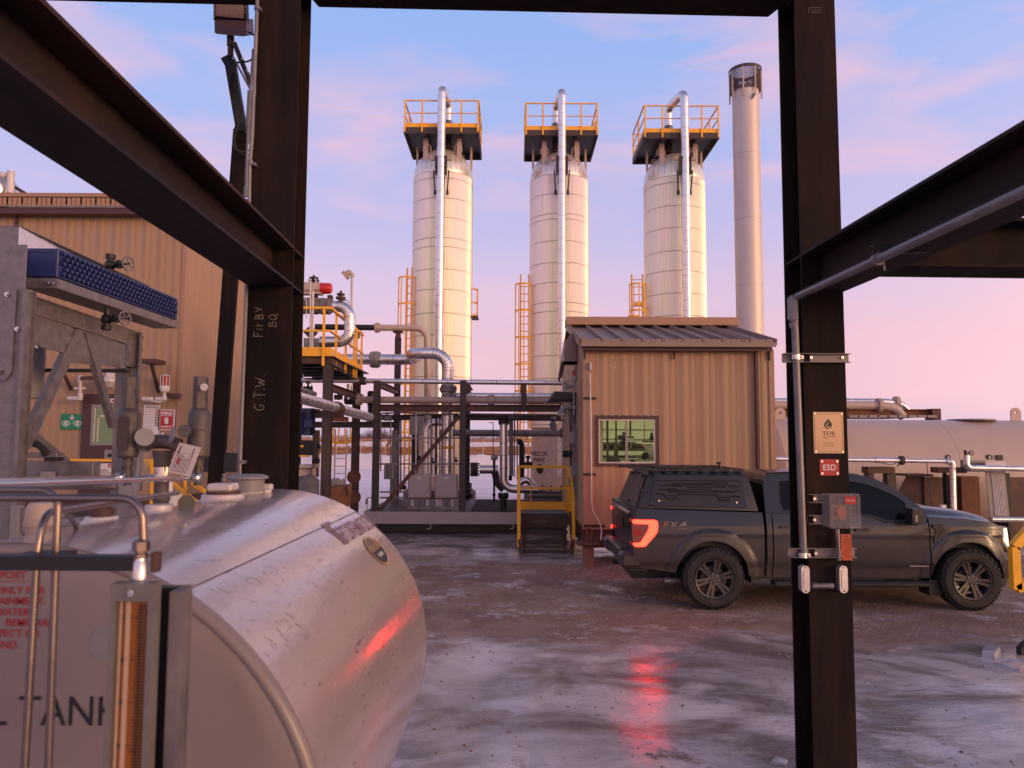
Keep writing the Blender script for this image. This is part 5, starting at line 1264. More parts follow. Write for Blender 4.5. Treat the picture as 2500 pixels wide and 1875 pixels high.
# lit room behind the window
M['inwall']=mat('interior_cream_panel',(.62,.60,.42),.5,0,3,.05)
M['ingrey']=mat('interior_grey_pipe',(.10,.09,.065),.4,.3,5,.2);M['instl']=mat('interior_olive_steel',(.07,.06,.042),.45,.2,5,.2)
rm=thing('equipment_room','greenish lit room full of pipes seen through the window of the tan building','room',(3.0,17,bz0))
m=MB();m.box(bxl+.05,bxr-.05,18.2,18.25,bz0,bz1-.1)
z=bz0+.2
while z<bz1-.3:m.box(bxl+.06,bxr-.06,18.15,18.199,z,z+.09,.02);z+=.24
part(m,'back_wall',M['inwall'],rm)
m=MB();m.box(bxl+.04,bxl+.06,BY0+.08,18.15,bz0,bz1-.1);m.box(bxr-.06,bxr-.04,BY0+.08,18.15,bz0,bz1-.1);m.box(bxl+.06,bxr-.06,BY0+.08,18.15,bz1-.12,bz1-.10);m.box(bxl+.04,ix0-.02,BY0+.06,BY0+.075,bz0,bz1-.1);m.box(ix1+.02,bxr-.04,BY0+.06,BY0+.075,bz0,bz1-.1);part(m,'inner_lining',M['inwall'],rm)
M['tubeglow']=mat('lit_fluorescent_tube',(.9,.95,.7),.5,emit=(.95,1.0,.62),es=4)
for xx in(2.2,3.4):
    fl_=thing('ceiling_light','lit fluorescent lamp in the equipment room, %s one'%('left' if xx<3 else 'right'),'light',(xx,16,bz1-.2),'lamps inside the tan building');m=MB();m.cyl((xx,15.2,bz1-.17),(xx,16.8,bz1-.17),.02,seg=8);part(m,'tube',M['tubeglow'],fl_)
    la=bpy.data.lights.new('lamp_light','AREA');la.shape='RECTANGLE';la.size=.25;la.size_y=1.5;la.energy=24;la.color=(.97,1.0,.68);lo=bpy.data.objects.new('lamp_light',la);COL.objects.link(lo);lo.parent=fl_;lo.location=(0,0,0.0)
IY=15.2
def inn(label,m,mt,cat='pipe'):return solo(m,'indoor_pipe',M[mt],label,cat,'pipework behind the window')
m=MB();m.box(at(1481,1100,14.5).x,at(1486,1100,14.5).x,14.5,14.55,bz0,bz1-.15);inn('dark upright post behind the left window pane',m,'instl')
m=MB();m.cyl(at(1466,1160,14.6),at(1466,960,14.6),.05,seg=14);inn('cream upright pipe at the left edge of the window',m,'inwall')
m=MB();m.cyl(at(1504,1170,IY),at(1504,960,IY),.018,seg=10);m.cyl(at(1539,1064,IY),at(1539,980,IY),.02,seg=8);m.cyl(at(1573,1074,IY),at(1573,980,IY),.008,seg=8);inn('thin upright pipes hanging behind the window',m,'ingrey')
m=MB();m.cyl(at(1472,1084,16.4),at(1552,1084,16.4),.10,seg=16);inn('grey horizontal pipe behind the window',m,'ingrey')
m=MB();m.box(at(1472,1100,16.6).x,at(1590,1100,16.6).x,16.6,16.9,at(1500,1101,16.6).z,at(1500,1090,16.6).z);m.box(at(1472,1100,16.6).x,at(1590,1100,16.6).x,16.6,16.9,at(1500,1118,16.6).z,at(1500,1112,16.6).z);inn('olive steel beams across the lit room',m,'instl','beam')
m=MB();m.tube([at(1504,1160,15),at(1504,1090,15),at(1520,1086,15),at(1560,1088,15),at(1592,1090,15)],.045,14,.12);m.flange(at(1517,1087,15),(1,0,0),.085,.02);m.flange(at(1541,1088,15),(1,0,0),.085,.02);m.sphere(at(1530,1087,15),.09);inn('pipe run with valves low behind the window',m,'ingrey')
m=MB();m.cyl(at(1508,1067,15),at(1522,1067,15),.045,.06,seg=14);m.sphere(at(1523,1068,15),.075);m.cyl(at(1524,1085,15),at(1523,1055,15),.03,seg=10);m.cyl(at(1531,1067,15),at(1548,1067,15),.02,seg=8);inn('grey control valve in the middle of the window',m,'instl','valve')
m=MB();m.tube([at(1536,1078,14.9),at(1540,1080,14.9),at(1540,1095,14.9),at(1530,1096,14.9)],.010,8,.03);inn('bright bent tube beside the control valve',m,'stain')
m=MB();m.box(at(1569,1088,14.95).x,at(1574,1088,14.95).x,14.93,14.95,at(1570,1091,14.95).z,at(1570,1086,14.95).z);solo(m,'pipe_label',M['yellow'],'yellow label on the pipe behind the right window pane','label')
for i in range(5):
    m=MB();a=at(1582+i*1.6,1093+i*4,14.7);m.cyl(a+Vector((-.055,0,-.01)),a+Vector((.075,0,.02-.012*i)),.06+.004*i,seg=16);solo(m,'duct_ring',M['offwhite']if i%2==0 else M['inwall'],'ring %s of the pale ribbed duct at the right of the window'%('one','two','three','four','five')[i],'duct','pale ribbed duct')
m=MB();m.cyl(at(1591,1064,14.6),at(1591,1074,14.6),.03,.055,seg=14);m.cyl(at(1591,1056,14.6),at(1591,1064,14.6),.02,.03,seg=14);inn('dark hanging gauge at the right of the window',m,'black','gauge')
m=MB();m.box(at(1571,1078,14.6).x,at(1598,1078,14.6).x,14.6,14.75,at(1580,1079.5,14.6).z,at(1580,1076.5,14.6).z);inn('dark shelf at the right of the window',m,'black','shelf')
m=MB();m.cyl(at(1576,1108,14.5),at(1576,1122,14.5),.07,seg=20);m.cyl(at(1576,1104,14.5),at(1576,1108,14.5),.04,seg=14);m.cyl(at(1545,1123,14.4),at(1545,1129,14.4),.05,seg=16);inn('dark round motor low in the window',m,'black','motor')
m=MB()
rnd=random.Random(9)
for i in range(16):p=at(1535+i*4,rnd.uniform(1120,1129),14.3);m.sphere(p,rnd.uniform(.008,.02),seg=8,rings=5)
m.tube([at(1552,1130,14.4),at(1552,1120,14.4),at(1556,1115,14.4),at(1564,1115,14.4)],.008,6,.02);inn('small bright fittings along the bottom of the window',m,'stain','fittings')
m=MB();m.lathe([(0,.14),(.02,.16),(.04,.14),(.05,.1)],at(1496,1133,14.8),(0,-1,0),24);inn('grey round flange at the bottom left of the window',m,'ingrey','flange')

# pile, cap and lug under the building corner; conduit on the wall
pl=thing('support_pile','rusty round pile with a cap plate under the left corner of the tan building','pile',at(1436,1380,13.75))
m=MB();p=at(1436,1377,13.75);m.cyl((p.x,13.75,-.02),(p.x,13.75,at(1436,1328,13.75).z),14*13.75/1800,seg=24);part(m,'pile',M['concrete'],pl)
m=MB();a=at(1409,1325,13.55);b=at(1463,1325,13.55);m.box(a.x,b.x,13.5,14.0,at(1436,1328,13.75).z+.001,at(1436,1321,13.75).z,.008);part(m,'cap_plate',M['brown'],pl)
m=MB();q=at(1438,1300,13.65);m.tube([q+Vector((-.03,0,-.15)),q+Vector((-.05,0,.05)),q+Vector((0,0,.12)),q+Vector((.05,0,.05)),q+Vector((.03,0,-.15))],.016,8,.06);part(m,'lifting_lug',M['rust'],pl)
wc=thing('conduit','pale conduit running up the front corner of the tan building, bent at its foot','conduit',at(1441,1200,BY0-.05))
m=MB();m.tube([at(1467,1318,BY0-.07),at(1469.5,1286,BY0-.06),at(1445,1243,BY0-.06),at(1441,910,BY0-.06)],.0135,10,.12);part(m,'pipe',M['offwhite'],wc)
m=MB();m.box(at(1438,900,BY0).x,at(1443,900,BY0).x,BY0-.1,BY0-.02,at(1440,905,BY0).z,at(1440,886,BY0).z,.012);part(m,'end_fitting',M['offwhite'],wc)
for py,lb in((972,'upper'),(1158,'middle'),(1284,'lowest')):
    m=MB();a=at(1424 if py!=1284 else 1426,py,BY0-.05);b=at(1456 if py!=1284 else 1477,py,BY0-.05);m.chan((a.x,BY0-.016,a.z),(b.x,BY0-.016,a.z),.041,-.03,.004);solo(m,'strut_channel',M['greybrown'],lb+' short strut behind the conduit on the tan building','strut','struts on the tan building')

# equipment on the gable wall
wv=thing('hood_vent','brown hooded wall vent high on the gable wall of the tan building','vent',(bxl,16.2,3.9))
def gp2(px,py,X): # point on the plane x = X seen at px, py
    d=F_*FPX+RR*(px-1250)+UU*(937.5-py);t=X/d.x;return Vector((X,d.y*t,CAMZ+d.z*t))
m=MB();Xh=bxl;prof=[(0,.62),(-.14,.55),(-.23,.42),(-.26,.2),(-.26,0),(0,0)]
zh_=at(1380,882,15.0).z;m.plate([(u,v)for u,v in prof],[],lambda u,v,d:Vector((bxl-.02+u,15.0+d,zh_+v)),0,.75);part(m,'hood',M['roof'],wv)
m=MB();m.add([(bxl-.28,15.0,zh_),(bxl-.02,15.0,zh_),(bxl-.02,15.75,zh_),(bxl-.28,15.75,zh_),(bxl-.42,14.9,zh_-.22),(bxl-.42,15.8,zh_-.22)],[(0,3,5,4),(0,1,2,3)]);m.obox((bxl-.30,15.0,zh_),(bxl-.38,15.0,zh_-.42),.03,.03);part(m,'louvre_flap',M['black'],wv)
sb_=thing('strobe_light','red strobe light on a bracket at the corner of the tan building','strobe light',(bxl-.12,14.3,3.4))
p=at(1402,925,14.3);m=MB();m.lathe([(0,.045),(.06,.055),(.085,.055),(.10,.045)],p+Vector((0,0,-.05)),seg=16);m.cyl(p+Vector((0,0,-.12)),p+Vector((0,0,-.05)),.02,seg=8);part(m,'base',M['grey'],sb_)
m=MB();m.lathe([(.03,.042),(.13,.038),(.15,.02)],p+Vector((0,0,.02)),seg=16);part(m,'lens',M['redglass'],sb_)
m=MB()
for i in range(6):a=i*PI/3;m.obox(p+Vector((.046*math.cos(a),.046*math.sin(a),.04)),p+Vector((.042*math.cos(a),.042*math.sin(a),.16)),.006,.006)
part(m,'guard',M['grey'],sb_)
hn=thing('alarm_horn','grey alarm horn below the strobe light on the tan building','horn',(bxl-.2,14.3,3.1))
p=at(1401,943,14.3);m=MB();m.lathe([(0,.03),(.06,.035),(.14,.07),(.17,.11),(.172,.10),(.10,.02)],p+Vector((-.01,0,0)),(-1,-.15,0),20,cap=False);part(m,'bell',M['grey'],hn)
m=MB();m.box(p.x-.02,p.x+.03,14.27,14.35,p.z-.06,p.z+.09,.01);m.cyl(p+Vector((0,0,-.55)),p+Vector((0,0,-.05)),.016,seg=8);part(m,'mount',M['grey'],hn)
aw=thing('door_canopy','dark metal canopy over the side door of the tan building','canopy',(bxl-.5,15.5,3))
a=at(1342,975,15.2);b=at(1398,970,15.2);m=MB();m.add([(a.x,15.2,a.z),(bxl,15.2,a.z+.02),(bxl,16.6,a.z+.02),(a.x,16.6,a.z),(a.x+.10,15.2,a.z+.17),(bxl,15.2,a.z+.14),(bxl,16.6,a.z+.14),(a.x+.10,16.6,a.z+.17)],[(0,1,2,3),(4,5,6,7),(0,1,5,4),(1,2,6,5),(2,3,7,6),(3,0,4,7)]);part(m,'hood',M['greybrown'],aw)
m=MB();m.obox((a.x+.1,15.25,a.z),(bxl,15.25,a.z-.35),.012,.012);m.obox((a.x+.35,15.25,a.z),(bxl,15.25,a.z-.22),.012,.012);part(m,'stay',M['black'],aw)
wl=thing('wall_light','round caged wall light under the door canopy of the tan building','light',(bxl-.3,15,2.8))
p=at(1373,1010,15.0);m=MB();m.lathe([(0,.10),(.05,.10),(.07,.07),(.10,.05)],p,seg=18);m.tube([p+Vector((0,0,.1)),p+Vector((.12,0,.12)),(bxl,15.0,p.z+.14)],.03,8,.05);part(m,'body',M['grey'],wl)
m=MB();m.lathe([(-.06,.04),(-.03,.085),(0,.09)],p,seg=18);part(m,'lens',mat('frosted_lamp_glass',(.5,.48,.45),.2),wl)
for i,(py,hpx,Yq,mt,lb)in enumerate(((1020,40,15.0,'galv','white notice board on the gable wall beside the door'),(1068,30,14.7,'greypipe','upright grey conduit box on the gable wall'),(1108,14,14.4,'black','black round motor box on the gable wall'),(1150,24,14.5,'grey','grey junction box on the gable wall at rail height'),(1176,16,14.5,'grey','small grey fitting low on the gable wall'))):
    p=gp2(1395+(i%2)*6,py,bxl-.05);h=hpx*p.y/3600;m=MB();m.box(bxl-.12,bxl-.022,p.y-.12,p.y+.10,p.z-h,p.z+h,.012)
    if i==2:m.cyl((bxl-.24,p.y-.02,p.z),(bxl-.10,p.y-.02,p.z),.075,seg=18)
    solo(m,'wall_box',M[mt],lb,'box','boxes on the gable wall')
for i in range(4):
    m=MB();p=gp2(1399+i*3,1100,bxl-.04);m.tube([(bxl-.04,p.y,bz0+.1),(bxl-.04,p.y,2.9-.15*i),(bxl-.022,p.y,3.0-.15*i)],.011,8,.03);solo(m,'conduit',M['galv'],['first','second','third','fourth'][i]+' thin conduit from the back on the gable wall','conduit','thin conduits on the gable wall')

# ================================================================== cream storage vessel on the right and what stands before it
VY,VR=18.9,1.36;vz=at(2200,1026,VY).z-VR*.995
vs_=thing('storage_vessel','long cream horizontal storage vessel behind the pickup at the right','storage tank',(12,VY,0))
vx0=at(1915,1100,VY-1).x-.1;xs_=[vx0,at(2325,1100,VY-1).x,17.5]
for a,b in zip(xs_,xs_[1:]):m=MB();m.cyl((a+.004,VY,vz),(b-.004,VY,vz),VR,seg=96);part(m,'shell_section',M['cream'],vs_)
m=MB();m.lathe([(0,VR),(-.25,VR*.93),(-.45,VR*.75),(-.58,VR*.45),(-.63,.01)],(vx0,VY,vz),(1,0,0),96,cap=False);part(m,'dished_head',M['cream'],vs_,ang=60)
m=MB()
for x_ in xs_[:2]:m.cyl((x_-.006,VY,vz),(x_+.006,VY,vz),VR-.004,seg=96)
part(m,'weld_seam',M['seam'],vs_)
for px,lb in((1905,0),(2480,0)):
    p=at(px,1023,VY);m=MB();m.plate([(-.13,-.2)]+[(.13*math.cos(R(a)),.16+.13*math.sin(R(a)))for a in range(0,181,20)][::1][0:0]+[(.13,-.2)]+[(.13*math.cos(R(a)),.16+.13*math.sin(R(a)))for a in range(0,181,15)],[circ(0,.16,.035,10)],lambda u,v,d:Vector((p.x+u,VY+d,p.z+v)),-.02,.02);part(m,'lifting_lug',M['cream'],vs_)
p=at(2370,1024,VY);m=MB();m.lathe([(0,.55),(.03,.55),(.04,.5)],(p.x,VY,vz+VR-.01),seg=32);part(m,'manway',M['greypipe'],vs_)
for px in(2050,2400):m=MB();p=at(px,1200,VY);m.box(p.x-.2,p.x+.2,VY-1.0,VY+1.0,0,vz-VR*.6);part(m,'saddle',M['brown'],vs_)
for(px,py,r_,sq)in((2305+13,1117,.065,0),(2419,1117,.075,0)):
    d=at(px,py,VY-VR);dz=d.z-vz;yy=VY-math.sqrt(max(.01,VR**2-dz**2))-.01;m=MB();m.plate([(-r_,-r_)]+[(r_*math.cos(R(a)),r_*math.sin(R(a)))for a in range(180,-1,-20)][::-1][::-1]+[(r_,-r_)],[],lambda u,v,d_:Vector((d.x+u,yy+d_,d.z+v)),-.004,.0);m_=part(m,'lug_plate',M['black'],vs_);m=MB();m.cyl((d.x,yy-.004,d.z),(d.x,yy-.03,d.z),r_*.38,seg=12);part(m,'lug_pin',M['offwhite'],vs_)
d=at(2443,1117,VY-VR);m=MB();m.box(d.x-.07,d.x+.07,d.y+.02,d.y+.06,d.z-.06,d.z+.06);part(m,'lug_plate',M['black'],vs_)
# pipe rack crossing above it
PY=21.5
m=MB();a=at(1890,1008,PY);b=at(2290,1008,PY);m.ibeam((a.x,PY,a.z),(b.x,PY,b.z-.02),at(2290,998,PY).z-at(2290,1018,PY).z,.2);solo(m,'pipe_rack_beam',M['rust'],'rusty pipe rack beam above the cream vessel, left of its lug','steel beam')
m=MB();b=at(2288,1015,PY);m.box(b.x-.25,b.x,PY-.2,PY+.2,2.2,at(2288,1000,PY).z+.02);solo(m,'pipe_rack_post',M['brown'],'stub post at the right end of the rusty pipe rack beam','post')
for py,r_,x1,Yq,mt,lb in((989,.13,2150,PY,'tanpipe','cream pipe with bolted flanges lying on the pipe rack above the vessel'),(980,.10,2168,PY+.35,'alu','silver jacketed pipe lying behind the cream pipe on the rack')):
    th=thing('overhead_pipe',lb,'pipe',at(1890,py,Yq),'pipes above the cream vessel');a=at(1870,py,Yq);b=at(x1,py+1,Yq)
    m=MB();m.tube([a,b,b+Vector((.45,0,-.08)),b+Vector((.65,.0,-.35))],r_,16,.3);part(m,'pipe',M[mt],th)
    m=MB();m.flange(b+Vector((-.05+(.3 if mt=='alu' else 0),0,0)),(1,0,0),r_*1.65,.05,bolts=12,br=.016);part(m,'flange',M['tanpipe'],th)
m=MB();m.tube([at(1890,1021,PY-.3),at(2150,1022,PY-.3),at(2240,1018,PY-.3),at(2285,1019,PY-.3)],.022,8,.1)
for i in range(9):p=at(2080+i*24,1018,PY-.3);m.box(p.x-.12,p.x+.12,PY-.4,PY-.25,p.z-.02,p.z+.05)
solo(m,'cable_tray',M['galv'],'thin conduits and clamps under the rusty pipe rack beam','conduit')
# silver lines in front of the vessel
Q=15.6
sl=thing('jacketed_pipe','long silver jacketed pipe with flange running left to right before the cream vessel','pipe',at(2100,1123,Q),'silver pipes before the vessel')
m=MB();m.tube([at(1893,1120,Q),at(2315,1126,Q)],.048,14);m.cyl(at(2135,1123,Q),at(2185,1124,Q),.062,seg=14);m.tube([at(2155,1128,Q),at(2165,1131,Q),at(2180,1131,Q),at(2190,1126,Q)],.03,8,.05);part(m,'pipe',M['alu'],sl)
m=MB();m.flange(at(2201,1124,Q),(1,0,0),.095,.03,bolts=8,br=.012);m.cyl(at(2193,1132,Q),at(2193,1140,Q),.01,seg=6);part(m,'flange',M['greybrown'],sl)
m=MB();m.sphere(at(1902,1120,Q),.05);part(m,'end_fitting',M['alu'],sl)
dn=thing('jacketed_pipe','silver pipe dropping straight down behind the hood of the pickup','pipe',at(2325,1240,Q),'silver pipes before the vessel')
m=MB();m.tube([at(2310,1127,Q-.02),at(2325,1127,Q-.02),at(2328,1260,Q-.02),at(2330,1420,Q-.02)],.062,14,.10);part(m,'pipe',M['alu'],dn)
m=MB()
for py in(1144,1170,1212):m.cyl(at(2325+(py-1127)*.02,py,Q-.02),at(2325+(py-1127)*.02,py+1,Q-.02),.0635,seg=14)
part(m,'joint',M['seam'],dn)
up=thing('jacketed_pipe','silver pipe with a small handwheel valve running off the right edge','pipe',at(2360,1140,Q),'silver pipes before the vessel')
m=MB();m.tube([at(2360,1112,Q-.3),at(2360,1142,Q-.3),at(2520,1145,Q-.3)],.060,14,.09);part(m,'pipe',M['alu'],up)
m=MB();m.cyl(at(2358,1112,Q-.3),at(2356,1099,Q-.3),.03,seg=10);m.cyl(at(2357,1106,Q-.3),at(2371,1106,Q-.3),.014,seg=8);m.lathe([(-.006,.055),(.006,.055),(.006,.045),(-.006,.045)],at(2371,1106,Q-.3),(1,.3,0),20,cap=False);part(m,'valve',M['black'],up)
m=MB();m.tube([at(2420,1268,Q-.4),at(2520,1269,Q-.4)],.052,14);solo(m,'jacketed_pipe',M['alu'],'silver pipe low at the right edge, just above the headlight','pipe','silver pipes before the vessel')
ct=thing('cable_tray','upright ribbed aluminium cable tray cover right of the hood','cable tray',at(2430,1260,Q));W0,W1=at(2405,1140,Q-.1),at(2452,1140,Q-.1);zt_,zb_=W0.z+.05,at(2420,1262,Q-.1).z
def TT(u,v,d):return Vector((W0.x+(W1.x-W0.x)*u+(1-v)*.06,Q-.1+d,zb_+(zt_-zb_)*v))
part(MB().plate(rect(0,0,1,1),[],TT,0,.02),'cover',M['galv'],ct)
for i in range(8):part(MB().plate(rect(.26+i*.075,.02,.295+i*.075,.90),[],TT,-.016,-.0005),'rib',M['offwhite'],ct)
part(MB().plate(rect(-.03,.92,1.03,1.06),[],TT,-.05,-.017),'top_lip',M['offwhite'],ct)
m=MB();a=at(2362,1128,Q+.1);b=at(2404,1128,Q+.1);m.box(a.x,b.x,Q+.1,Q+.35,at(2380,1152,Q).z,at(2380,1124,Q).z)
for i in range(10):xx=a.x+(b.x-a.x)*(i+.3)/10;m.box(xx,xx+.012,Q+.085,Q+.0995,at(2380,1140,Q).z,at(2380,1130,Q).z)
solo(m,'louvred_box',M['galv'],'louvred grey box behind the valve, left of the ribbed cable tray','box')
# brown supports and dark skid sides
def br(label,px0,py0,px1,py1,Y,d_,mt='brown',nm='steel_support',cat='support'):
    a=at(px0,py0,Y);b=at(px1,py1,Y);m=MB();m.box(a.x,b.x,Y,Y+d_,b.z,a.z,.004);return solo(m,nm,M[mt],label,cat,'brown supports before the vessel')
br('brown pipe stand top left of the hood, under the flanged pipe',2119,1140,2186,1156,15.8,.3);br('left leg of the brown pipe stand beside the windscreen',2119,1156.2,2140,1330,15.85,.2);br('right leg of the brown pipe stand beside the windscreen',2166,1156.2,2194,1330,15.85,.2,'greybrown')
br('brown pipe stand top behind the hood',2290,1141,2361,1155,15.85,.3);br('dark leg of the brown pipe stand behind the hood',2312,1155.2,2320,1400,15.9,.15,'black')
th=thing('steel_enclosure','long rusty brown steel plate enclosure in front of the vessel, behind the hood','enclosure',at(2350,1300,16.3))
for i,(x0_,x1_,t0)in enumerate(((2255,2311,1165),(2321,2345,1160),(2346,2398,1163),(2462,2560,1166))):
    a=at(x0_,t0,16.4);b=at(x1_,1330,16.4);m=MB();m.box(a.x,b.x,16.4+.03*(i%2),16.6,b.z,a.z,.005);part(m,'side_panel',M[('brown','black','rust','brown')[i]],th)
m=MB();a=at(2210,1157,16.3);b=at(2272,1161,16.3);m.box(a.x,b.x,16.2,16.7,a.z-.05,a.z);part(m,'top_plate',M['brown'],th)
m=MB();m.add([at(2190,1205,16.45),at(2212,1162,16.45),at(2256,1162,16.45),at(2256,1330,16.45),at(2190,1330,16.45)],[(0,1,2,3,4)]);part(m,'side_panel',M['brown'],th)
m=MB();m.box(at(2452,1140,16.35).x,at(2461,1140,16.35).x,16.3,16.5,at(2455,1300,16.3).z,at(2455,1155,16.3).z);part(m,'corner_post',M['black'],th)
th=thing('whip_antenna','thin whip antenna rising before the cream vessel','antenna',at(2276,1240,12));m=MB();m.tube([at(2277,1243,12),at(2262,1130,12)],.006,6);part(m,'rod',M['black'],th);m=MB();m.cyl(at(2277,1246,12),at(2277,1240,12),.018,seg=8);part(m,'base',M['offwhite'],th)
m=MB();a=at(2305,1239,15.4);m.box(a.x-.05,a.x+.05,15.4,15.5,a.z-.04,a.z+.05);solo(m,'junction_box',M['signwhite'],'tiny white box just above the hood of the pickup','box')
# ================================================================== dark grey pickup with a hard canopy
YS=10.33;YM=11.32;YFAR=2*YM-YS
def truckmat():
    m,t,b=tree('dusty_dark_grey_paint');n=t.nodes.new;l=t.links.new
    g=n('ShaderNodeNewGeometry');sp=n('ShaderNodeSeparateXYZ');l(g.outputs['Position'],sp.inputs[0])
    a=n('ShaderNodeTexNoise');a.inputs['Scale'].default_value=2.2;a.inputs['Detail'].default_value=7;a.inputs['Roughness'].default_value=.65;l(g.outputs['Position'],a.inputs['Vector'])
    q=n('ShaderNodeMath');q.operation='MULTIPLY_ADD';l(a.outputs['Fac'],q.inputs[0]);q.inputs[1].default_value=-1.5;l(sp.outputs['Z'],q.inputs[2])
    r=n('ShaderNodeMapRange');l(q.outputs[0],r.inputs[0]);r.inputs[1].default_value=.45;r.inputs[2].default_value=-.25;r.inputs[3].default_value=0;r.inputs[4].default_value=.85
    m1=n('ShaderNodeMixRGB');l(r.outputs[0],m1.inputs[0]);m1.inputs[1].default_value=(.024,.0235,.028,1);m1.inputs[2].default_value=(.058,.048,.046,1);l(m1.outputs[0],b.inputs['Base Color'])
    r2=n('ShaderNodeMapRange');l(r.outputs[0],r2.inputs[0]);r2.inputs[3].default_value=.26;r2.inputs[4].default_value=.62;l(r2.outputs[0],b.inputs['Roughness'])
    r3=n('ShaderNodeMapRange');l(r.outputs[0],r3.inputs[0]);r3.inputs[3].default_value=.35;r3.inputs[4].default_value=0;l(r3.outputs[0],b.inputs['Coat Weight']);b.inputs['Coat Roughness'].default_value=.07;b.inputs['Metallic'].default_value=.0;b.inputs['Specular IOR Level'].default_value=.4
    return m
M['truck']=truckmat()
M['capm']=mat('black_canopy_powder_coat',(.028,.027,.031),.42,.1,8,.12,.05,200)
M['dglass']=mat('tinted_car_glass',(.008,.008,.010),.05,0,3,.2,spec=.15)
M['plas']=mat('black_truck_plastic',(.018,.018,.019),.55,0,8,.3,.1,60)
M['rim']=mat('dusty_black_rim',(.062,.056,.055),.42,.3,14,.35)
M['tailglow']=mat('lit_tail_light',(.5,.02,.01),.3,emit=(1.0,.013,.006),es=19.0)
M['taildim']=mat('tail_light_lens',(.018,.003,.003),.2,emit=(1.0,.14,.12),es=.16)
M['headglow']=mat('lit_headlight',(.8,.8,.75),.2,emit=(1.0,.93,.66),es=1.1)
tr=thing('pickup_truck','dusty dark grey pickup with black canopy and lit tail light before the tan building','pickup truck',(4.7,YM,0))
def c4(x,y):return(1480+x/3.771,1080+y/3.771)
def c5(x,y):return(1900+x/3.687,1080+y/3.687)
def sp_(px,py,Y=YS):p=at(px,py,Y);return(p.x,p.z)
WR=(sp_(1744,1406,10.25)[0],.418);WF=(sp_(2374.6,1411,10.25)[0],.418);AR=.505
def lerpcurve(pts):
    P=[sp_(*p)for p in pts]
    def f(x):
        if x<=P[0][0]:return P[0][1]
        for a,b in zip(P,P[1:]):
            if x<=b[0]:return a[1]+(b[1]-a[1])*(x-a[0])/max(1e-6,b[0]-a[0])
        return P[-1][1]
    return f
sill=lerpcurve([(1560,1388),(1663,1401),(1830,1408),(1900,1411),(2270,1412),(2300,1412),(2440,1414),(2458,1416)])
def zbot(x):
    z=sill(x)
    for cx,cz in(WR,WF):
        if abs(x-cx)<AR:z=max(z,cz+math.sqrt(AR**2-(x-cx)**2)*(1.0 if x<9 else 1))
    return z
def bodyY(x,z,side=1):
    y=.018*((z-.95)/.35)**2+(.05*max(0,(z-1.12))/.2 if z>1.12 else 0)+(.03 if z<.62 else 0)*min(1,(.62-z)/.06)
    for cx,cz in(WR,WF):
        r=math.hypot(x-cx,(z-cz)*.97);k=(r-AR)/.15
        if-.2<k<1:y-=.045*(1-max(0,k))**.5 if k<.75 else .045*.5*(1-k)/.25
        elif z>cz:y+=0
    y-=.010*math.exp(-((z-1.02)/.03)**2)
    if x>WF[0]+.2:y+=.20*((x-WF[0]-.2)/.55)**2.2
    return YS+y if side==1 else YFAR-y
def side_panel(name,x0,x1,top,nu,nv,bot=zbot,label=None):
    for s in(1,-1):
        m=MB()
        def f(u,v):
            x=x0+(x1-x0)*u;zb_,zt_=bot(x),top(x);z=zb_+(zt_-zb_)*v;return(x,bodyY(x,z,s),z)
        m.grid(f,nu,nv);m.grid(lambda u,v:(x0+(x1-x0)*u,bodyY(x0+(x1-x0)*u,top(x0+(x1-x0)*u),s)+s*.05*v,top(x0+(x1-x0)*u)+.0),nu,1)
        part(m,name,M['truck'],tr,label,ang=28)
X=lambda px,py=1300:sp_(px,py)[0]
bedtop=lerpcurve([(1543,1243),(1867,1253)])
side_panel('bed_side',X(1546),X(1866),bedtop,130,26)
belt=lerpcurve([(1870,1252),(2060,1253),(2105,1258),(2133,1263),(2163,1274),(2262,1276)])
side_panel('rear_door',X(1889),X(2003),belt,40,20)
side_panel('front_door',X(2006.5),X(2268),belt,90,20)
side_panel('cab_corner',X(1873),X(1886),belt,6,16)
fent=lerpcurve([(2268,1262),(2361,1268),(2431,1278),(2446,1286),(2459,1330)])
side_panel('fender',X(2271),X(2459),fent,110,26)
# dark core behind the panels, arches and underbody; far-side box added to block light
m=MB();x0,x1=X(1556),X(2446);m.box(x0,X(1868),YS+.12,YFAR-.12,.62,bedtop(3)-.03);m.box(X(1868),x1-.12,YS+.12,YFAR-.12,.50,1.02);m.box(WR[0]+.6,WF[0]-.6,YS+.10,YFAR-.10,.40,.62);m.box(x0,x1-.1,YM-.5,YM+.5,.32,.5);m.box(WR[0]-.1,WR[0]+.1,YS+.2,YFAR-.2,.34,.5);m.box(WF[0]-.1,WF[0]+.1,YS+.2,YFAR-.2,.34,.5);m.sphere((WR[0],YM,.40),.17);m.box(WR[0]+.7,WF[0]-.7,YFAR-.3,YFAR-.1,.26,.42);part(m,'underbody',M['plas'],tr)
for cx,cz in(WR,WF):
    for s in(0,1):
        m=MB();ya,yb=(YS+.02,YS+.30)if s==0 else(YFAR-.02,YFAR-.30)
        m.grid(lambda u,v:(cx+(AR-.004)*math.cos(PI*u),ya+(yb-ya)*v,cz+(AR-.004)*math.sin(PI*u)),24,1);part(m,'arch_liner',M['plas'],tr)
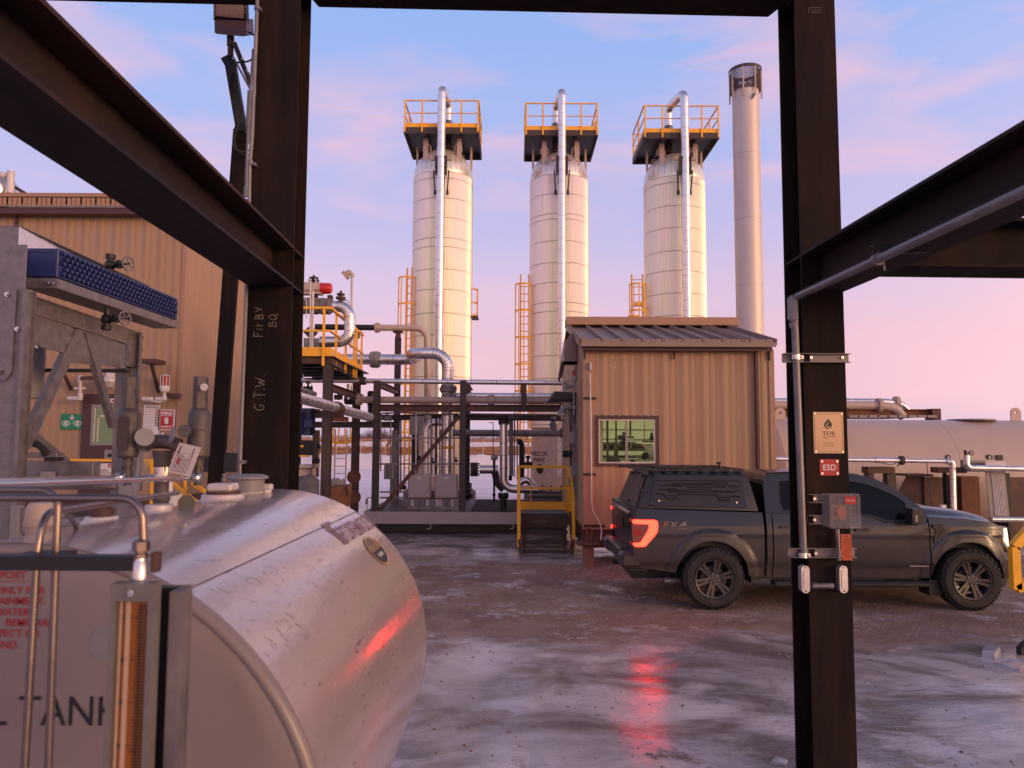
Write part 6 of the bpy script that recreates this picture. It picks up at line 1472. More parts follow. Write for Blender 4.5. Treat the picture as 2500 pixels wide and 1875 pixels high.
# greenhouse: flat tilted side frames with windows
zb0=sp_(1900,1252)[1]
def gh(side):
    def f(u,v,d):
        y=.052+.40*(v-zb0)-(0 if v>zb0 else .3*(v-zb0))*0
        return Vector((u,(YS+y+d)if side==1 else(YFAR-y-d),v))
    return f
outl=[(1869,1252),(1863,1185),(1867,1163),(1880,1157),(1990,1155),(2076,1158),(2112,1162),(2142,1172),(2171,1186),(2212,1213),(2258,1246),(2264,1262),(2262,1276.5),(2163,1274.5),(2133,1263.5),(2105,1258.5),(2060,1253.5)]
def up_(pts,k=1.0): # pixel outline to x, z on the tilted plane
    o=[]
    for px,py in pts:
        Y=YS+.052
        for _ in range(3):p=at(px,py,Y);Y=YS+.052+.40*(p.z-zb0)
        o.append((p.x,p.z))
    return o
w1=[(1902,1174),(2000,1170),(2004,1247),(1913,1246),(1904,1228)];w2=[(2014,1170),(2079,1175),(2112,1181),(2141,1191),(2180,1208),(2209,1227),(2219,1271),(2165,1270),(2135,1260),(2105,1255),(2012,1248)]
for s in(1,-1):
    part(MB().plate(up_(outl),[up_(w1),up_(w2)],gh(s),0,.03),'window_frame',M['truck'],tr)
    for w_ in(w1,w2):part(MB().plate(up_(w_),[],gh(s),.008,.014),'side_window',M['dglass'],tr)
def inset(pts,k):cx=sum(p[0]for p in pts)/len(pts);cy=sum(p[1]for p in pts)/len(pts);return[(cx+(p[0]-cx)*(1-k),cy+(p[1]-cy)*(1-k*1.5))for p in pts]
for w_ in(w1,w2):part(MB().plate(up_([(a*1.0,b)for a,b in inset(w_,-.02)]),[up_(inset(w_,.012))],gh(1),-.006,.008),'window_seal',M['plas'],tr)
def across(name,prof,mt,crown=.03,edge=0.0,nv=16,y0=.0):
    P=up_(prof);m=MB()
    def f(u,v):
        t=u*(len(P)-1);i=min(int(t),len(P)-2);k=t-i;x=P[i][0]+(P[i+1][0]-P[i][0])*k;z=P[i][1]+(P[i+1][1]-P[i][1])*k
        yy=YS+.052+.40*(z-zb0)+.0;e=min(v,1-v);return(x,yy+(2*YM-2*yy)*v,z+crown*(1-(2*v-1)**2)+edge*min(1,e/.06)**.5)
    m.grid(f,(len(P)-1)*3,nv);return part(m,name,M[mt],tr,ang=60)
across('roof',[(1863,1185),(1867,1163),(1880,1157),(1990,1155),(2076,1158),(2112,1162),(2138,1170)],'truck')
across('windscreen',[(2138,1170),(2171,1186),(2212,1213),(2258,1246)],'dglass')
m=MB();a=up_([(1869,1252)])[0];b=up_([(1863,1185)])[0];m.add([(a[0],YS+.07,a[1]-.3),(a[0],YFAR-.07,a[1]-.3),(b[0],YFAR-.25,b[1]),(b[0],YS+.25,b[1])],[(0,1,2,3)]);part(m,'rear_screen',M['dglass'],tr)
# hood
hp=[sp_(*p)for p in((2250,1247),(2266,1242),(2300,1245),(2361,1252),(2400,1259),(2431,1267),(2447,1278),(2455,1296))]
m=MB()
def hood(u,v):
    t=u*(len(hp)-1);i=min(int(t),len(hp)-2);k=t-i;x=hp[i][0]+(hp[i+1][0]-hp[i][0])*k;z=hp[i][1]+(hp[i+1][1]-hp[i][1])*k
    e=min(v,1-v);zf=min(z,fent(x)+.004);s=min(1,e/.14);s=s*s*(3-2*s);yn=bodyY(x,min(fent(x),1.2))+.006
    bulge=.02*math.exp(-((e-.20)/.04)**2)*min(1,u*3)
    return(x,yn+(2*YM-2*yn)*v,zf+(z-zf)*s+bulge)
m.grid(hood,28,40);part(m,'hood',M['truck'],tr,ang=50)
# nose
m=MB();xf=X(2462);m.box(xf-.20,xf-.06,YS+.22,YFAR-.22,.72,fent(xf)+.06,.03);part(m,'grille',M['plas'],tr)
bp=[c5(*p)for p in((2012,1058),(2070,1056),(2084,1066),(2089,1120),(2087,1228),(2073,1242),(2052,1304),(2015,1296),(2018,1240),(2012,1190),(2003,1150))]
m=MB();m.plate([sp_(p[0],p[1],YS+.1)for p in bp],[],lambda u,v,d:Vector((u-(.02 if d in(0,)else 0),YS+.10+d,v)),0,2*(YM-YS)-.2);part(m,'front_bumper',M['plas'],tr)
hl=[c5(*p)for p in((1953,768),(1990,761),(2050,760),(2060,830),(2072,920),(2079,985),(2068,992),(2030,930),(1985,860),(1962,810))]
YH=YS+.175
part(MB().plate([sp_(p[0],p[1],YH)for p in hl],[],XZ(YH),-.02,.12),'headlight',mat('headlight_glass',(.30,.30,.28),.08,0,20,.3),tr)
hl2=[c5(*p)for p in((2018,775),(2046,772),(2056,840),(2068,930),(2072,978),(2050,930),(2022,880))]
h2=part(MB().plate([sp_(p[0],p[1],YH)for p in hl2],[],XZ(YH),-.026,-.0205),'daytime_light',M['headglow'],tr)
hl3=[c5(*p)for p in((1985,850),(2012,860),(2026,905),(2010,900))];part(MB().plate([sp_(p[0],p[1],YH)for p in hl3],[],XZ(YH),-.025,-.0205),'marker_light',mat('amber_marker',(.7,.3,.05),.2,emit=(1,.5,.12),es=.8),tr)
part(MB().plate([sp_(p[0],p[1],YH)for p in hl],[],lambda u,v,d:Vector((u,2*YM-YH-d,v)),-.02,.12),'headlight',M['headglow'],tr)
# rear: tailgate, lights, bumper
xr=sp_(1543,1270)[0];zt_=sp_(1543,1243)[1];zl_=sp_(1550,1352)[1]
m=MB()
m.grid(lambda u,v:(xr-.035*math.sin(PI*min(1,max(0,(v-.0))))**.5*(1 if v<.9 else .6)-.012*math.exp(-((v-.86)/.05)**2)+.03*(1-v),YS+.085+(YFAR-YS-.17)*u,zl_+(zt_+.01-zl_)*v),20,30);part(m,'tailgate',M['truck'],tr,ang=40)
m=MB();m.box(xr-.03,xr+.30,YS+.085,YFAR-.085,zt_-.03,zt_+.012,.012);part(m,'tailgate_cap',M['plas'],tr)
m=MB();m.cyl((xr-.034,YM-.3,zl_+.36),(xr-.040,YM-.3,zl_+.36),.075,seg=24);part(m,'emblem',M['capm'],tr)
for s in(0,1):
    m=MB()
    def cr_(u,v):
        a=PI/2*u;y=.085-.085*math.sin(a);x=xr+.075-.09*math.cos(a)-.0;z=zl_+(zt_-zl_)*v;return(x,YS+y+.005 if s==0 else YFAR-y-.005,z)
    m.grid(cr_,8,12);part(m,'rear_corner',M['truck'],tr,ang=60)
tl=[c4(*p)for p in((238,716),(262,708),(440,712),(466,726),(472,755),(467,830),(450,870),(362,948),(338,956),(275,956),(248,942),(244,905))]
ti=[c4(*p)for p in((250,745),(375,745),(392,765),(388,830),(322,915),(300,925),(262,925))]
c6=lambda x,y:(1480+x/5.773,1220+y/5.773)
tc2=[c6(*p)for p in((362,290),(380,274),(680,285),(712,300),(720,330),(714,440),(698,470),(556,640),(530,656),(410,656),(376,636),(372,604),(440,606),(484,590),(578,440),(598,370),(588,342),(384,332),(364,316))]
for s in(1,-1):
    f=(lambda u,v,d:Vector((u,YS-.045+d,v)))if s==1 else(lambda u,v,d:Vector((u,YFAR+.045-d,v)))
    lamp=part(MB().plate([sp_(*p)for p in tl],[],f,.008,.12),'tail_light',M['taildim'],tr)
    part(MB().plate([sp_(*p)for p in tc2],[],f,.0,.0075),'light_band',M['tailglow'],lamp)
    part(MB().plate([sp_(*c4(*p))for p in((255,800),(318,800),(310,858),(258,862))],[],f,.002,.0078),'reflector',M['redglass'],lamp)
    m=MB();y0,y1=(YS+.0,YS+.06)if s==1 else(YFAR-.035,YFAR+.0);z0,z1=sp_(1545,1330)[1],sp_(1545,1266)[1];m.box(xr-.028,xr-.005,y0,y1,z1-.05,z1,.006);m.box(xr-.028,xr-.005,y0,y1,z0,z0+.05,.006);part(m,'light_return',M['tailglow']if s<0 else M['taildim'],lamp)
m=MB();xb0=sp_(1513,1360,10.4)[0];xb1=sp_(1567,1360,YS)[0];zb1,zb2=sp_(1540,1389)[1],sp_(1540,1350)[1]
for ya,yb in((YS+.015,YS+.36),(YFAR-.36,YFAR-.015)):m=MB();m.box(xb0,xb1,ya,yb,zb1,zb2,.05);part(m,'bumper_end',M['truck'],tr)
m=MB();m.box(xb0+.03,xb1-.03,YS+.361,YFAR-.361,zb1+.03,zb2+.02,.03);part(m,'rear_bumper',M['truck'],tr)
m=MB();m.box(xb0+.12,xb1+.1,YS+.10,YFAR-.1,zb1-.05,zb1-.002,.01);m.box(xb0+.02,xb0+.2,YM-.06,YM+.06,zb1-.09,zb1-.051,.01);part(m,'hitch',M['plas'],tr)
m=MB();p=at(*c4(528,1275),YS+.15);m.lathe([(0,.042),(.16,.042),(.3,.035)],p,(1,.15,0),16,cap=False);m.cyl(p+Vector((.03,0,0)),p+Vector((.2,.03,0)),.034,seg=16);part(m,'exhaust_tip',M['galv'],tr)
# badges, handles, trim
def flat(name,pts,conv,mt,y0=-.006,thick=.005,lab=None):
    P=[sp_(*conv(*p))for p in pts];cx=sum(p[0]for p in P)/len(P);cz=sum(p[1]for p in P)/len(P);yy=min(bodyY(x,z)for x,z in P)
    return part(MB().plate(P,[],lambda u,v,d:Vector((u,yy+d,v)),y0,y0+thick),name,M[mt],tr,lab)
M['badge']=mat('grey_badge',(.22,.20,.20),.35,.6,5,.1);M['fxred']=mat('fx_red_print',(.36,.10,.10),.4)
def bt(s,px,py,h,w,mt,Y=None,shear=.0,name='badge_lettering',off=.004):
    p=sp_(px,py);y=(Y if Y else bodyY(*p))-off;m=MB();text(m,s,(p[0],y,p[1]),(1,0,0),(0,0,1),h*YS/1800,w*YS/1800,shear=shear,bold=.02);part(m,name,M[mt],tr)
bt('F',1626,1281.5,14,15,'fxred',shear=.3);bt('X',1645,1281.5,14,19,'badge',shear=.1);bt('4',1668,1281,15,17,'badge',shear=.1);bt('OFF ROAD',1665,1290.5,2.6,22,'badge')
bt('F-150',2289,1283,5,19,'badge',off=.014)
flat('fender_vent',[(1380,735),(1474,735),(1478,768),(1470,800),(1432,850),(1412,902),(1398,905),(1396,888),(1418,792),(1392,774)],c5,'plas',-.010,.012)
flat('vent_trim',[(1466,772),(1492,772),(1494,812),(1430,880),(1402,908),(1400,900),(1438,852),(1470,806)],c5,'truck',-.012,.016)
flat('door_badge',[(1180,1106),(1352,1108),(1352,1122),(1182,1120)],c5,'badge',-.006,.006);bt('POWERBOOST',2243,1382,2.2,38,'ink',off=.008)
flat('door_handle',[(690,768),(805,770),(805,800),(690,798)],c5,'capm',-.045,.025);flat('door_handle',[(1600,768),(1692,768),(1692,784),(1600,784)],c4,'capm',-.045,.025)
m=MB();a,b=sp_(1888,1416),sp_(2268,1420);m.box(a[0],b[0],YS-.05,YS+.14,sp_(2100,1432)[1],sp_(2100,1419)[1],.02);part(m,'running_board',M['plas'],tr)
for pts,cv in(([(1366,1240),(1482,1240),(1482,1385),(1372,1382)],c5),([(1338,1200),(1366,1200),(1372,1300),(1340,1300)],c4)):
    P=[sp_(*cv(*p))for p in pts];part(MB().plate(P,[],XZ(YS),.02,.30),'mud_flap',M['plas'],tr)
mh=[c5(*p)for p in((1183,600),(1200,590),(1255,592),(1268,610),(1278,690),(1274,715),(1240,722),(1192,716),(1180,690))]
mi=part(MB().plate([sp_(p[0],p[1],YS-.14)for p in mh],[],XZ(YS-.22),0,.17),'wing_mirror',M['capm'],tr)
part(MB().plate([sp_(*c5(*p),YS-.14)for p in((1200,652),(1224,652),(1224,712),(1203,712))],[],XZ(YS-.222),-.008,0),'mirror_lamp',M['badge'],mi)
m=MB();p=sp_(*c5(1235,715));m.box(p[0]-.08,p[0]+.06,YS-.05,YS+.10,p[1]-.03,p[1]+.02,.01);part(m,'mirror_arm',M['plas'],mi)
m=MB();p0,p1=up_([(1874,1161)])[0],up_([(2100,1164)])[0];m.tube([(p0[0],YS+.30,p0[1]+.02),(p0[0]+.2,YS+.30,p0[1]+.045),(p1[0]-.3,YS+.30,p1[1]+.05),(p1[0],YS+.30,p1[1]+.02)],.014,8,.1);part(m,'roof_strip',M['plas'],tr)
# canopy on the bed
cn=thing('truck_canopy','black hard canopy with embossed side panel bolted on the bed of the pickup','canopy',(2.7,YM,1.35))
def cs(px,py,off=0.0,far=False):
    Y=10.40+.21*(1240-py)/88;p=at(px,py,Y-off);p.y=p.y if not far else 2*YM-p.y;return p
base=[(1557,1241),(1853,1248.5)];sh=[(1579,1162),(1827,1163)];topn=[(1584,1151.5),(1815,1151.5)]
rings=[]
for px0,px1,pm0,pm1,pt0,pt1 in((1557,1853,1579,1827,1584,1815),):
    A_=[cs(1557,1241),cs(1579,1164),cs(1586,1152)+Vector((0,.08,0))];B_=[cs(1853,1248.5),cs(1827,1163),cs(1815,1152)+Vector((0,.08,0))]
    mir=lambda p:Vector((p.x,2*YM-p.y,p.z))
    fa=A_+[mir(p)for p in A_[::-1]];fb=B_+[mir(p)for p in B_[::-1]]
    mid1=[a.lerp(b,.03)+Vector((0,-.0,0))for a,b in zip(fa,fb)]
    m=MB();m.skin([fa,fb]);bmesh.ops.bevel(m.bm,geom=m.bm.edges[:],offset=.022,segments=2,profile=.6,affect='EDGES');part(m,'shell',M['capm'],cn,ang=30)
m=MB();g4=lambda x,y,o:cs(*c4(x,y),off=o)
q=[(445,300),(1245,308),(1296,606),(398,580)]
m.skin([[g4(x,y,.004)for x,y in q],[g4(x*.995+4,y*.99+4,.012)for x,y in q]]);part(m,'side_hatch',M['capm'],cn)
M['groove']=mat('dark_groove',(.002,.002,.002),.8)
lines=[[(485,395),(550,396),(600,388),(612,376),(1105,380),(1135,402),(1218,408)],[(615,378),(608,390),(625,404),(690,404),(706,390),(990,392),(1015,408),(1060,412),(1098,410)],[(735,410),(985,414)],[(480,430),(520,430),(548,440),(560,440),(575,426),(640,428),(662,444),(750,442)],[(562,442),(580,455),(1170,460),(1190,446),(1220,444)],[(760,432),(950,434),(980,446),(1060,448)],
         [(455,472),(530,476),(560,518),(635,522),(655,476),(1015,484),(1050,532),(1128,536),(1142,496),(1240,500)],[(560,490),(628,491)],[(1050,506),(1122,508)],[(625,391),(688,391)],[(1028,398),(1098,399)],[(575,441),(640,442)],[(1085,449),(1150,450)],[(455,350),(1225,358)],[(445,575),(400,580)]]
m=MB()
for L_ in lines:
    for(a,b),(c_,d_)in zip(L_,L_[1:]):p,q_=g4(a,b,.017),g4(c_,d_,.017);m.obox(p,q_,.012,.016,up=(0,.3,1))
part(m,'embossed_lines',M['groove'],cn,kind='stuff')
for pts in([(460,352),(1225,360),(1238,498),(1142,494),(1126,534),(1052,530),(1016,482),(655,474),(635,520),(562,516),(532,474),(456,470)],):
    m=MB();m.plate([(x,y)for x,y in pts],[],lambda u,v,d:g4(u,v,d),.0121,.0165);part(m,'raised_panel',M['capm'],cn)
for x,y in((485,537),(1200,553)):m=MB();p=g4(x,y,.012);m.cyl(p,p+Vector((0,-.014,0)),.013,seg=12);m_=part(m,'lock',M['stain'],cn);m=MB();m.box(p.x-.09,p.x-.015,p.y-.006,p.y+.002,p.z-.03,p.z+.02,.005);part(m,'latch',M['plas'],cn)
for x,y in((487,298),(838,301),(1190,304)):m=MB();p=g4(x,y,.01);m.box(p.x-.035,p.x+.035,p.y-.008,p.y+.01,p.z-.012,p.z+.012,.004);part(m,'hinge',M['plas'],cn)
# rear hatch
xa,za=cs(1557,1241).x,cs(1557,1241).z;xb,zb_=cs(1580,1160).x,cs(1580,1160).z
hf=lambda u,v,d:Vector((xa+(xb-xa)*v-.004-d,YM+u,za+(zb_-za)*v))
part(MB().plate([(-.80,.02),(.80,.02),(.66,.98),(-.66,.98)],[],hf,0,.012),'rear_hatch',M['capm'],cn);part(MB().plate([(-.58,.24),(.58,.24),(.50,.84),(-.50,.84)],[],hf,.0125,.016),'hatch_panel',M['capm'],cn)
for u in(-.45,.45):part(MB().plate([(u-.10,.93),(u+.10,.93),(u+.10,1.02),(u-.10,1.02)],[],hf,.013,.04),'hinge',M['capm'],cn)
m=MB();p=hf(-.2,.12,.02);m.cyl(p,p+Vector((-.02,0,0)),.02,seg=10);part(m,'lock',M['plas'],cn)
m=MB();p=cs(*c4(322,440));m.box(p.x-.02,p.x+.015,p.y-.05,p.y+.03,p.z-.03,p.z+.03,.01);m.cyl(p+Vector((0,-.05,-.06)),p+Vector((0,.02,-.06)),.02,seg=8);part(m,'side_latch',M['plas'],cn)
# roof rack
rk=thing('roof_rack','flat black roof rack with slotted side rails on top of the canopy','roof rack',(2.7,YM,1.93));zr0=at(1700,1151,10.6).z;zr1=at(1700,1143.5,10.6).z;ra,rb=at(1546,1146,10.6).x,at(1818,1146,10.6).x
for s in(0,1):
    Yr=10.60 if s==0 else 2*YM-10.60-.03
    hol=[rect(ra+.06+i*.088,zr0+.018,ra+.11+i*.088,zr0+.030)for i in range(17)if i not in(2,11)]
    part(MB().plate([(ra,zr0+.002),(rb-.02,zr0+.002),(rb,zr0+.02),(rb-.03,zr1),(ra,zr1)],hol,XZ(Yr),0,.03),'side_rail',M['plas'],rk)
for i in range(9):x_=ra+.04+i*(rb-ra-.14)/8;m=MB();m.box(x_,x_+.08,10.631,2*YM-10.631,zr1-.022,zr1-.002);part(m,'slat',M['plas'],rk)
m=MB();a,b=at(1598,1141,10.8),at(1716,1141,10.8);m.box(a.x,b.x,10.8,11.5,zr1-.001,zr1+.022,.004);part(m,'mounting_plate',M['plas'],rk)
m=MB();m.cyl(at(1759,1144,10.75),at(1754,1131,10.75),.017,.014,seg=10);m.cyl(at(1750,1130,10.75),at(1759,1131,10.75),.018,seg=10);part(m,'spot_lamp_stalk',M['plas'],rk)
# wheels
def make_wheel():
    w=bpy.data.objects.new('wheel',None);COL.objects.link(w);w.parent=tr;POS[w.name]=Vector((0,0,0))
    RT,RM,W_=.418,.262,.27
    m=MB();m.lathe([(.03,RM),(.008,RM+.015),(0,RM+.05),(.004,RT-.05),(.03,RT-.018),(.05,RT-.008),(W_-.05,RT-.008),(W_-.03,RT-.018),(W_,RT-.08),(W_-.01,RM)],(0,0,0),(0,1,0),72,cap=False)
    for i in range(60):
        a=2*PI*i/60
        for(y0,y1,r0,ph)in((.022,.085,RT-.010,0),(.10,.17,RT-.006,.5),(.185,.248,RT-.010,0)):
            b_=a+ph*2*PI/60;c_,s_=math.cos(b_),math.sin(b_);t=Vector((-s_,0,c_));n_=Vector((c_,0,s_));P=[]
            for rr_ in(r0-.004,r0+.010):
                for yy in(y0,y1):
                    for k in(-.013,.013):P.append(n_*rr_+t*k+Vector((0,yy,0)))
            m.add(P,[(0,1,3,2),(4,6,7,5),(0,4,5,1),(2,3,7,6),(0,2,6,4),(1,5,7,3)])
        if i%2==0:
            c_,s_=math.cos(a),math.sin(a);t=Vector((-s_,0,c_));n_=Vector((c_,0,s_));P=[n_*(RT-.035+.03*j)+t*k+Vector((y,0,0)).yxz for j in(0,1)for k in(-.014,.014)for y in(.002+j*.018,.02+j*.018)]
            m.add(P,[(0,1,3,2),(4,6,7,5),(0,4,5,1),(2,3,7,6),(0,2,6,4),(1,5,7,3)])
    part(m,'tyre',M['rubber'],w,ang=25)
    rim=MB();rim.lathe([(.012,RM+.004),(.004,RM),(.010,RM-.016),(.05,RM-.03),(.20,RM-.035)],(0,0,0),(0,1,0),64,cap=False)
    for i in range(6):
        a=2*PI*i/6+.26
        for s_ in(-1,1):
            a0,a1=a+s_*.26,a+s_*.135;p0=Vector((math.cos(a0),0,math.sin(a0)))*.055;p1=Vector((math.cos(a1),0,math.sin(a1)))*(RM-.012)
            t0=Vector((-math.sin(a),0,math.cos(a)))
            P=[]
            for p,wd,yf in((p0,.021,.035),(p0.lerp(p1,.6),.019,.022),(p1,.023,.012)):P.append([p+t0*wd*k+Vector((0,y,0))for k,y in((-1,yf+.004),(1,yf+.004),(1,yf+.045),(-1,yf+.045))])
            rim.skin(P)
    rim.lathe([(.030,.001),(.028,.035),(.030,.062),(.045,.078),(.10,.085)],(0,0,0),(0,1,0),30,cap=False)
    rm_=part(rim,'rim',M['rim'],w)
    for i in range(6):
        a=2*PI*i/6+.26+PI/6;c_=Vector((math.cos(a)*.069,.022,math.sin(a)*.069));mm=MB();mm.cyl(c_,c_+Vector((0,.03,0)),.012,seg=6);ln=part(mm,'wheel_nut',M['stain'],rm_)if False else obj(mm,'wheel_nut',M['galv'],w)
    m=MB();m.lathe([(.09,.17),(.095,.17),(.11,.17)],(0,0,0),(0,1,0),32);part(m,'brake_disc',M['greybrown'],w)
    return w
w0=make_wheel();w0.location=Vector((WR[0],10.24,.418))-POS[tr.name]
for cx,y,f in((WF[0],10.24,0),(WR[0],2*YM-10.24,1),(WF[0],2*YM-10.24,1)):
    c=dup(w0,tr);c.location=Vector((cx,y,.418))-POS[tr.name]
    if f:c.rotation_euler=(0,0,PI)
    c.rotation_euler.y=.45 if not f else 0
# ================================================================== piping skid in the middle and elevated platform at the left
k6=lambda x,y:(700+x/3.687,900+y/3.687);k7=lambda x,y:(1050+x/3.3175,850+y/3.3175);k5=lambda x,y:(700+x/4.147,600+y/4.147)
kb=lambda x,y:(840+x/5.529,1000+y/5.529);kc=lambda x,y:(1140+x/5.184,1020+y/5.184);kd=lambda x,y:(720+x/6.9125,850+y/6.9125);ke=lambda x,y:(720+x/6.9125,1040+y/6.9125);kf=lambda x,y:(730+x/8.295,650+y/8.295)
def pipe(label,pts,rpx,mt,flanges=(),bend=.0,group='pipes of the piping skid',joints=0.0,name='process_pipe',cat='pipe',seg=14,gores=()):
    P=[at(*p)for p in pts];r=rpx*pts[0][2]/1800;th=thing(name,label,cat,P[0],group)
    m=MB();m.tube(P,r,seg,bend,7);part(m,'pipe',M[mt],th)
    if joints:
        m=MB()
        for a,b in zip(P,P[1:]):
            L_=(b-a).length;n_=int(L_/joints);d=(b-a).normalized()
            for i in range(n_):
                c=a+d*(joints*(i+.5));
                if(c-a).length>bend+.05 and(b-c).length>bend+.05:m.cyl(c-d*.006,c+d*.006,r*1.012,seg=seg)
        if len(m.bm.verts):part(m,'joint',M['seam'],th)
        else:m.bm.free()
    for f in flanges:
        c=at(*f[0]);m=MB();rr_=f[2]*f[0][2]/1800;m.flange(c,f[1],rr_,(f[4]if len(f)>4 else .05),bolts=12,br=.013);part(m,'flange',M[f[3]if len(f)>3 else 'greybrown'],th)
    for g_ in gores: # wrinkled jacket gores round an elbow: centre, axis pair, angles
        c,u,v,rb=at(*g_[0]),Vector(g_[1]),Vector(g_[2]),g_[3];m=MB()
        for i in range(7):
            a=PI/2*(i+.5)/7;o_=c+u*rb*math.cos(a)+v*rb*math.sin(a);t=(-u*math.sin(a)+v*math.cos(a));m.cyl(o_-t*.006,o_+t*.006,r*1.025,seg=seg)
        part(m,'gore_seam',M['seam']if len(g_)<5 else M[g_[4]],th)
    return th
def pbox(name,label,x0,y0,x1,y1,Y,d,mt,cat='box',group=None,bev=.008):
    a,b=at(x0,y0,Y),at(x1,y1,Y);m=MB();m.box(a.x,b.x,Y,Y+d,b.z,a.z,bev);return solo(m,name,M[mt],label,cat,group)
SY=18.2;SYB=21.9
sk=thing('piping_skid','open steel piping skid with brown posts between the towers and the tan building','equipment skid',(-1.5,SY,0))
zd_=at(1000,1249,SY).z;sx0=at(888,1249,SY).x;sx1=bxl-.03
m=MB();xj=at(1134,1260,SY).x;m.chan((sx0,SY,zd_-.15),(xj-.02,SY,zd_-.15),.29,.10,.012,side=(0,1,0));part(m,'edge_beam',M['boxgrey'],sk)
m=MB();m.chan((xj+.02,SY,zd_-.15),(sx1,SY,zd_-.15),.29,.10,.012,side=(0,1,0));m.box(xj-.06,xj+.06,SY-.012,SY-.001,zd_-.29,zd_-.01);part(m,'edge_beam',M['boxgrey'],sk)
m=MB();m.box(sx0,sx1,SY+.02,SYB+.2,zd_-.03,zd_-.004);part(m,'deck_plate',M['grating'],sk)
gx0=at(1148,1245,SY).x
m=MB()
for i in range(70):x=gx0+i*(sx1-gx0)/70;m.box(x,x+.006,SY+.12,SYB,zd_-.003,zd_+.022)
for i in range(12):y=SY+.15+i*.3;m.box(gx0,sx1,y,y+.006,zd_+.0,zd_+.020)
part(m,'grating',M['grating'],sk,kind='stuff')
for y in(SY+.35,SY+1.8,SYB):m=MB();m.ibeam((sx0+.1,y,.17),(sx1,y,.17),.32,.2);part(m,'base_beam',M['black'],sk)
def post(px0,px1,pyt,Y,mt='greybrown',zb=None,nm='post'):
    a,b=at(px0,pyt,Y),at(px1,pyt,Y);c=(a.x+b.x)/2;w=b.x-a.x;m=MB();m.ibeam((c,Y+w/2,zd_ if zb is None else zb),(c,Y+w/2,a.z),w,w,.012,.009,up=(0,1,0));part(m,nm,M[mt],sk)
post(912,927.5,930,SY+.02);post(1123,1138,930,SY+.02);post(964,978,822,SYB);post(1136,1148,935,SYB,'black')
p=lambda px,py,Y:at(px,py,Y)
zbm=at(1000,995,SY).z
for a_,b_ in((928,1122.5),(1138.5,1370)):m=MB();m.ibeam(p(a_,996,SY+.09),p(b_,997,SY+.09),.175,.14,.012,.01);part(m,'cross_beam',M['brown'],sk)
m=MB();m.ibeam(p(928,1019,SYB),p(1370,1020,SYB),.16,.14);part(m,'rear_beam',M['greybrown'],sk)
for px in(920,1131):a=at(px,936,SY+.18);m=MB();m.ibeam(a,(a.x,SYB,a.z),.15,.14,.012,.01);part(m,'cap_beam',M['brown'],sk)
m=MB();a=at(1279,960,SY+.09);m.ibeam((a.x,SY+.09,at(1279,1005,SY).z),(a.x,SY+.09,at(1279,939,SY).z),.13,.13,up=(0,1,0));m.ibeam((a.x,SY+.1,a.z+.15),(a.x,SYB,a.z+.15),.13,.13);part(m,'hanger_post',M['brown'],sk)
m=MB();m.obox(p(927,1246,SY+.12),p(1119,1018,SY+.12),.09,.09,up=(0,1,0));part(m,'diagonal_brace',M['brown'],sk)
for py,x1 in((1069.5,1122),(1132.7,1122),(1201,995),(1215,985)):m=MB();m.obox(p(927,py,SY+.3),p(x1,py,SY+.3),.035,.04);part(m,'strut_rail',M['galv'],sk)
m=MB()
for px in(1052,1254):q=at(px,1280,SY-.02);m.tube([q+Vector((-.02,0,.02)),q+Vector((0,0,-.09)),q+Vector((-.06,0,-.12)),q+Vector((-.09,0,-.09))],.014,6,.02)
part(m,'hook',M['boxgrey'],sk)
# overhead runs
pipe('slim silver pipe along the top of the whole piping skid',[(700,928,SY+.25),(1374,935,SY+.25)],6.2,'alu',joints=.62,flanges=(((886,930,SY+.2),(1,0,0),10),))
pipe('beige flanged pipe lying on the upper cross beam of the skid',[(876,976,SY+.5),(1374,979,SY+.5)],8.5,'tanpipe',flanges=(((876,975,SY+.5),(1,0,0),15,'tanpipe'),((1199,977,SY+.45),(1,0,0),14,'tanpipe')))
pipe('silver jacketed pipe just behind the beige flanged pipe',[(1090,966,SY+1.1),(1374,968,SY+1.1)],8,'alu',joints=.5)
pipe('black flanged stub with a blind, left of the first skid post',[(845,976,SY+.9),(878,976,SY+.8)],12,'black',flanges=(((905,974,SY+1.2),(1,0,0),20,'black'),((906,1000,SY+1.0),(1,0,0),15,'black')))
YA,YB_=20.5,18.95;za_=at(1000,878,YA)
a=at(905,878,YA);b=at(1018,878,YA);c=Vector((b.x,YB_,b.z));d=Vector((at(1094,861,YB_).x,YB_,b.z));e=Vector((d.x,YB_,at(1094,1157,YB_).z))
gk=thing('gooseneck_pipe','large silver gooseneck pipe curving over and dropping through the skid','pipe',d,'pipes of the piping skid')
m=MB();m.tube([(at(760,878,YA).x,YA,b.z),b,c,d,Vector((d.x,YB_,at(1094,942,YB_).z))],.150,22,.42,10);part(m,'upper_run',M['alu'],gk)
m=MB();m.cyl((d.x,YB_,at(1094,958,YB_).z),e,.145,seg=22);part(m,'riser',M['alu'],gk)
m=MB();q=at(1094,950,YB_);m.flange(q,(0,0,1),.22,.06,bolts=14,br=.016);m.cyl(q+Vector((0,0,-.22)),q+Vector((0,0,-.06)),.17,.14,seg=18);part(m,'flange',M['greypipe'],gk)
m=MB();q=at(916,878,YA);m.flange(q,(1,0,0),.235,.09,bolts=14,br=.018);part(m,'flange',M['greypipe'],gk)
m=MB()
for t in(.3,.75,1.25,1.6):pass
cc=d+Vector((-.42,0,-.42))
for i in range(8):a_=PI/2*(i+.5)/8;o_=cc+Vector((.42*math.sin(a_),0,.42*math.cos(a_)));t=Vector((math.cos(a_),0,-math.sin(a_)));m.cyl(o_-t*.005,o_+t*.005,.1525,seg=22)
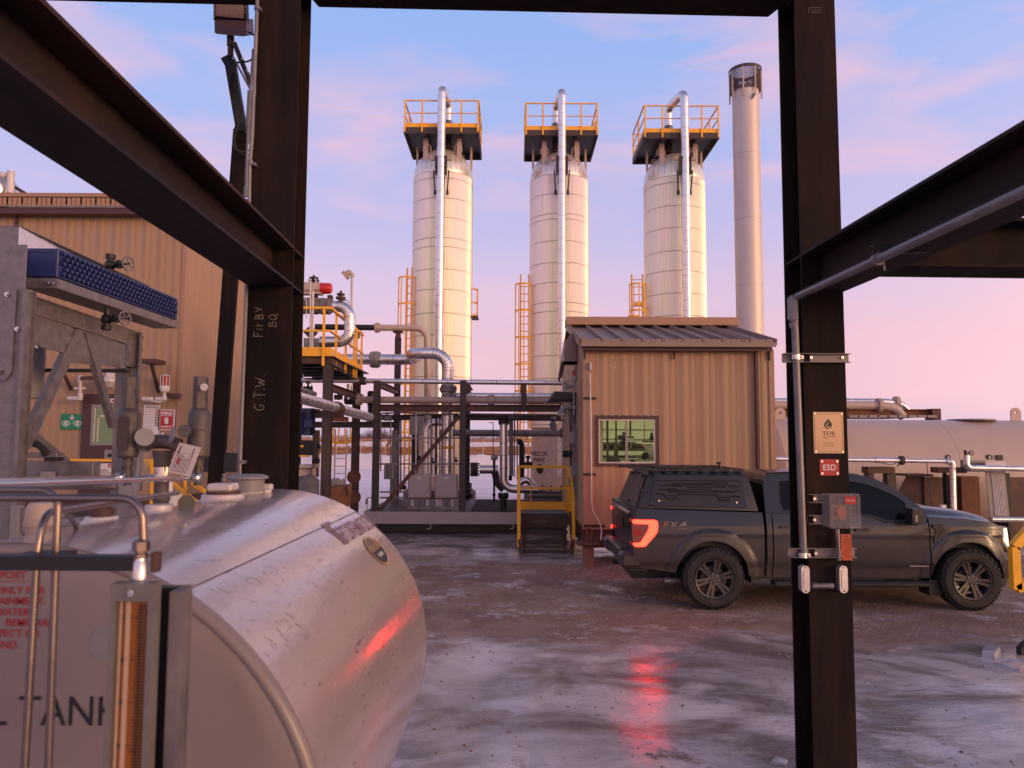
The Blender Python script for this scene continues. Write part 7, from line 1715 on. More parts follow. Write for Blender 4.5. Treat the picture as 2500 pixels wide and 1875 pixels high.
for py in(905,925,985,1050,1067,1090,1122,1140):z=at(1094,py,YB_).z;m.cyl((d.x,YB_,z-.005),(d.x,YB_,z+.005),.1525,seg=22)
for px in(948,962,985):x=at(px,878,YA).x;m.cyl((x-.005,YA,b.z),(x+.005,YA,b.z),.1525,seg=22)
part(m,'jacket_seam',M['seam'],gk)
m=MB();z0,z1=at(1094,1096,YB_).z,at(1094,1090,YB_).z;m.cyl((d.x,YB_,z0),(d.x,YB_,z1),.154,seg=22);part(m,'marker_band',M['yellow'],gk)
pipe('beige pipe from a black flange bending down in front of the left tower',[(918,800,21.2),(1043,801,21.2),(1045,1160,21.2)],7.8,'tanpipe',bend=.35,flanges=(((921,800,21.2),(1,0,0),12.5,'tanpipe'),))
pipe('black bare pipe end left of the beige pipe flange',[(770,798,21.2),(918,800,21.2)],7.2,'black')
for px,py,lb in((972,812,'saddle support under the beige pipe'),(872,812,'black saddle support under the bare black pipe')):
    q=at(px,py,21.2);m=MB();m.box(q.x-.06,q.x+.06,21.1,21.3,q.z-.16,q.z+.05);m.box(q.x-.14,q.x+.14,21.05,21.35,q.z+.0,q.z+.03);solo(m,'pipe_saddle',M['brown'],lb,'support')
pipe('large grey pipe with tee crossing low behind the right skid post',[(1075,1057,20.6),(1374,1058,20.6)],8.5,'greypipe',flanges=(((1375,1057,20.6),(1,0,0),12),((1351,1038,20.6),(0,0,1),9,'greypipe',.035)))
pipe('short flanged riser on the large grey pipe beside the tan building',[(1351,1052,20.6),(1351,1012,20.6)],6,'greypipe')
pipe('silver jacketed elbow pipe left of the gooseneck riser',[(1085,1031,19.6),(1041,1031,19.6),(1041,1158,19.6)],9,'alu',bend=.22,joints=.35)
pipe('tall silver jacketed pipe dropping from a flange right of the second post',[(1230,1036,19.0),(1230,1193,19.0),(1312,1195,19.0)],10.2,'alu',bend=.25,joints=.32,flanges=(((1230,1030,19.0),(0,0,1),13.5),((1230,1018,19.0),(0,0,1),11)))
pipe('slimmer dull pipe standing beside the tall jacketed pipe',[(1248,1010,19.3),(1248,1162,19.3)],5.2,'greypipe',flanges=(((1246,1167,19.3),(0,0,1),4,'black',.04),))
pipe('stubby flanged silver pipe between the second post and the tall pipe',[(1172,1146,19.5),(1216,1146,19.5)],10.5,'alu',flanges=(((1158,1146,19.5),(1,0,0),17,'greybrown',.09),))
pipe('black pipe bending over behind the stair landing',[(1262,1080,20.2),(1270,1076,20.2),(1275,1090,20.2),(1273,1180,20.2)],7,'black',bend=.08)
pipe('dark pipe base under the tall jacketed pipe',[(1229,1205,19.0),(1229,1245,19.0)],8,'black',flanges=(((1229,1210,19.0),(0,0,1),13,'black'),))
pipe('curved dark line from the stubby flanged pipe to the deck',[(1208,1150,19.7),(1214,1180,19.7),(1230,1195,19.7)],9,'greybrown',bend=.1)
pipe('silver elbow lying behind the stair railing',[(1268,1180,19.9),(1285,1168,19.9),(1302,1185,19.9)],8,'alu',bend=.15)
# thin conduits
names=('first','second','third','fourth','fifth','sixth','seventh','eighth','ninth','tenth','eleventh')
for i,(px,y0,y1,Y,r,mt)in enumerate(((930,1010,1150,18.6,1.6,'galv'),(954,1018,1240,18.6,1.7,'galv'),(1016,1008,1157,18.5,2.0,'offwhite'),(1053,1010,1157,18.5,1.8,'galv'),(1065,1012,1157,19.3,2.4,'black'),(1074,1020,1157,18.5,2.0,'galv'),(1080,1018,1157,18.6,1.8,'galv'),(1109,1022,1157,18.5,1.8,'galv'),(979,1022,1200,19.6,1.8,'greybrown'),(1256,1008,1165,19.0,1.4,'black'),(1263,1008,1170,19.0,1.4,'galv'))):
    m=MB();m.cyl(at(px,y0,Y),at(px-.6,y1,Y),r*Y/1800,seg=8);q=at(px,y0+3,Y);m.sphere(q,r*1.8*Y/1800,seg=8,rings=5);solo(m,'conduit',M[mt],names[i]+' thin upright conduit from the left on the piping skid','conduit','upright conduits of the piping skid')
pipe('thin horizontal conduit under the upper cross beam, left bay',[(930,1009,SY+.3),(1000,1007,SY+.3),(1020,1012,SY+.3),(1120,1011,SY+.3)],2,'galv',bend=.1)
pipe('thin horizontal conduit under the upper cross beam, right bay',[(1140,1011,SY+.3),(1374,1014,SY+.3)],2.6,'galv')
pipe('dark thin line low under the upper cross beam, right bay',[(1140,1024,SY+.9),(1374,1026,SY+.9)],2,'black')
def wob(label,cx,cy,Y,s,mt='black',n=9,seed=1,nm='valve_assembly',cat='valve'):
    """bolted valve: body, bonnet, stem, actuator and small tubing"""
    th=thing(nm,label,cat,at(cx,cy,Y),'small valves and instruments');c=at(cx,cy,Y);k=s*Y/1800;rnd=random.Random(seed)
    m=MB();m.lathe([(-k,k*.5),(-k*.6,k*.75),(0,k*.9),(k*.6,k*.75),(k,k*.5)],c,(1,0,0),14);m.flange(c+Vector((-k,0,0)),(1,0,0),k*.85,k*.12,bolts=6,br=k*.06);m.flange(c+Vector((k,0,0)),(1,0,0),k*.85,k*.12,bolts=6,br=k*.06);part(m,'body',M[mt],th)
    m=MB();m.cyl(c,c+Vector((0,0,k*1.6)),k*.3,seg=10);m.cyl(c+Vector((0,0,k*1.5)),c+Vector((0,0,k*2.2)),k*.62,seg=14);part(m,'bonnet',M[mt],th)
    m=MB();m.tube([c+Vector((k*.3,-k*.2,k*1.6)),c+Vector((k*1.1,-k*.3,k*1.4)),c+Vector((k*1.0,-k*.3,-k*.8))],k*.06,6,k*.3);m.sphere(c+Vector((k*1.1,-k*.4,k*.9)),k*.25,seg=8,rings=6);part(m,'tubing',M['stain'],th)
    return th
wob('grey hanging valve under the left end of the upper cross beam',945,1022,18.9,7,'greypipe',seed=2);wob('dark control valve behind the third upright conduit',1018,1118,19.2,8,'black',seed=3);wob('small dark valve with red knob at the second post',1113,1125,19.4,4,'black',seed=4)
wob('black actuated valve behind the stair railing',1289,1135,19.6,10,'black',seed=5);wob('dark valve cluster between the electrical boxes',1056,1130,19.4,5,'black',seed=6);wob('small valves low on the deck behind the diagonal brace',985,1190,19.6,6,'black',seed=7)
wob('dark valve at deck level right of the second post',1146,1210,19.3,7,'black',seed=8)
it=thing('transmitter','grey transmitter head on a thin stem right of the second post','instrument',at(1207,1117,18.9));m=MB();m.sphere(at(1207,1117,18.9),.085,(1.1,.8,1));m.cyl(at(1201,1117,18.9),at(1213,1117,18.9),.07,seg=14);part(m,'head',M['greypipe'],it);m=MB();m.cyl(at(1207,1124,18.9),at(1206,1228,18.9),.028,seg=8);m.sphere(at(1206,1208,18.9),.045,seg=8,rings=6);part(m,'stem',M['black'],it)
m=MB();m.cyl(at(1204,1066,19),at(1204,1140,19),.012,seg=6);m.obox(at(1193,1032,19),at(1205,1032,19),.02,.02);m.cyl(at(1204,1032,19),at(1204,1066,19),.012,seg=6);solo(m,'support_rod',M['black'],'thin black rod hanging right of the second post','rod')
pbox('equipment_box','pale hanging box before the left tower skirt, upper left of the silver elbow',1001,1016,1033,1062,20.8,.5,'boxgrey');pbox('equipment_box','slim grey cabinet standing left of the diagonal brace',938,1131,958,1170,20.4,.3,'greypipe')
m=MB();m.box(at(957,1055,21).x,at(969,1055,21).x,21,21.1,zd_,at(957,1050,21).z);m.cyl(at(973,1060,21),at(973,1200,21),.03,seg=8);solo(m,'pipe_stand',M['greypipe'],'grey channel and pipe standing behind the left skid bay','frame')
m=MB();m.box(at(1004,1165,21.2).x,at(1020,1100,21.2).x,21.2,21.4,at(1000,1165,21.2).z,at(1000,1060,21.2).z);solo(m,'equipment_box',M['greybrown'],'dark narrow cabinet behind the third upright conduit','box')
# two electrical enclosures
for x0,x1,lb in((996,1050,'left of the two beige electrical enclosures on the skid'),(1062,1117,'right of the two beige electrical enclosures on the skid')):
    Y=SY+.12;a,b=at(x0,1158,Y),at(x1,1216,Y);th=thing('electrical_enclosure',lb,'electrical box',a,'beige electrical enclosures');m=MB();m.box(a.x,b.x,Y,Y+.25,b.z,a.z,.01);part(m,'case',M['boxgrey'],th)
    m=MB();m.box(a.x+.03,b.x-.015,Y-.022,Y-.001,b.z+.02,a.z-.03,.012);part(m,'door',M['boxgrey'],th);m=MB();c=(a.x+b.x)/2;m.box(c-.035,c+.035,Y-.026,Y-.0225,a.z-.10,a.z-.06);part(m,'label_plate',M['signwhite'],th)
    for z in(a.z-.08,b.z+.08):m=MB();m.box(a.x+.004,a.x+.028,Y-.02,Y-.001,z-.03,z+.03,.004);part(m,'hinge',M['galv'],th)
    m=MB()
    for f in(.20,.88)if x0<1000 else(.10,.24,.78):q=at(x0+(x1-x0)*f,1227,Y+.1);m=MB();m.lathe([(-.10,.015),(-.08,.035),(.06,.035),(.08,.015)],q,seg=12);part(m,'conduit_fitting',M['offwhite'],th)
    m=MB()
    for f in((.45,.52,.58)if x0<1000 else(.42,.5,.58,.66)):q=at(x0+(x1-x0)*f,1230,Y+.1);m.cyl(q+Vector((0,0,-.16)),q+Vector((0,0,.14)),.016,seg=8)
    part(m,'conduit_stub',M['galv'],th);m=MB();m.obox(at(x0-1,1240,Y),at(x1+1,1240,Y),.04,.04);part(m,'strut',M['galv'],th)
m=MB();q0=at(896,1215,SY+.2);m.tube([at(922,1215,SY+.2),q0,q0+Vector((-.005,0,-.06))],.012,8,.02);m.cyl(q0+Vector((-.005,0,-.16)),q0+Vector((-.005,0,-.03)),.03,seg=10);m.tube([q0+Vector((-.005,0,-.16)),at(897,1247,SY+.2)],.010,6);solo(m,'receptacle',M['grey'],'grey receptacle with hanging cable left of the first skid post','outlet')
m=MB();a,b=at(1290,1210,26),at(1372,1240,26);m.box(a.x,b.x,26,27,b.z-.3,a.z);solo(m,'dark_plinth',M['black'],'dark steel plinth under the middle tower','plinth')
# stairs with yellow railing
st_=thing('steel_stairs','steel stair with yellow railings leading up to the side door of the tan building','stairs',at(1330,1300,15.6))
YL0,YL1=16.1,17.3;lz=at(1320,1256,YL0).z;lx0,lx1=at(1272,1262,YL0).x,at(1386,1262,YL0).x
m=MB();m.box(lx0,lx1,YL0,YL1,lz-.05,lz-.022);m.box(lx0,lx1,YL0-.012,YL0-.0005,lz-.06,lz+.02);part(m,'landing',M['grating'],st_)
m=MB()
for i in range(12):x=lx0+.03+i*(lx1-lx0-.06)/11;m.box(x-.004,x+.004,YL0+.01,YL1,lz-.021,lz+.012)
for i in range(18):y=YL0+.04+i*.068;m.box(lx0,lx1,y,y+.005,lz-.021,lz+.004)
part(m,'grating_bars',M['grey'],st_)
ty=[(1297,15.83),(1323,15.57),(1346,15.32)]
for py,y in ty:zt1=at(1330,py,y).z;m=MB();m.box(lx0+.02,lx1-.02,y,y+.26,zt1-.035,zt1);m.box(lx0+.02,lx1-.02,y-.006,y-.0005,zt1-.05,zt1+.004);part(m,'tread',M['grating'],st_)
zb_s=.02
for x in(lx0-.02,lx1+.02):m=MB();m.chan((x,15.16,.12),(x,16.05,lz-.02),.20,.045,.008,side=(1 if x>lx0 else-1,0,0),up=(0,-.35,1));m.box(x-.03,x+.03,15.18,15.3,-.02,.2);part(m,'stringer',M['brown'],st_)
for x in(lx0+.03,lx1-.1):m=MB();m.box(x,x+.08,YL0+.05,YL0+.13,0,lz-.05);part(m,'leg',M['brown'],st_)
zr1_=at(1320,1139,YL1).z;h_=zr1_-lz;xb0,xb1=at(1260,1200,YL1).x,at(1383,1200,YL1).x
def yb(a,b,w,h,nm):m=MB();m.obox(a,b,w,h,up=(0,1,.01)if abs((Vector(b)-Vector(a)).normalized().z)>.9 else(0,0,1));part(m,nm,M['yellow'],st_)
xl_,xr2=at(1262,1200,YL1-.1).x,at(1384,1200,YL1-.1).x;YB2=YL1-.1
yb((xl_,YB2,lz+h_),(xr2,YB2,lz+h_),.05,.06,'top_rail');yb((xl_,YB2,lz+h_*.5),(xr2,YB2,lz+h_*.5),.03,.05,'mid_rail');yb((xl_,YB2,lz+.09),(xr2,YB2,lz+.09),.01,.19,'toe_board')
for px in(1264,1296,1382):x=at(px,1200,YB2).x;yb((x,YB2,lz-.1),(x,YB2,lz+h_-.001),.022,.065,'rail_post')
for s,px in((0,1268),(1,1395)):
    x=lx0-.055 if s==0 else lx1+.055
    yb((x,YB2,lz+h_),(x,YL0+.0,lz+h_),.05,.05,'top_rail');yb((x,YL0,lz+h_),(x,15.25,lz+h_-.60),.05,.05,'hand_rail');yb((x,YL0,lz+h_*.5),(x,15.3,lz+h_*.5-.58),.03,.045,'mid_rail');yb((x,YL0+.9,lz+h_*.5),(x,YL0,lz+h_*.5),.03,.045,'mid_rail')
    yb((x,YL0,lz-.2),(x,YL0,lz+h_),.065,.022,'rail_post');yb((x,15.25,.12),(x,15.25,lz+h_-.60),.065,.022,'rail_post');yb((x,YL0+.6,lz-.1),(x,YL0+.6,lz+h_),.05,.02,'rail_post')
m=MB();q=at(1318,1281,YL0-.4);text(m,'TAG-20',(q.x,YL0-.015+.0,lz-.15),(1,0,0),(0,0,1),.06,.30);m2=part(m,'chalk_writing',M['chalk'],st_);m=MB();m.box(lx0,lx1,YL0-.0125+.002,YL0+.03,lz-.28,lz-.061);part(m,'riser_plate',M['brown'],st_)

# ------------------------------------------------------------- elevated platform on the left
PF=thing('equipment_platform','elevated steel platform with yellow railing beside the left dark column','platform',(-4.5,15.5,0))
PY0,PY1=15.5,19.6;xR=at(800,1000,PY0).x+.0
def pst(px0,px1,pyt,Y,zb=0.0,mt='greybrown'):
    a,b=at(px0,pyt,Y),at(px1,pyt,Y);c=(a.x+b.x)/2;w=b.x-a.x;m=MB();m.ibeam((c,Y+w/2,zb),(c,Y+w/2,a.z),w,w,.014,.01,up=(0,1,0));part(m,'post',M[mt],PF)
pst(789,810,889,PY0);pst(861,878,928,PY1,mt='brown');pst(720,736,889,PY1-.5,mt='black')
zp0=at(760,868,PY0).z
m=MB();m.ibeam(at(690,878,PY0+.08),at(812,879,PY0+.08),.16,.16);part(m,'edge_beam',M['brown'],PF)
m=MB();a=at(807,880,PY0+.1);m.ibeam(a,(at(884,925,PY1).x-.1,PY1+.2,a.z),.19,.15);part(m,'edge_beam',M['brown'],PF)
m=MB();m.box(at(640,870,PY0).x,a.x,PY0+.02,PY1+.2,zp0-.01,zp0+.02);part(m,'deck',M['black'],PF)
for i in range(5):y=PY0+.7+i*.8;m=MB();m.ibeam((at(640,870,PY0).x,y,zp0-.11),(a.x-.06,y,zp0-.11),.16,.1);part(m,'joist',M['black'],PF)
for Y,py,x0,x1 in((PY0+1.2,1012,700,840),(PY1,1037,700,970)):m=MB();m.ibeam(at(x0,py,Y),at(x1,py,Y),.16,.14);part(m,'lower_beam',M['greybrown'],PF)
m=MB();a=at(803,945,PY0+.1);m.ibeam(a,(a.x-.1,PY1,a.z-.0),.15,.13);part(m,'side_beam',M['brown'],PF)
for py in(1164.5,1214.4):q=at(863.5,py,PY1-.03);m=MB();m.cyl(q,q+Vector((0,.05,0)),16.5*PY1/1800,seg=36);solo(m,'blank_disc',M['rust'],('upper' if py<1200 else 'lower')+' round rusty plate on the far platform post','plate','round plates on the far post')
zt_p=zp0+1.02;xa=at(812,790,PY0).x
yp=lambda y,x0=None:(xa-(y-PY0)*.045)
rail=[((at(690,778,PY0).x,PY0),(at(778,778,PY0).x+.25,PY0)),((at(778,778,PY0).x+.25,PY0),(yp(PY1),PY1))]
for(a,b)in rail:
    for dz,w,h,nm in((1.02,.06,.05,'top_rail'),(.53,.05,.04,'mid_rail'),(.085,.012,.19,'toe_board')):m=MB();m.obox((a[0],a[1],zp0+dz),(b[0],b[1],zp0+dz),w,h);part(m,nm,M['yellow'],PF)
for px,py,Y in((790,870,PY0-.02),(820,880,16.3),(844,892,17.2),(864,903,18.3),(870,908,18.5),(882,915,19.5)):
    x=at(px,py,Y).x;m=MB();m.obox((x,Y-.03,zp0-.22),(x,Y-.03,zt_p),.055 if Y<16 else .05,.02,up=(0,1,0));part(m,'rail_post',M['yellow'],PF)
# jacketed U-bend, blanket and actuated valve
YU=16.6;kk=lambda x,y,Y=YU:at(*kf(x,y),Y)
ub=thing('u_bend_pipe','silver jacketed U-shaped pipe bend over the yellow railing','pipe',kk(1040,1100));r_=112/8.295*YU/1800
m=MB();pts=[kk(560,810),kk(1030,815),kk(1030,1530),kk(430,1530)];m.tube(pts,r_,22,.26,12);part(m,'jacket',M['alu'],ub)
m=MB();cu,cl=kk(1030,815)+Vector((-.26,0,-.26)),kk(1030,1530)+Vector((-.26,0,.26))
for i in range(7):
    a=PI/2*(i+.5)/7
    for c,sg in((cu,1),(cl,-1)):o_=c+Vector((.26*math.sin(a),0,sg*.26*math.cos(a)));t=Vector((math.cos(a),0,-sg*math.sin(a)));m.cyl(o_-t*.004,o_+t*.004,r_*1.02,seg=22)
for y in(1040,1190,1320):c=kk(1030,y);m.cyl(c-Vector((0,0,.004)),c+Vector((0,0,.004)),r_*1.015,seg=22)
for x,y in((780,812),(770,1530)):c=kk(x,y);m.cyl(c-Vector((.004,0,0)),c+Vector((.004,0,0)),r_*1.015,seg=22)
part(m,'jacket_seam',M['seam'],ub)
m=MB();c0,c1=kk(60,800),kk(690,815);R_b=r_*1.5
def bl(u,v):c=c0.lerp(c1,u);a=2*PI*v;rr_=R_b*(1+.06*noise.noise(Vector((u*6,math.cos(a)*1.5,math.sin(a)*1.5)))+.04*math.sin(u*30))*(1-.25*max(0,(u-.88)/.12));return c+Vector((0,rr_*math.cos(a),rr_*math.sin(a)))
m.grid(bl,50,28);solo(m,'insulation_blanket',M['blanket'],'wrinkled grey insulation blanket wrapped round the upper pipe on the platform','blanket',ang=60)
av=thing('actuated_valve','pneumatic valve actuator with a red end cap above the platform','actuator',kk(350,440));ra_=95/8.295*YU/1800
m=MB();m.cyl(kk(40,440),kk(445,440),ra_*1.28,seg=8,ph=PI/8);m.box(kk(40,560).x,kk(470,560).x,YU-.12,YU+.12,kk(0,575).z,kk(0,545).z);part(m,'cylinder',M['tanpipe'],av,ang=20)
m=MB();m.lathe([(0,ra_*1.2),(.01,ra_*1.22),(.20,ra_*1.15),(.235,ra_*.95),(.24,ra_*.9)],kk(447,450),(1,0,0),24);part(m,'end_cap',M['red'],av)
m=MB();m.box(kk(290,600).x-.06,kk(290,600).x+.10,YU-.05,YU+.05,kk(0,640).z,kk(0,576).z);part(m,'mount',M['black'],av);m=MB();m.cyl(kk(300,320),kk(300,215),ra_*.55,seg=14);m.cyl(kk(300,245),kk(300,230),ra_*1.0,seg=14);m.cyl(kk(300,300),kk(300,275),ra_*1.15,seg=14);m.cyl(kk(300,215),kk(300,175),ra_*.2,seg=8);part(m,'position_indicator',M['black'],av)
for pts,rr_,lb in(([kk(228,1700,YU-.5),kk(232,250,YU-.5)],.018,'pale upright tube in front of the actuator'),([kk(262,1700,YU-.45),kk(285,500,YU-.45)],.026,'thicker pale upright tube beside it'),([kk(240,500,YU-.5),kk(345,400,YU-.5),kk(345,260,YU-.5),kk(310,250,YU-.5)],.012,'bent pale tube looping up to the indicator'),([kk(150,1060,YU-.6),kk(152,690,YU-.6),kk(120,655,YU-.6),kk(60,660,YU-.6)],.010,'thin grey tube curving in beside the dark column')):
    m=MB();m.tube(pts,rr_,8,.08);solo(m,'instrument_tube',M['offwhite'],lb,'tube','instrument tubes on the platform')
rg=thing('regulator','small bolted regulator on top of the U-bend','regulator',kk(845,640));c=kk(845,640);m=MB();m.cyl(c+Vector((0,0,-.12)),c+Vector((0,0,.05)),.05,seg=12);m.cyl(c+Vector((0,0,-.03)),c+Vector((0,0,.02)),.11,seg=14);m.cyl(c+Vector((0,0,.06)),c+Vector((0,0,.10)),.09,seg=14);m.cyl(c+Vector((0,0,.1)),c+Vector((0,0,.16)),.03,seg=8);m.box(c.x-.30,c.x-.18,c.y-.05,c.y+.05,c.z-.1,c.z+.06,.02);part(m,'body',M['brown'],rg)
m=MB();m.tube([kk(890,690),kk(985,695),kk(1020,750)],.010,6,.05);part(m,'tubing',M['black'],rg)
pbox('large_valve','large dark valve body behind the railing at the left end of the platform',741,825,776,866,17.0,.5,'grey','valve');pbox('valve_casing','rounded grey casing behind the railing, above the dark valve body',738,795,768,822,17.2,.4,'blanket','valve',bev=.12)
lt=thing('pole_light','area light on a slim pale pole behind the U-bend','pole light',at(857,1000,19.3));YP_=19.3;kl=lambda x,y:at(*kf(x,y),YP_)
m=MB();m.cyl(kl(1055,1650),kl(1075,200),.036,seg=10);part(m,'pole',M['offwhite'],lt);m=MB();m.tube([kl(1078,215),kl(1080,185),kl(1010,100),kl(970,135)],.055,12,.06);part(m,'elbow',M['tanpipe'],lt)
d_=(kl(1005,245)-kl(885,115));c=kl(945,180);ax=Vector((-.75,0,-.66));m=MB();m.cyl(c-ax*.04,c+ax*.05,.125,seg=20);m.cyl(c-ax*.14,c-ax*.04,.07,seg=14);part(m,'lamp_head',M['tanpipe'],lt)
# below the platform
pipe('long silver spiral jacketed pipe running away under the platform',[(700,962,12.0),(903,1019,17.2)],15,'alu',joints=.28,group='pipes under the platform',flanges=(((821,1000,14.7),(.15,1,0),20,'brown',.06),((904,1020,17.25),(.15,1,0),12,'brown',.03)))
pipe('slim silver pipe above the spiral jacketed one under the platform',[(700,938,14.0),(768,962,16.0)],7,'alu',joints=.2,group='pipes under the platform')
pipe('pale upright pipe between the platform posts',[(853,938,19.0),(853,975,19.0)],6.5,'alu',group='pipes under the platform')
pbox('steel_block','rusty steel block under the spiral jacketed pipe',806,1017,841,1028,15.6,.4,'rust','bracket');pbox('steel_beam','rusty beam end beside the dark column',700,998,775,1003,15.9,.3,'rust','steel beam')
wob('cluster of dark valves under the platform deck',826,970,17.5,8,'greybrown',seed=11);wob('dark gauge cluster beside the front platform post',775,1090,16.4,6,'black',seed=12);wob('lower dark gauge cluster beside the front platform post',772,1125,16.4,7,'black',seed=13);wob('dark hoses and valves under the deck beside the column',752,950,16.4,9,'black',seed=14)
pbox('valve_column','thin dark upright of stacked valves left of the front platform post',763,1050,776,1165,16.6,.1,'brown','valves')
mo=thing('electric_motor','navy blue upright electric motor beside the dark column','motor',at(748,1060,15.8));Y=15.8;z0,z1=at(748,1063,Y).z,at(748,1002,Y).z;cx_=at(747,1030,Y).x
m=MB();m.cyl((cx_,Y+.15,z0),(cx_,Y+.15,z1),.13,seg=24);m.cyl((cx_,Y+.15,z1),(cx_,Y+.15,z1+.05),.16,seg=24);m.box(cx_-.03,cx_+.16,Y-.05,Y+.05,z0+.15,z0+.35,.02);part(m,'housing',M['bluemotor'],mo)
m=MB()
for i in range(20):a=2*PI*i/20;m.obox((cx_+.14*math.cos(a),Y+.15+.14*math.sin(a),z0+.05),(cx_+.14*math.cos(a),Y+.15+.14*math.sin(a),z1-.03),.008,.03,up=(math.cos(a),math.sin(a),0))
part(m,'cooling_fins',M['bluemotor'],mo)
pu=thing('pump','black pump on a beige plinth under the blue motor','pump',at(745,1180,15.8))
for nm,x0,y0,x1,y1,Y,d,mt in(('body',733,1075,761,1112,15.8,.4,'black'),('warning_tag',733,1087,740,1092,15.75,.02,'yellow'),('band',729,1111,752,1116,15.75,.1,'yellow'),('base',727,1135,763,1143,15.7,.6,'boxgrey'),('plinth',727,1144,756,1175,15.8,.5,'tanpipe')):
    a,b=at(x0,y0,Y),at(x1,y1,Y);m=MB();m.box(a.x,b.x,Y,Y+d,b.z,a.z,.008);part(m,nm,M[mt],pu)
m=MB();m.grid(lambda u,v:at(724+56*u,1210-52*math.sin(PI*.5*v)*(.75+.25*math.sin(PI*u))+4*noise.noise(Vector((u*4,v*4,1))),14.9+.8*v),14,10);solo(m,'plastic_sheet',M['blanket'],'wrinkled translucent sheet over equipment at the foot of the dark column','sheet',ang=70)
bxx=thing('cardboard_box','open rusty brown box behind the far end of the white tank','box',at(825,1240,16));Y=16;m=MB();m.skin([[at(801,1192,Y),at(845,1186,Y),at(843,1240,Y),at(801,1240,Y)],[at(801,1192,Y)+Vector((0,.5,.02)),at(847,1186,Y)+Vector((0,.5,.02)),at(843,1240,Y)+Vector((0,.5,0)),at(801,1240,Y)+Vector((0,.5,0))]]);part(m,'carton',M['snowdirt'],bxx);m=MB();m.obox(at(845,1187,Y-.01),at(850,1210,Y-.1),.01,.16);m.obox(at(802,1207,Y-.012),at(836,1201,Y-.012),.006,.03);part(m,'flap',M['snowdirt'],bxx)
m=MB();m.lathe([(0,.2),(.15,.2),(.16,.17)],at(820,1190,Y+.7),(.2,-1,.15),24);m.obox(at(838,1168,Y+.3),at(843,1188,Y+.3),.10,.02);solo(m,'scrap_metal',M['grey'],'round grey scrap pieces sticking out of the brown box','scrap')
# distant yellow laddered cage seen between the posts
lw=thing('caged_ladder','pale caged ladder standing in the snow between the platform posts','ladder',at(831,1200,26),'yellow caged ladders')
for a,b in((819,816),(847,843)):m=MB();m.obox(at(a,1048,26),at(b,1190,26),.04,.04,up=(0,1,0));part(m,'stringer',M['tanpipe'],lw)
for i in range(8):m=MB();y=1065+i*18.3;m.cyl(at(819-i*.35,y,26),at(846-i*.4,y,26),.016,seg=6);part(m,'rung',M['yellow']if i<3 else M['tanpipe'],lw)
m=MB();m.box(at(806,1082,25.9).x,at(856,1082,25.9).x,25.8,25.87,at(830,1083,25.9).z,at(830,1079,25.9).z)
for a,b in((811,808),(816,812),(828,824),(842,842),(855,857)):m.obox(at(a,1045,25.9),at(b,1080,25.9),.05,.02,up=(0,1,0))
part(m,'cage',M['yellow'],lw)
m=MB();m.obox(at(978,1055,27),at(1001,1055,27),.06,.07);m.obox(at(988,1054,27),at(992,1018,27),.05,.05,up=(0,1,0));solo(m,'ladder_landing',M['yellow'],'small yellow rail piece beside the pale hanging box','rail')
# ================================================================== big tan building at the left
GY=18.0;gxr=at(454,600,GY).x;gze=at(200,523,GY).z;gYB=28.0
gb_=thing('process_building','large tan metal building at the left with a brown door and dark gutter','building',(gxr-3,GY,0))
w=.38;x=gxr-w;i=0
while x>gxr-6.2:
    wall_panel(gb_,x,w-.001,.9,gze,GY);x-=w
m=MB();m.box(x-3,x+w-.002,GY,GY+.05,.9,gze);part(m,'wall_sheet',M['tanwall'],gb_)
y=GY+.02
while y<gYB:
    m=MB();prev=None
    for u,d_ in panel_prof(w):
        cur=[m.bm.verts.new((gxr+(d_ if 0<u<w else-d_),y+u,z))for z in(.9,gze+.03*(y-GY)*8*.5)]
        if prev:m.bm.faces.new((prev[0],cur[0],cur[1],prev[1]))
        prev=cur
    part(m,'wall_panel',M['tanwall'],gb_,ang=20);y+=w
m=MB();m.box(gxr-.06,gxr+.03,GY-.03,GY+.06,.9,gze+.05);part(m,'corner_trim',M['tantrim'],gb_)
m=MB();m.box(gxr-9.5,gxr+.03,GY-.02,gYB,.55,.898);part(m,'skid_base',M['brown'],gb_)
zg1,zg0=at(200,507,GY-.3).z,at(200,523,GY-.3).z
m=MB();m.box(gxr-9.5,gxr+.1,GY-.32,GY-.10,zg0,zg1,.01);part(m,'gutter',M['brtrim'],gb_)
zr_=at(200,484,GY-.3).z
for i in range(26):
    xx=gxr+.1-(i+1)*.36;m=MB();q=[(xx+.01,GY-.38,zg1+.05),(xx+.35,GY-.38,zg1+.05),(xx+.35,GY+3,zg1+1.05),(xx+.01,GY+3,zg1+1.05)];m.skin([q,[(a,b,c-.03)for a,b,c in q]]);part(m,'roof_panel',M['tantrim'],gb_)
    for j in range(3):m=MB();m.box(xx+.02+j*.11,xx+.11+j*.11,GY-.395,GY-.381,zg1+.01,zr_-.02);part(m,'snow_guard',M['tantrim'],gb_)
m=MB();m.box(gxr-9.5,gxr+.1,GY-.40,GY+.2,zr_,at(200,474,GY-.3).z,.01);part(m,'eave_cap',M['tantrim'],gb_)
m=MB();q=at(42,544,GY-.04);m.box(q.x-.03,q.x+.03,GY-.08,GY-.026,q.z-.13,q.z+.15);part(m,'gutter_strap',M['brtrim'],gb_)
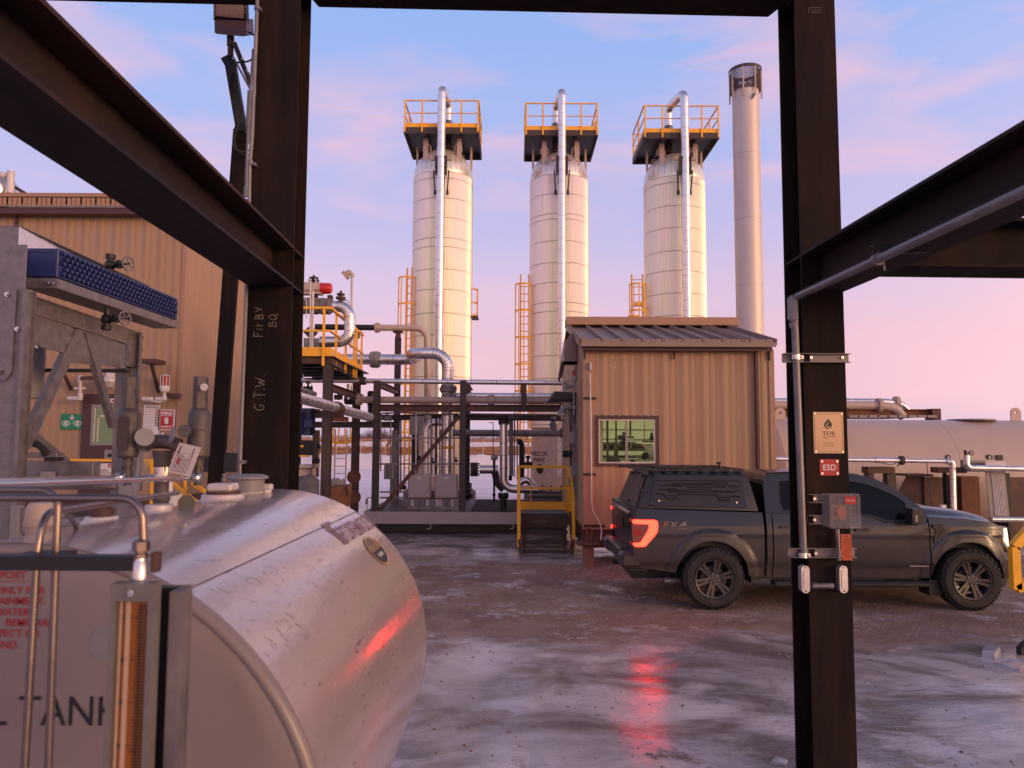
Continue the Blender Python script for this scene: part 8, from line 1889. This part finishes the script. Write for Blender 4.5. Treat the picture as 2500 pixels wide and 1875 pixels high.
# door
k2=lambda x,y:(x/2.304,480+y/2.304)
def fb(x0,y0,x1,y1,Y=GY-.03):a,b=at(*k2(x0,y0),Y),at(*k2(x1,y1),Y);return a.x,b.x,b.z,a.z
x0,x1,z0,z1=fb(472,1110,800,1500);x1=x0+1.12;m=MB();m.box(x0,x1,GY-.07,GY-.021,.95,z1);dr=part(m,'door',M['brtrim'],gb_)
a0,a1,b0,b1=fb(524,1170,690,1400);m=MB();m.plate(rect(a0,b0,a1+.1,b1),[rect(a0+.06,b0+.06,a1+.04,b1-.05)],XZ(GY-.09),0,.018);part(m,'window_trim',M['greypipe'],dr)
M['litpane']=mat('dimly_lit_window_pane',(.10,.12,.07),.05,0,2,.2,emit=(.55,.65,.28),es=.10)
m=MB();m.box(a0+.0605,a1+.0395,GY-.082,GY-.076,b0+.0605,b1-.0505);part(m,'pane',M['litpane'],dr)
m=MB();m.box(a0+.07,a0+.10,GY-.086,GY-.0825,b0+.08,b1-.08);m.box(a0+.16,a0+.19,GY-.086,GY-.0825,b0+.08,b1-.25);m.box(a0+.16,a1+.03,GY-.086,GY-.0825,b1-.30,b1-.26);part(m,'pane_reflection',M['inwall'],dr)
a0,a1,b0,b1=fb(595,1424,660,1485);m=MB();m.box(a0,a1,GY-.085,GY-.071,b0,b1,.004);part(m,'lock_plate',M['greypipe'],dr);m=MB();m.cyl(((a0+a1)/2,GY-.13,(b0+b1)/2),((a0+a1)/2,GY-.086,(b0+b1)/2),.04,seg=16);part(m,'door_knob',M['black'],dr)
def sg(x0,y0,x1,y1,Y=GY-.035):a0,a1,b0,b1=fb(x0,y0,x1,y1,Y);return Vector(((a0+a1)/2,Y,(b0+b1)/2)),a1-a0,b1-b0
c,w_,h_=sg(622,1136,660,1162,GY-.075);sign('door_sign','small white sign with a red oval at the top of the brown door',c,w_,h_,'signwhite',items=[('signred','poly',circ(0,0,w_*.3,20,h_*.25))])
c,w_,h_=sg(344,1222,464,1310);E=lambda s:[(s*w_*.26+w_*.19*math.cos(a)*(1 if abs(math.cos(a))<.95 else 1),-h_*.10+h_*.17*math.sin(a))for a in[R(d)for d in range(0,360,20)]]
its=[('signwhite','poly',rect(-w_*.12,h_*.22,w_*.12,h_*.30)),('signwhite','poly',rect(-w_*.035,h_*.09,w_*.035,h_*.43))]
for s in(-1,1):its+=[('signwhite','ring',E(s),[(s*w_*.26+(x-s*w_*.26)*.86,-h_*.10+(y+h_*.10)*.72)for x,y in E(s)]),('signwhite','ring',circ(s*w_*.26,-h_*.10,w_*.075,16),circ(s*w_*.26,-h_*.10,w_*.035,12)),('signwhite','poly',circ(s*w_*.26,-h_*.34,w_*.022,8)),('signwhite','poly',circ(s*w_*.26+w_*.06,-h_*.34,w_*.018,8))]
sign('eyewash_sign','green sign with white cross and two eyes beside the brown door',c,w_,h_,'signgreen',items=its)
c,w_,h_=sg(810,1172,896,1348);its=[('ink','text','AltaGas',0,h_*.43,h_*.07,w_*.84)]
for i in range(16):its.append(('greypipe','poly',rect(-w_*.44,h_*(.34-i*.05),w_*.12,h_*(.35-i*.05))));its.append(('signred' if i<4 else 'ink','poly',rect(w_*.18,h_*(.335-i*.05),w_*.40,h_*(.362-i*.05))))if i<11 else None
sign('information_board','tall white AltaGas board of printed lines on the tan wall',c,w_,h_,'signwhite',items=its)
c,w_,h_=sg(893,1197,982,1314);its=[('signred','poly',rect(-w_*.44,-h_*.45,w_*.44,h_*.45))]
sign('fire_extinguisher_sign','red FIRE EXTINGUISHER INSIDE sign with striped border',c,w_,h_,'signwhite',items=its)
fs_=[o for o in bpy.data.objects if o.name.startswith('fire_extinguisher_sign')][0]
m=MB();P_=lambda u,v,d=0:c+Vector((u,-.0055-d,v));text(m,'FIRE',P_(0,h_*.32),(1,0,0),(0,0,1),h_*.14,w_*.66,bold=.05);text(m,'EXTINGUISHER',P_(0,h_*.20),(1,0,0),(0,0,1),h_*.055,w_*.66,bold=.03);text(m,'INSIDE',P_(0,-h_*.33),(1,0,0),(0,0,1),h_*.085,w_*.60,bold=.05)
m.plate(rrect(-w_*.11,-h_*.20,w_*.11,h_*.08,w_*.05),[],lambda u,v,d:P_(u,v,d),0,.001);m.plate(rect(-w_*.03,h_*.08,w_*.05,h_*.13),[],lambda u,v,d:P_(u,v,d),0,.001);m.obox(P_(-w_*.02,h_*.12),P_(-w_*.17,h_*.02),.01,.012);part(m,'print',M['signwhite'],fs_)
m=MB()
for i in range(7):
    for s in(-1,1):v=-h_*.42+i*h_*.125;m.plate([(s*w_*.36,v),(s*w_*.44,v+h_*.03),(s*w_*.44,v+h_*.08),(s*w_*.36,v+h_*.05)],[],lambda u,v,d:P_(u,v,d),0,.001)
part(m,'stripe',M['signwhite'],fs_)
c,w_,h_=sg(905,1328,922,1342);sign('small_label','tiny white label below the fire sign',c,w_,h_,'signwhite')
c,w_,h_=sg(553,1500,660,1580,15.3);sign('danger_sign','white DANGER hearing protection required sign behind the brace',c,w_,h_,'signwhite',items=[('signred','poly',rect(-w_*.0,h_*.2,w_*.48,h_*.48)),('signwhite','text','DANGER',w_*.25,h_*.34,h_*.16,w_*.4),('ink','text','HEARING',-w_*.2,.0,h_*.15,w_*.45),('ink','text','PROTECTION',-w_*.1,-h_*.2,h_*.15,w_*.7),('ink','text','REQUIRED',-w_*.1,-h_*.4,h_*.15,w_*.6)])
# strobe, lamp, shelf brackets, fittings on the wall
q=at(*k2(928,1060),GY-.3);sl_=thing('strobe_light','red and white strobe light on the wall of the large tan building','strobe light',q)
m=MB();m.lathe([(-.16,.09),(-.10,.12),(-.04,.12),(-.02,.10)],q,seg=18);m.lathe([(.22,.10),(.25,.06),(.26,.01)],q,seg=18)
for i in range(8):a=i*PI/4;m.obox(q+Vector((.10*math.cos(a),.10*math.sin(a),-.03)),q+Vector((.10*math.cos(a),.10*math.sin(a),.23)),.014,.014)
part(m,'guard',M['signwhite'],sl_);m=MB();m.cyl(q+Vector((0,0,-.02)),q+Vector((0,0,.21)),.085,seg=18);part(m,'lens',M['redglass'],sl_)
m=MB();m.cyl(q+Vector((0,0,-.35)),q+Vector((0,0,-.16)),.035,seg=10);m.sphere(q+Vector((0,0,-.30)),.06);m.tube([q+Vector((0,0,-.33)),q+Vector((-.08,0,-.42)),at(*k2(810,1140),GY-.3)],.03,8,.05)
for x_ in(830,905):p_=at(*k2(x_,1139),GY-.3);m.lathe([(-.14,.03),(-.11,.055),(.11,.055),(.14,.03)],p_,(1,0,0),12)
part(m,'conduit',M['offwhite'],sl_);m=MB();a,b=at(*k2(930,1115),GY-.2),at(*k2(1005,1115),GY-.2);m.box(a.x,b.x,GY-.2,GY-.026,a.z-.06,a.z+.04);part(m,'strut',M['brtrim'],sl_)
q=at(*k2(618,1040),GY-.5);fx=thing('bulkhead_light','caged white bulkhead light above the brown door','light',q);m=MB();m.lathe([(-.02,.18),(.05,.18),(.10,.12),(.2,.10),(.22,.04)],q,seg=22);part(m,'housing',M['offwhite'],fx)
m=MB();m.lathe([(-.16,.14),(-.15,.16),(-.03,.18)],q,seg=22)
for i in range(10):a=i*PI/5;m.obox(q+Vector((.19*math.cos(a),.19*math.sin(a),0)),q+Vector((.17*math.cos(a),.17*math.sin(a),-.18)),.012,.012)
part(m,'lens_cage',M['boxgrey'],fx);m=MB();m.obox(at(*k2(455,1022),GY-.4),at(*k2(700,1015),GY-.4),.05,.09);part(m,'arm',M['brtrim'],fx)
m=MB();m.cyl(at(*k2(452,1020),GY-.3),at(*k2(452,1130),GY-.3),.035,seg=10)
for y_ in(1028,1125):m.lathe([(-.10,.03),(-.08,.06),(.08,.06),(.10,.03)],at(*k2(452,y_),GY-.3),seg=12)
m.lathe([(-.14,.03),(-.11,.055),(.11,.055),(.14,.03)],at(*k2(412,1135),GY-.3),(1,0,0),12);m.obox(at(*k2(418,1078),GY-.25),at(*k2(480,1078),GY-.25),.04,.06);solo(m,'conduit',M['offwhite'],'pale bent conduit with fittings left of the brown door','conduit','conduits on the large tan building')
m=MB();m.cyl(at(*k2(1135,1030),GY+2),at(*k2(1137,830),GY+2),.04,seg=10);c_=at(*k2(1135,818),GY+2);m.box(c_.x-.09,c_.x+.09,GY+1.9,GY+2.1,c_.z-.15,c_.z+.15,.03);m.obox(at(*k2(1098,938),GY+2),at(*k2(1160,948),GY+2),.05,.06);solo(m,'conduit',M['offwhite'],'pale upright conduit with junction box on the side wall of the large building','conduit','conduits on the large tan building')
m=MB();m.obox(at(*k2(812,930),GY-.5),at(*k2(905,930),GY-.5),.5,.10);m.obox(at(*k2(850,935),GY-.5),at(*k2(892,1100),GY-.05),.06,.06,up=(0,1,0));solo(m,'shelf_bracket',M['brtrim'],'dark shelf bracket with diagonal stay high on the tan wall','bracket','brackets on the large tan building')
m=MB();m.obox(at(*k2(352,980),GY-.4),at(*k2(400,1085),GY-.05),.06,.06,up=(0,1,0));solo(m,'shelf_bracket',M['brtrim'],'dark diagonal stay seen under the cooler left of the lamp','bracket','brackets on the large tan building')
# entry stair railing of that building
er=thing('stair_railing','yellow stair railing before the large tan building, behind the relief valves','railing',at(380,1200,16.5))
for a,b,w_ in(((150,1123,16.8),(600,1126,16.8),.06),((355,1128,16.5),(560,1290,14.6),.07),((470,1180,15.4),(500,1200,15.2),.07),((430,1205,15.8),(450,1225,15.6),.07)):m=MB();m.obox(at(*a),at(*b),w_,w_);part(m,'rail',M['yellow'],er)
for px,y0 in((372,1125),(418,1128),(452,1160)):m=MB();m.obox(at(px,y0,16),at(px-2,1270,16),.07,.03,up=(0,1,0));part(m,'rail_post',M['yellow'],er)
m=MB();m.cyl(at(404,1205,13),at(404,1180,13),.12,seg=20);m.cyl(at(404,1180,13),at(404,1176,13),.12,.09,seg=20);m.box(at(390,1260,13).x,at(430,1260,13).x,12.9,13.2,at(400,1290,13).z,at(400,1206,13).z);solo(m,'white_jug',M['white'],'white plastic jug behind the yoke of the relief valves','jug')
# roof items
q=at(12,470,19);th=thing('roof_vent','pale dome and pipe vent on the roof at the left edge','vent',q);m=MB();m.sphere(at(-10,470,19),.55);part(m,'dome',M['alu'],th);m=MB();m.cyl(at(25,472,18.6),at(27,418,18.6),.09,seg=14);m.sphere(at(8,428,18.6),.09,seg=8,rings=6);m.obox(at(0,430,18.6),at(22,424,18.6),.04,.04);part(m,'pipe',M['offwhite'],th);m=MB();m.obox(at(-10,430,18.8),at(65,474,18.8),.08,.08,up=(0,1,0));part(m,'brace',M['brtrim'],th)

# ================================================================== galvanised air cooler with blue tube header
AC=thing('air_cooler','galvanised air cooler frame with a blue plugged header at the left edge','air cooler',(-6.6,10,0))
def facex(px,py,X=-6.16):
    d=F_*FPX+RR*(px-1250)+UU*(937.5-py);t=X/d.x;return Vector((X,d.y*t,CAMZ+d.z*t))
Yn_,Yf_=10.0,13.65;hx=at(141,640,Yn_).x;zt_,zb_=at(141,606,Yn_).z,at(141,677,Yn_).z;hx0=at(61,640,Yn_).x
m=MB();m.box(hx0,hx,Yn_,Yf_,zb_,zt_,.01);part(m,'header_box',M['blue'],AC)
m=MB();wv_=hx-hx0;m.plate(rect(hx0+.02,zb_+.01,hx-.015,zt_-.01),[rect(hx0+.05,zb_+.06,hx-.04,zt_-.055)],XZ(Yn_-.014),0,.013);part(m,'end_frame',M['blue'],AC)
pm=MB();pm.cyl((0,0,0),(.048,0,0),.029,seg=12);pm.cyl((0,0,0),(.014,0,0),.034,seg=6);base=None;hz_=(zt_-zb_)
for r_ in range(5):
    n_=30
    for i in range(n_):
        y=Yn_+.09+(i+.5*(r_%2))*(Yf_-Yn_-.15)/n_;z=zt_-.055-r_*(hz_-.09)/4.4
        if r_==0 and i%1:continue
        if base is None:pm.xf(Matrix.Translation((hx+.0005,y,z)));base=part(pm,'plug',M['blue'],AC);b0=POS[base.name]-Vector((0,y,z))
        else:like(base,'plug',b0+Vector((0,y,z)),AC)
zl0,zl1=at(141,680,Yn_).z,at(141,704,Yn_).z
m=MB();m.chan((hx+.01,Yn_-.02,(zl0+zl1)/2),(hx+.01,Yf_,(zl0+zl1)/2),zl0-zl1,-.45,.006,side=(1,0,0));m.box(hx0-.05,hx+.01,Yn_-.03,Yn_-.021,zl1,zl0);part(m,'header_support',M['galv'],AC)
ztop=at(46,552,Yn_+.1).z;xt=at(46,570,Yn_+.1).x
m=MB();m.plate([(0,zt_+.003),(0,ztop),(Yf_-11.3+.6,zt_+.25),(Yf_-10.9,zt_+.003)],[],lambda u,v,d:Vector((xt+d,Yn_+.1+u,v)),0,.01);m2=part(m,'plenum_side',M['alu'],AC)
m=MB();m.box(xt-2,xt-.001,Yn_+.1,Yn_+.12,zt_-.1,ztop);m.obox((xt-.2,Yn_+.1,ztop),(xt+.0,13.4,zt_+.18),.45,.01);part(m,'plenum_front',M['galv'],AC)
# left main column, gusset, beams and braces
def apx(x0,y0,x1,y1,Y):a,b=at(*k2(x0,y0),Y),at(*k2(x1,y1),Y);return a,b
a,b=apx(-200,268,148,1659,9.6);m=MB();m.box(a.x,at(*k2(140,500),9.6).x,9.6,9.615,0,a.z,.002);part(m,'main_plate',M['galv'],AC)
xc_=at(*k2(132,900),9.6).x;m=MB();m.chan((xc_,9.62,0),(xc_,9.62,at(*k2(100,525),9.6).z),.2,.05,.008,side=(1,0,0),up=(0,1,0));part(m,'leg',M['galv'],AC)
xg=at(*k2(70,700),9.58).x;m=MB();m.plate([(xg-.5,at(*k2(0,515),9.58).z),(xg+.04,at(*k2(0,515),9.58).z),(xg+.03,at(*k2(0,990),9.58).z),(xg-.05,at(*k2(0,1035),9.58).z),(xg-.5,at(*k2(0,1035),9.58).z)],[circ(at(*k2(18,992),9.58).x,at(*k2(18,992),9.58).z,.035,16)],XZ(9.57),0,.028);part(m,'gusset_plate',M['galv'],AC)
bolts=[(40,550,9.55),(97,745,9.59),(210,840,10.6),(297,672,10.9),(395,797,11.0),(457,720,11.5),(590,765,12.2),(710,802,12.9),(268,486,9.95),(295,487,9.95),(907,738,13.6),(928,738,13.6),(800,792,13.5),(796,862,13.5),(790,930,13.5)]
bb=None
for x_,y_,Y in bolts:
    q=at(*k2(x_,y_),Y)
    if bb is None:m=MB();m.cyl(q+Vector((0,-.03,0)),q,.022,seg=6);m.cyl(q+Vector((0,-.008,0)),q,.032,seg=14);bb=part(m,'bolt',M['stain'],AC);b0=POS[bb.name]-q
    else:like(bb,'bolt',q+b0,AC)
# receding side frame lies on the plane x = xs
xs=at(*k2(185,640),10.3).x;fx_=lambda x_,y_:facex(*k2(x_,y_),xs)
def fplate(pts,mt='galv',t=.012,nm='side_plate',holes=()):
    P=[fx_(*p)for p in pts];m=MB();m.plate([(p.y,p.z)for p in P],[[(q.y,q.z)for q in[fx_(*p)for p in h]]for h in holes],lambda u,v,d:Vector((xs+d,u,v)),-t,0);return part(m,nm,M[mt],AC)
fplate([(140,524),(810,762),(945,762),(945,720),(318,516)],nm='top_angle',mt='galv')if False else None
fplate([(185,555),(800,768),(745,825),(185,650)],nm='upper_plate')
fplate([(183,645),(745,822),(700,828),(183,664)],nm='angle_flange',t=-.05)
fplate([(172,664),(700,830),(695,950),(400,890),(172,828)],nm='fan_ring_side',t=.03)
fplate([(400,892),(708,952),(704,965),(395,935)],nm='lower_flange')
p0=fx_(770,760);p1=fx_(770,1640);m=MB();m.chan((xs,p0.y,0),(xs,p0.y,fx_(770,765).z),.22,.10,.008,side=(0,-1,0),up=(1,0,0));m.box(xs-.35,xs-.11,p0.y,p0.y+.012,0,p0.z);part(m,'rear_leg',M['galv'],AC)
p=fx_(722,770);q=fx_(722,955);m=MB();m.box(xs-.12,xs+.02,p.y-.05,p.y+.35,q.z,p.z-.1);part(m,'end_box',M['galv'],AC)
def brace(x0_,y0_,x1_,y1_,w0,nm='diagonal_brace',off=.02,mt='galv'):
    a,b=fx_(x0_,y0_),fx_(x1_,y1_);a.x+=off;b.x+=off;m=MB();m.obox(a,b,.012,w0,up=(0,0,1));d=(b-a).normalized();n2=d.cross(Vector((1,0,0))).normalized();m.obox(a+n2*w0*.5+Vector((-.04,0,0)),b+n2*w0*.5+Vector((-.04,0,0)),.08,.01,up=n2);part(m,nm,M[mt],AC)
brace(450,745,140,1400,.20);brace(482,750,640,1290,.13);brace(265,1205,660,1560,.10,off=-.6)
m=MB();a,b=at(*k2(200,950),12.5),at(*k2(700,985),12.5);m.box(a.x,b.x,12.5,12.7,b.z,a.z-.05);part(m,'rear_beam',M['black'],AC)
m=MB();q=at(*k2(180,900),12.3);m.cyl(q+Vector((-.1,0,-.7)),q+Vector((-.1,0,.25)),.28,seg=24)
for i in range(6):z_=at(*k2(170,1065+i*8),11.9).z;m.box(q.x-.05,q.x+.14,11.9,12.0,z_,z_+.015)
part(m,'fan_motor',M['grey'],AC)
for x0_,y0_,x1_,y1_,Y,mt,nm in((120,1488,330,1600,10.9,'grey','base_beam'),(330,1490,520,1580,10.5,'galv','base_plate'),(122,1440,318,1470,11.0,'galv','tray'),(245,1467,314,1486,10.8,'black','tray_bracket'),(120,1550,225,1592,10.6,'grey','base_box'),(225,1548,308,1592,10.55,'boxgrey','base_box'),(700,1440,770,1659,12.9,'galv','base_post'),(520,1592,640,1640,10.8,'galv','base_beam'),(180,1592,700,1650,11.2,'galv','base_beam')):
    a,b=apx(x0_,y0_,x1_,y1_,Y);m=MB();m.box(a.x,b.x,Y,Y+.2,b.z,a.z,.006);part(m,nm,M[mt],AC)
for x0_,y0_,x1_,y1_,Y,mt in((-20,1235,20,1330,8.8,'galv'),(25,1235,40,1330,8.7,'grey'),(42,1240,62,1300,8.75,'galv'),(285,1235,330,1290,9.3,'galv'),(290,1180,330,1240,9.6,'grey')):
    a,b=at(x0_,y0_,Y),at(x1_,y1_,Y);m=MB();m.box(a.x,b.x,Y,Y+.1,b.z,a.z,.004);part(m,'foot_plate',M[mt],AC)
m=MB();m.tube([at(76,1082,11),at(92,1085,11),at(106,1096,11),at(113,1112,11)],.05,8,.1);solo(m,'hose',M['rubber'],'thick black hose curving behind the cooler leg','hose')
for(x_,y_,nm)in((620,385,'upper'),(600,690,'lower')):
    X_=hx-.1;q=facex(*k2(x_,y_),X_);th=thing('gate_valve',nm+' black gate valve with a round handwheel on the cooler header','valve',q,'gate valves of the air cooler');s=1 if nm=='upper' else-1
    m=MB();m.cyl(q+Vector((0,0,-.16*s)),q+Vector((0,0,.15*s)),.05,seg=14);m.sphere(q,.085);m.cyl(q+Vector((0,0,.10*s)),q+Vector((0,0,.17*s)),.075,seg=14);m.cyl(q,q+Vector((.16,-.05,0)),.05,seg=12);m.cyl(q+Vector((.14,-.04,0)),q+Vector((.20,-.06,0)),.07,seg=6);m.cyl(q+Vector((.2,-.06,0)),q+Vector((.36,-.11,0)),.018,seg=8);part(m,'body',M['black'],th)
    m=MB();c=q+Vector((.34,-.105,0));ax=Vector((.95,-.3,0)).normalized();pr_=m.ring(c,ax,.11,20)
    for i in range(20):m.obox(pr_[i],pr_[(i+1)%20],.020,.020)
    for i in range(0,20,4):m.obox(c,pr_[i],.012,.014)
    part(m,'handwheel',M['galv'],th)
# yellow bollard frame at the right edge, dark pallet corner
hr=thing('guard_rail','yellow steel guard frame cut by the right edge before the headlight','guard rail',at(2480,1480,9.2));kr=lambda x,y:(1900+x/3.687,1080+y/3.687);Yg=9.2
pts=[kr(2212+260,700),kr(2095,930),kr(2115,1325),kr(2212+260,1210)];Q_=[at(*p,Yg)for p in[(2545,1255),(2475,1335),(2480,1438),(2545,1400)]]
for a,b in zip(Q_,Q_[1:]):m=MB();m.obox(a,b+(b-a).normalized()*.0,.10,.09,up=(0,1,0));part(m,'tube',M['yellow'],hr)
m=MB();q=at(2560,1400,Yg);m.box(q.x,q.x+.1,Yg-.05,Yg+.05,0,q.z+.8);part(m,'post',M['yellow'],hr)
m=MB();a=gp(2487,1600);m.plate([(a[0]+.03,0),(a[0]+1,0),(a[0]+1,.30),(a[0]+.10,.14),(a[0]+.03,.07)],[],XZ(a[1]),0,.08);solo(m,'steel_pedestal',M['black'],'black steel foot at the right edge standing on wet ice','pedestal')
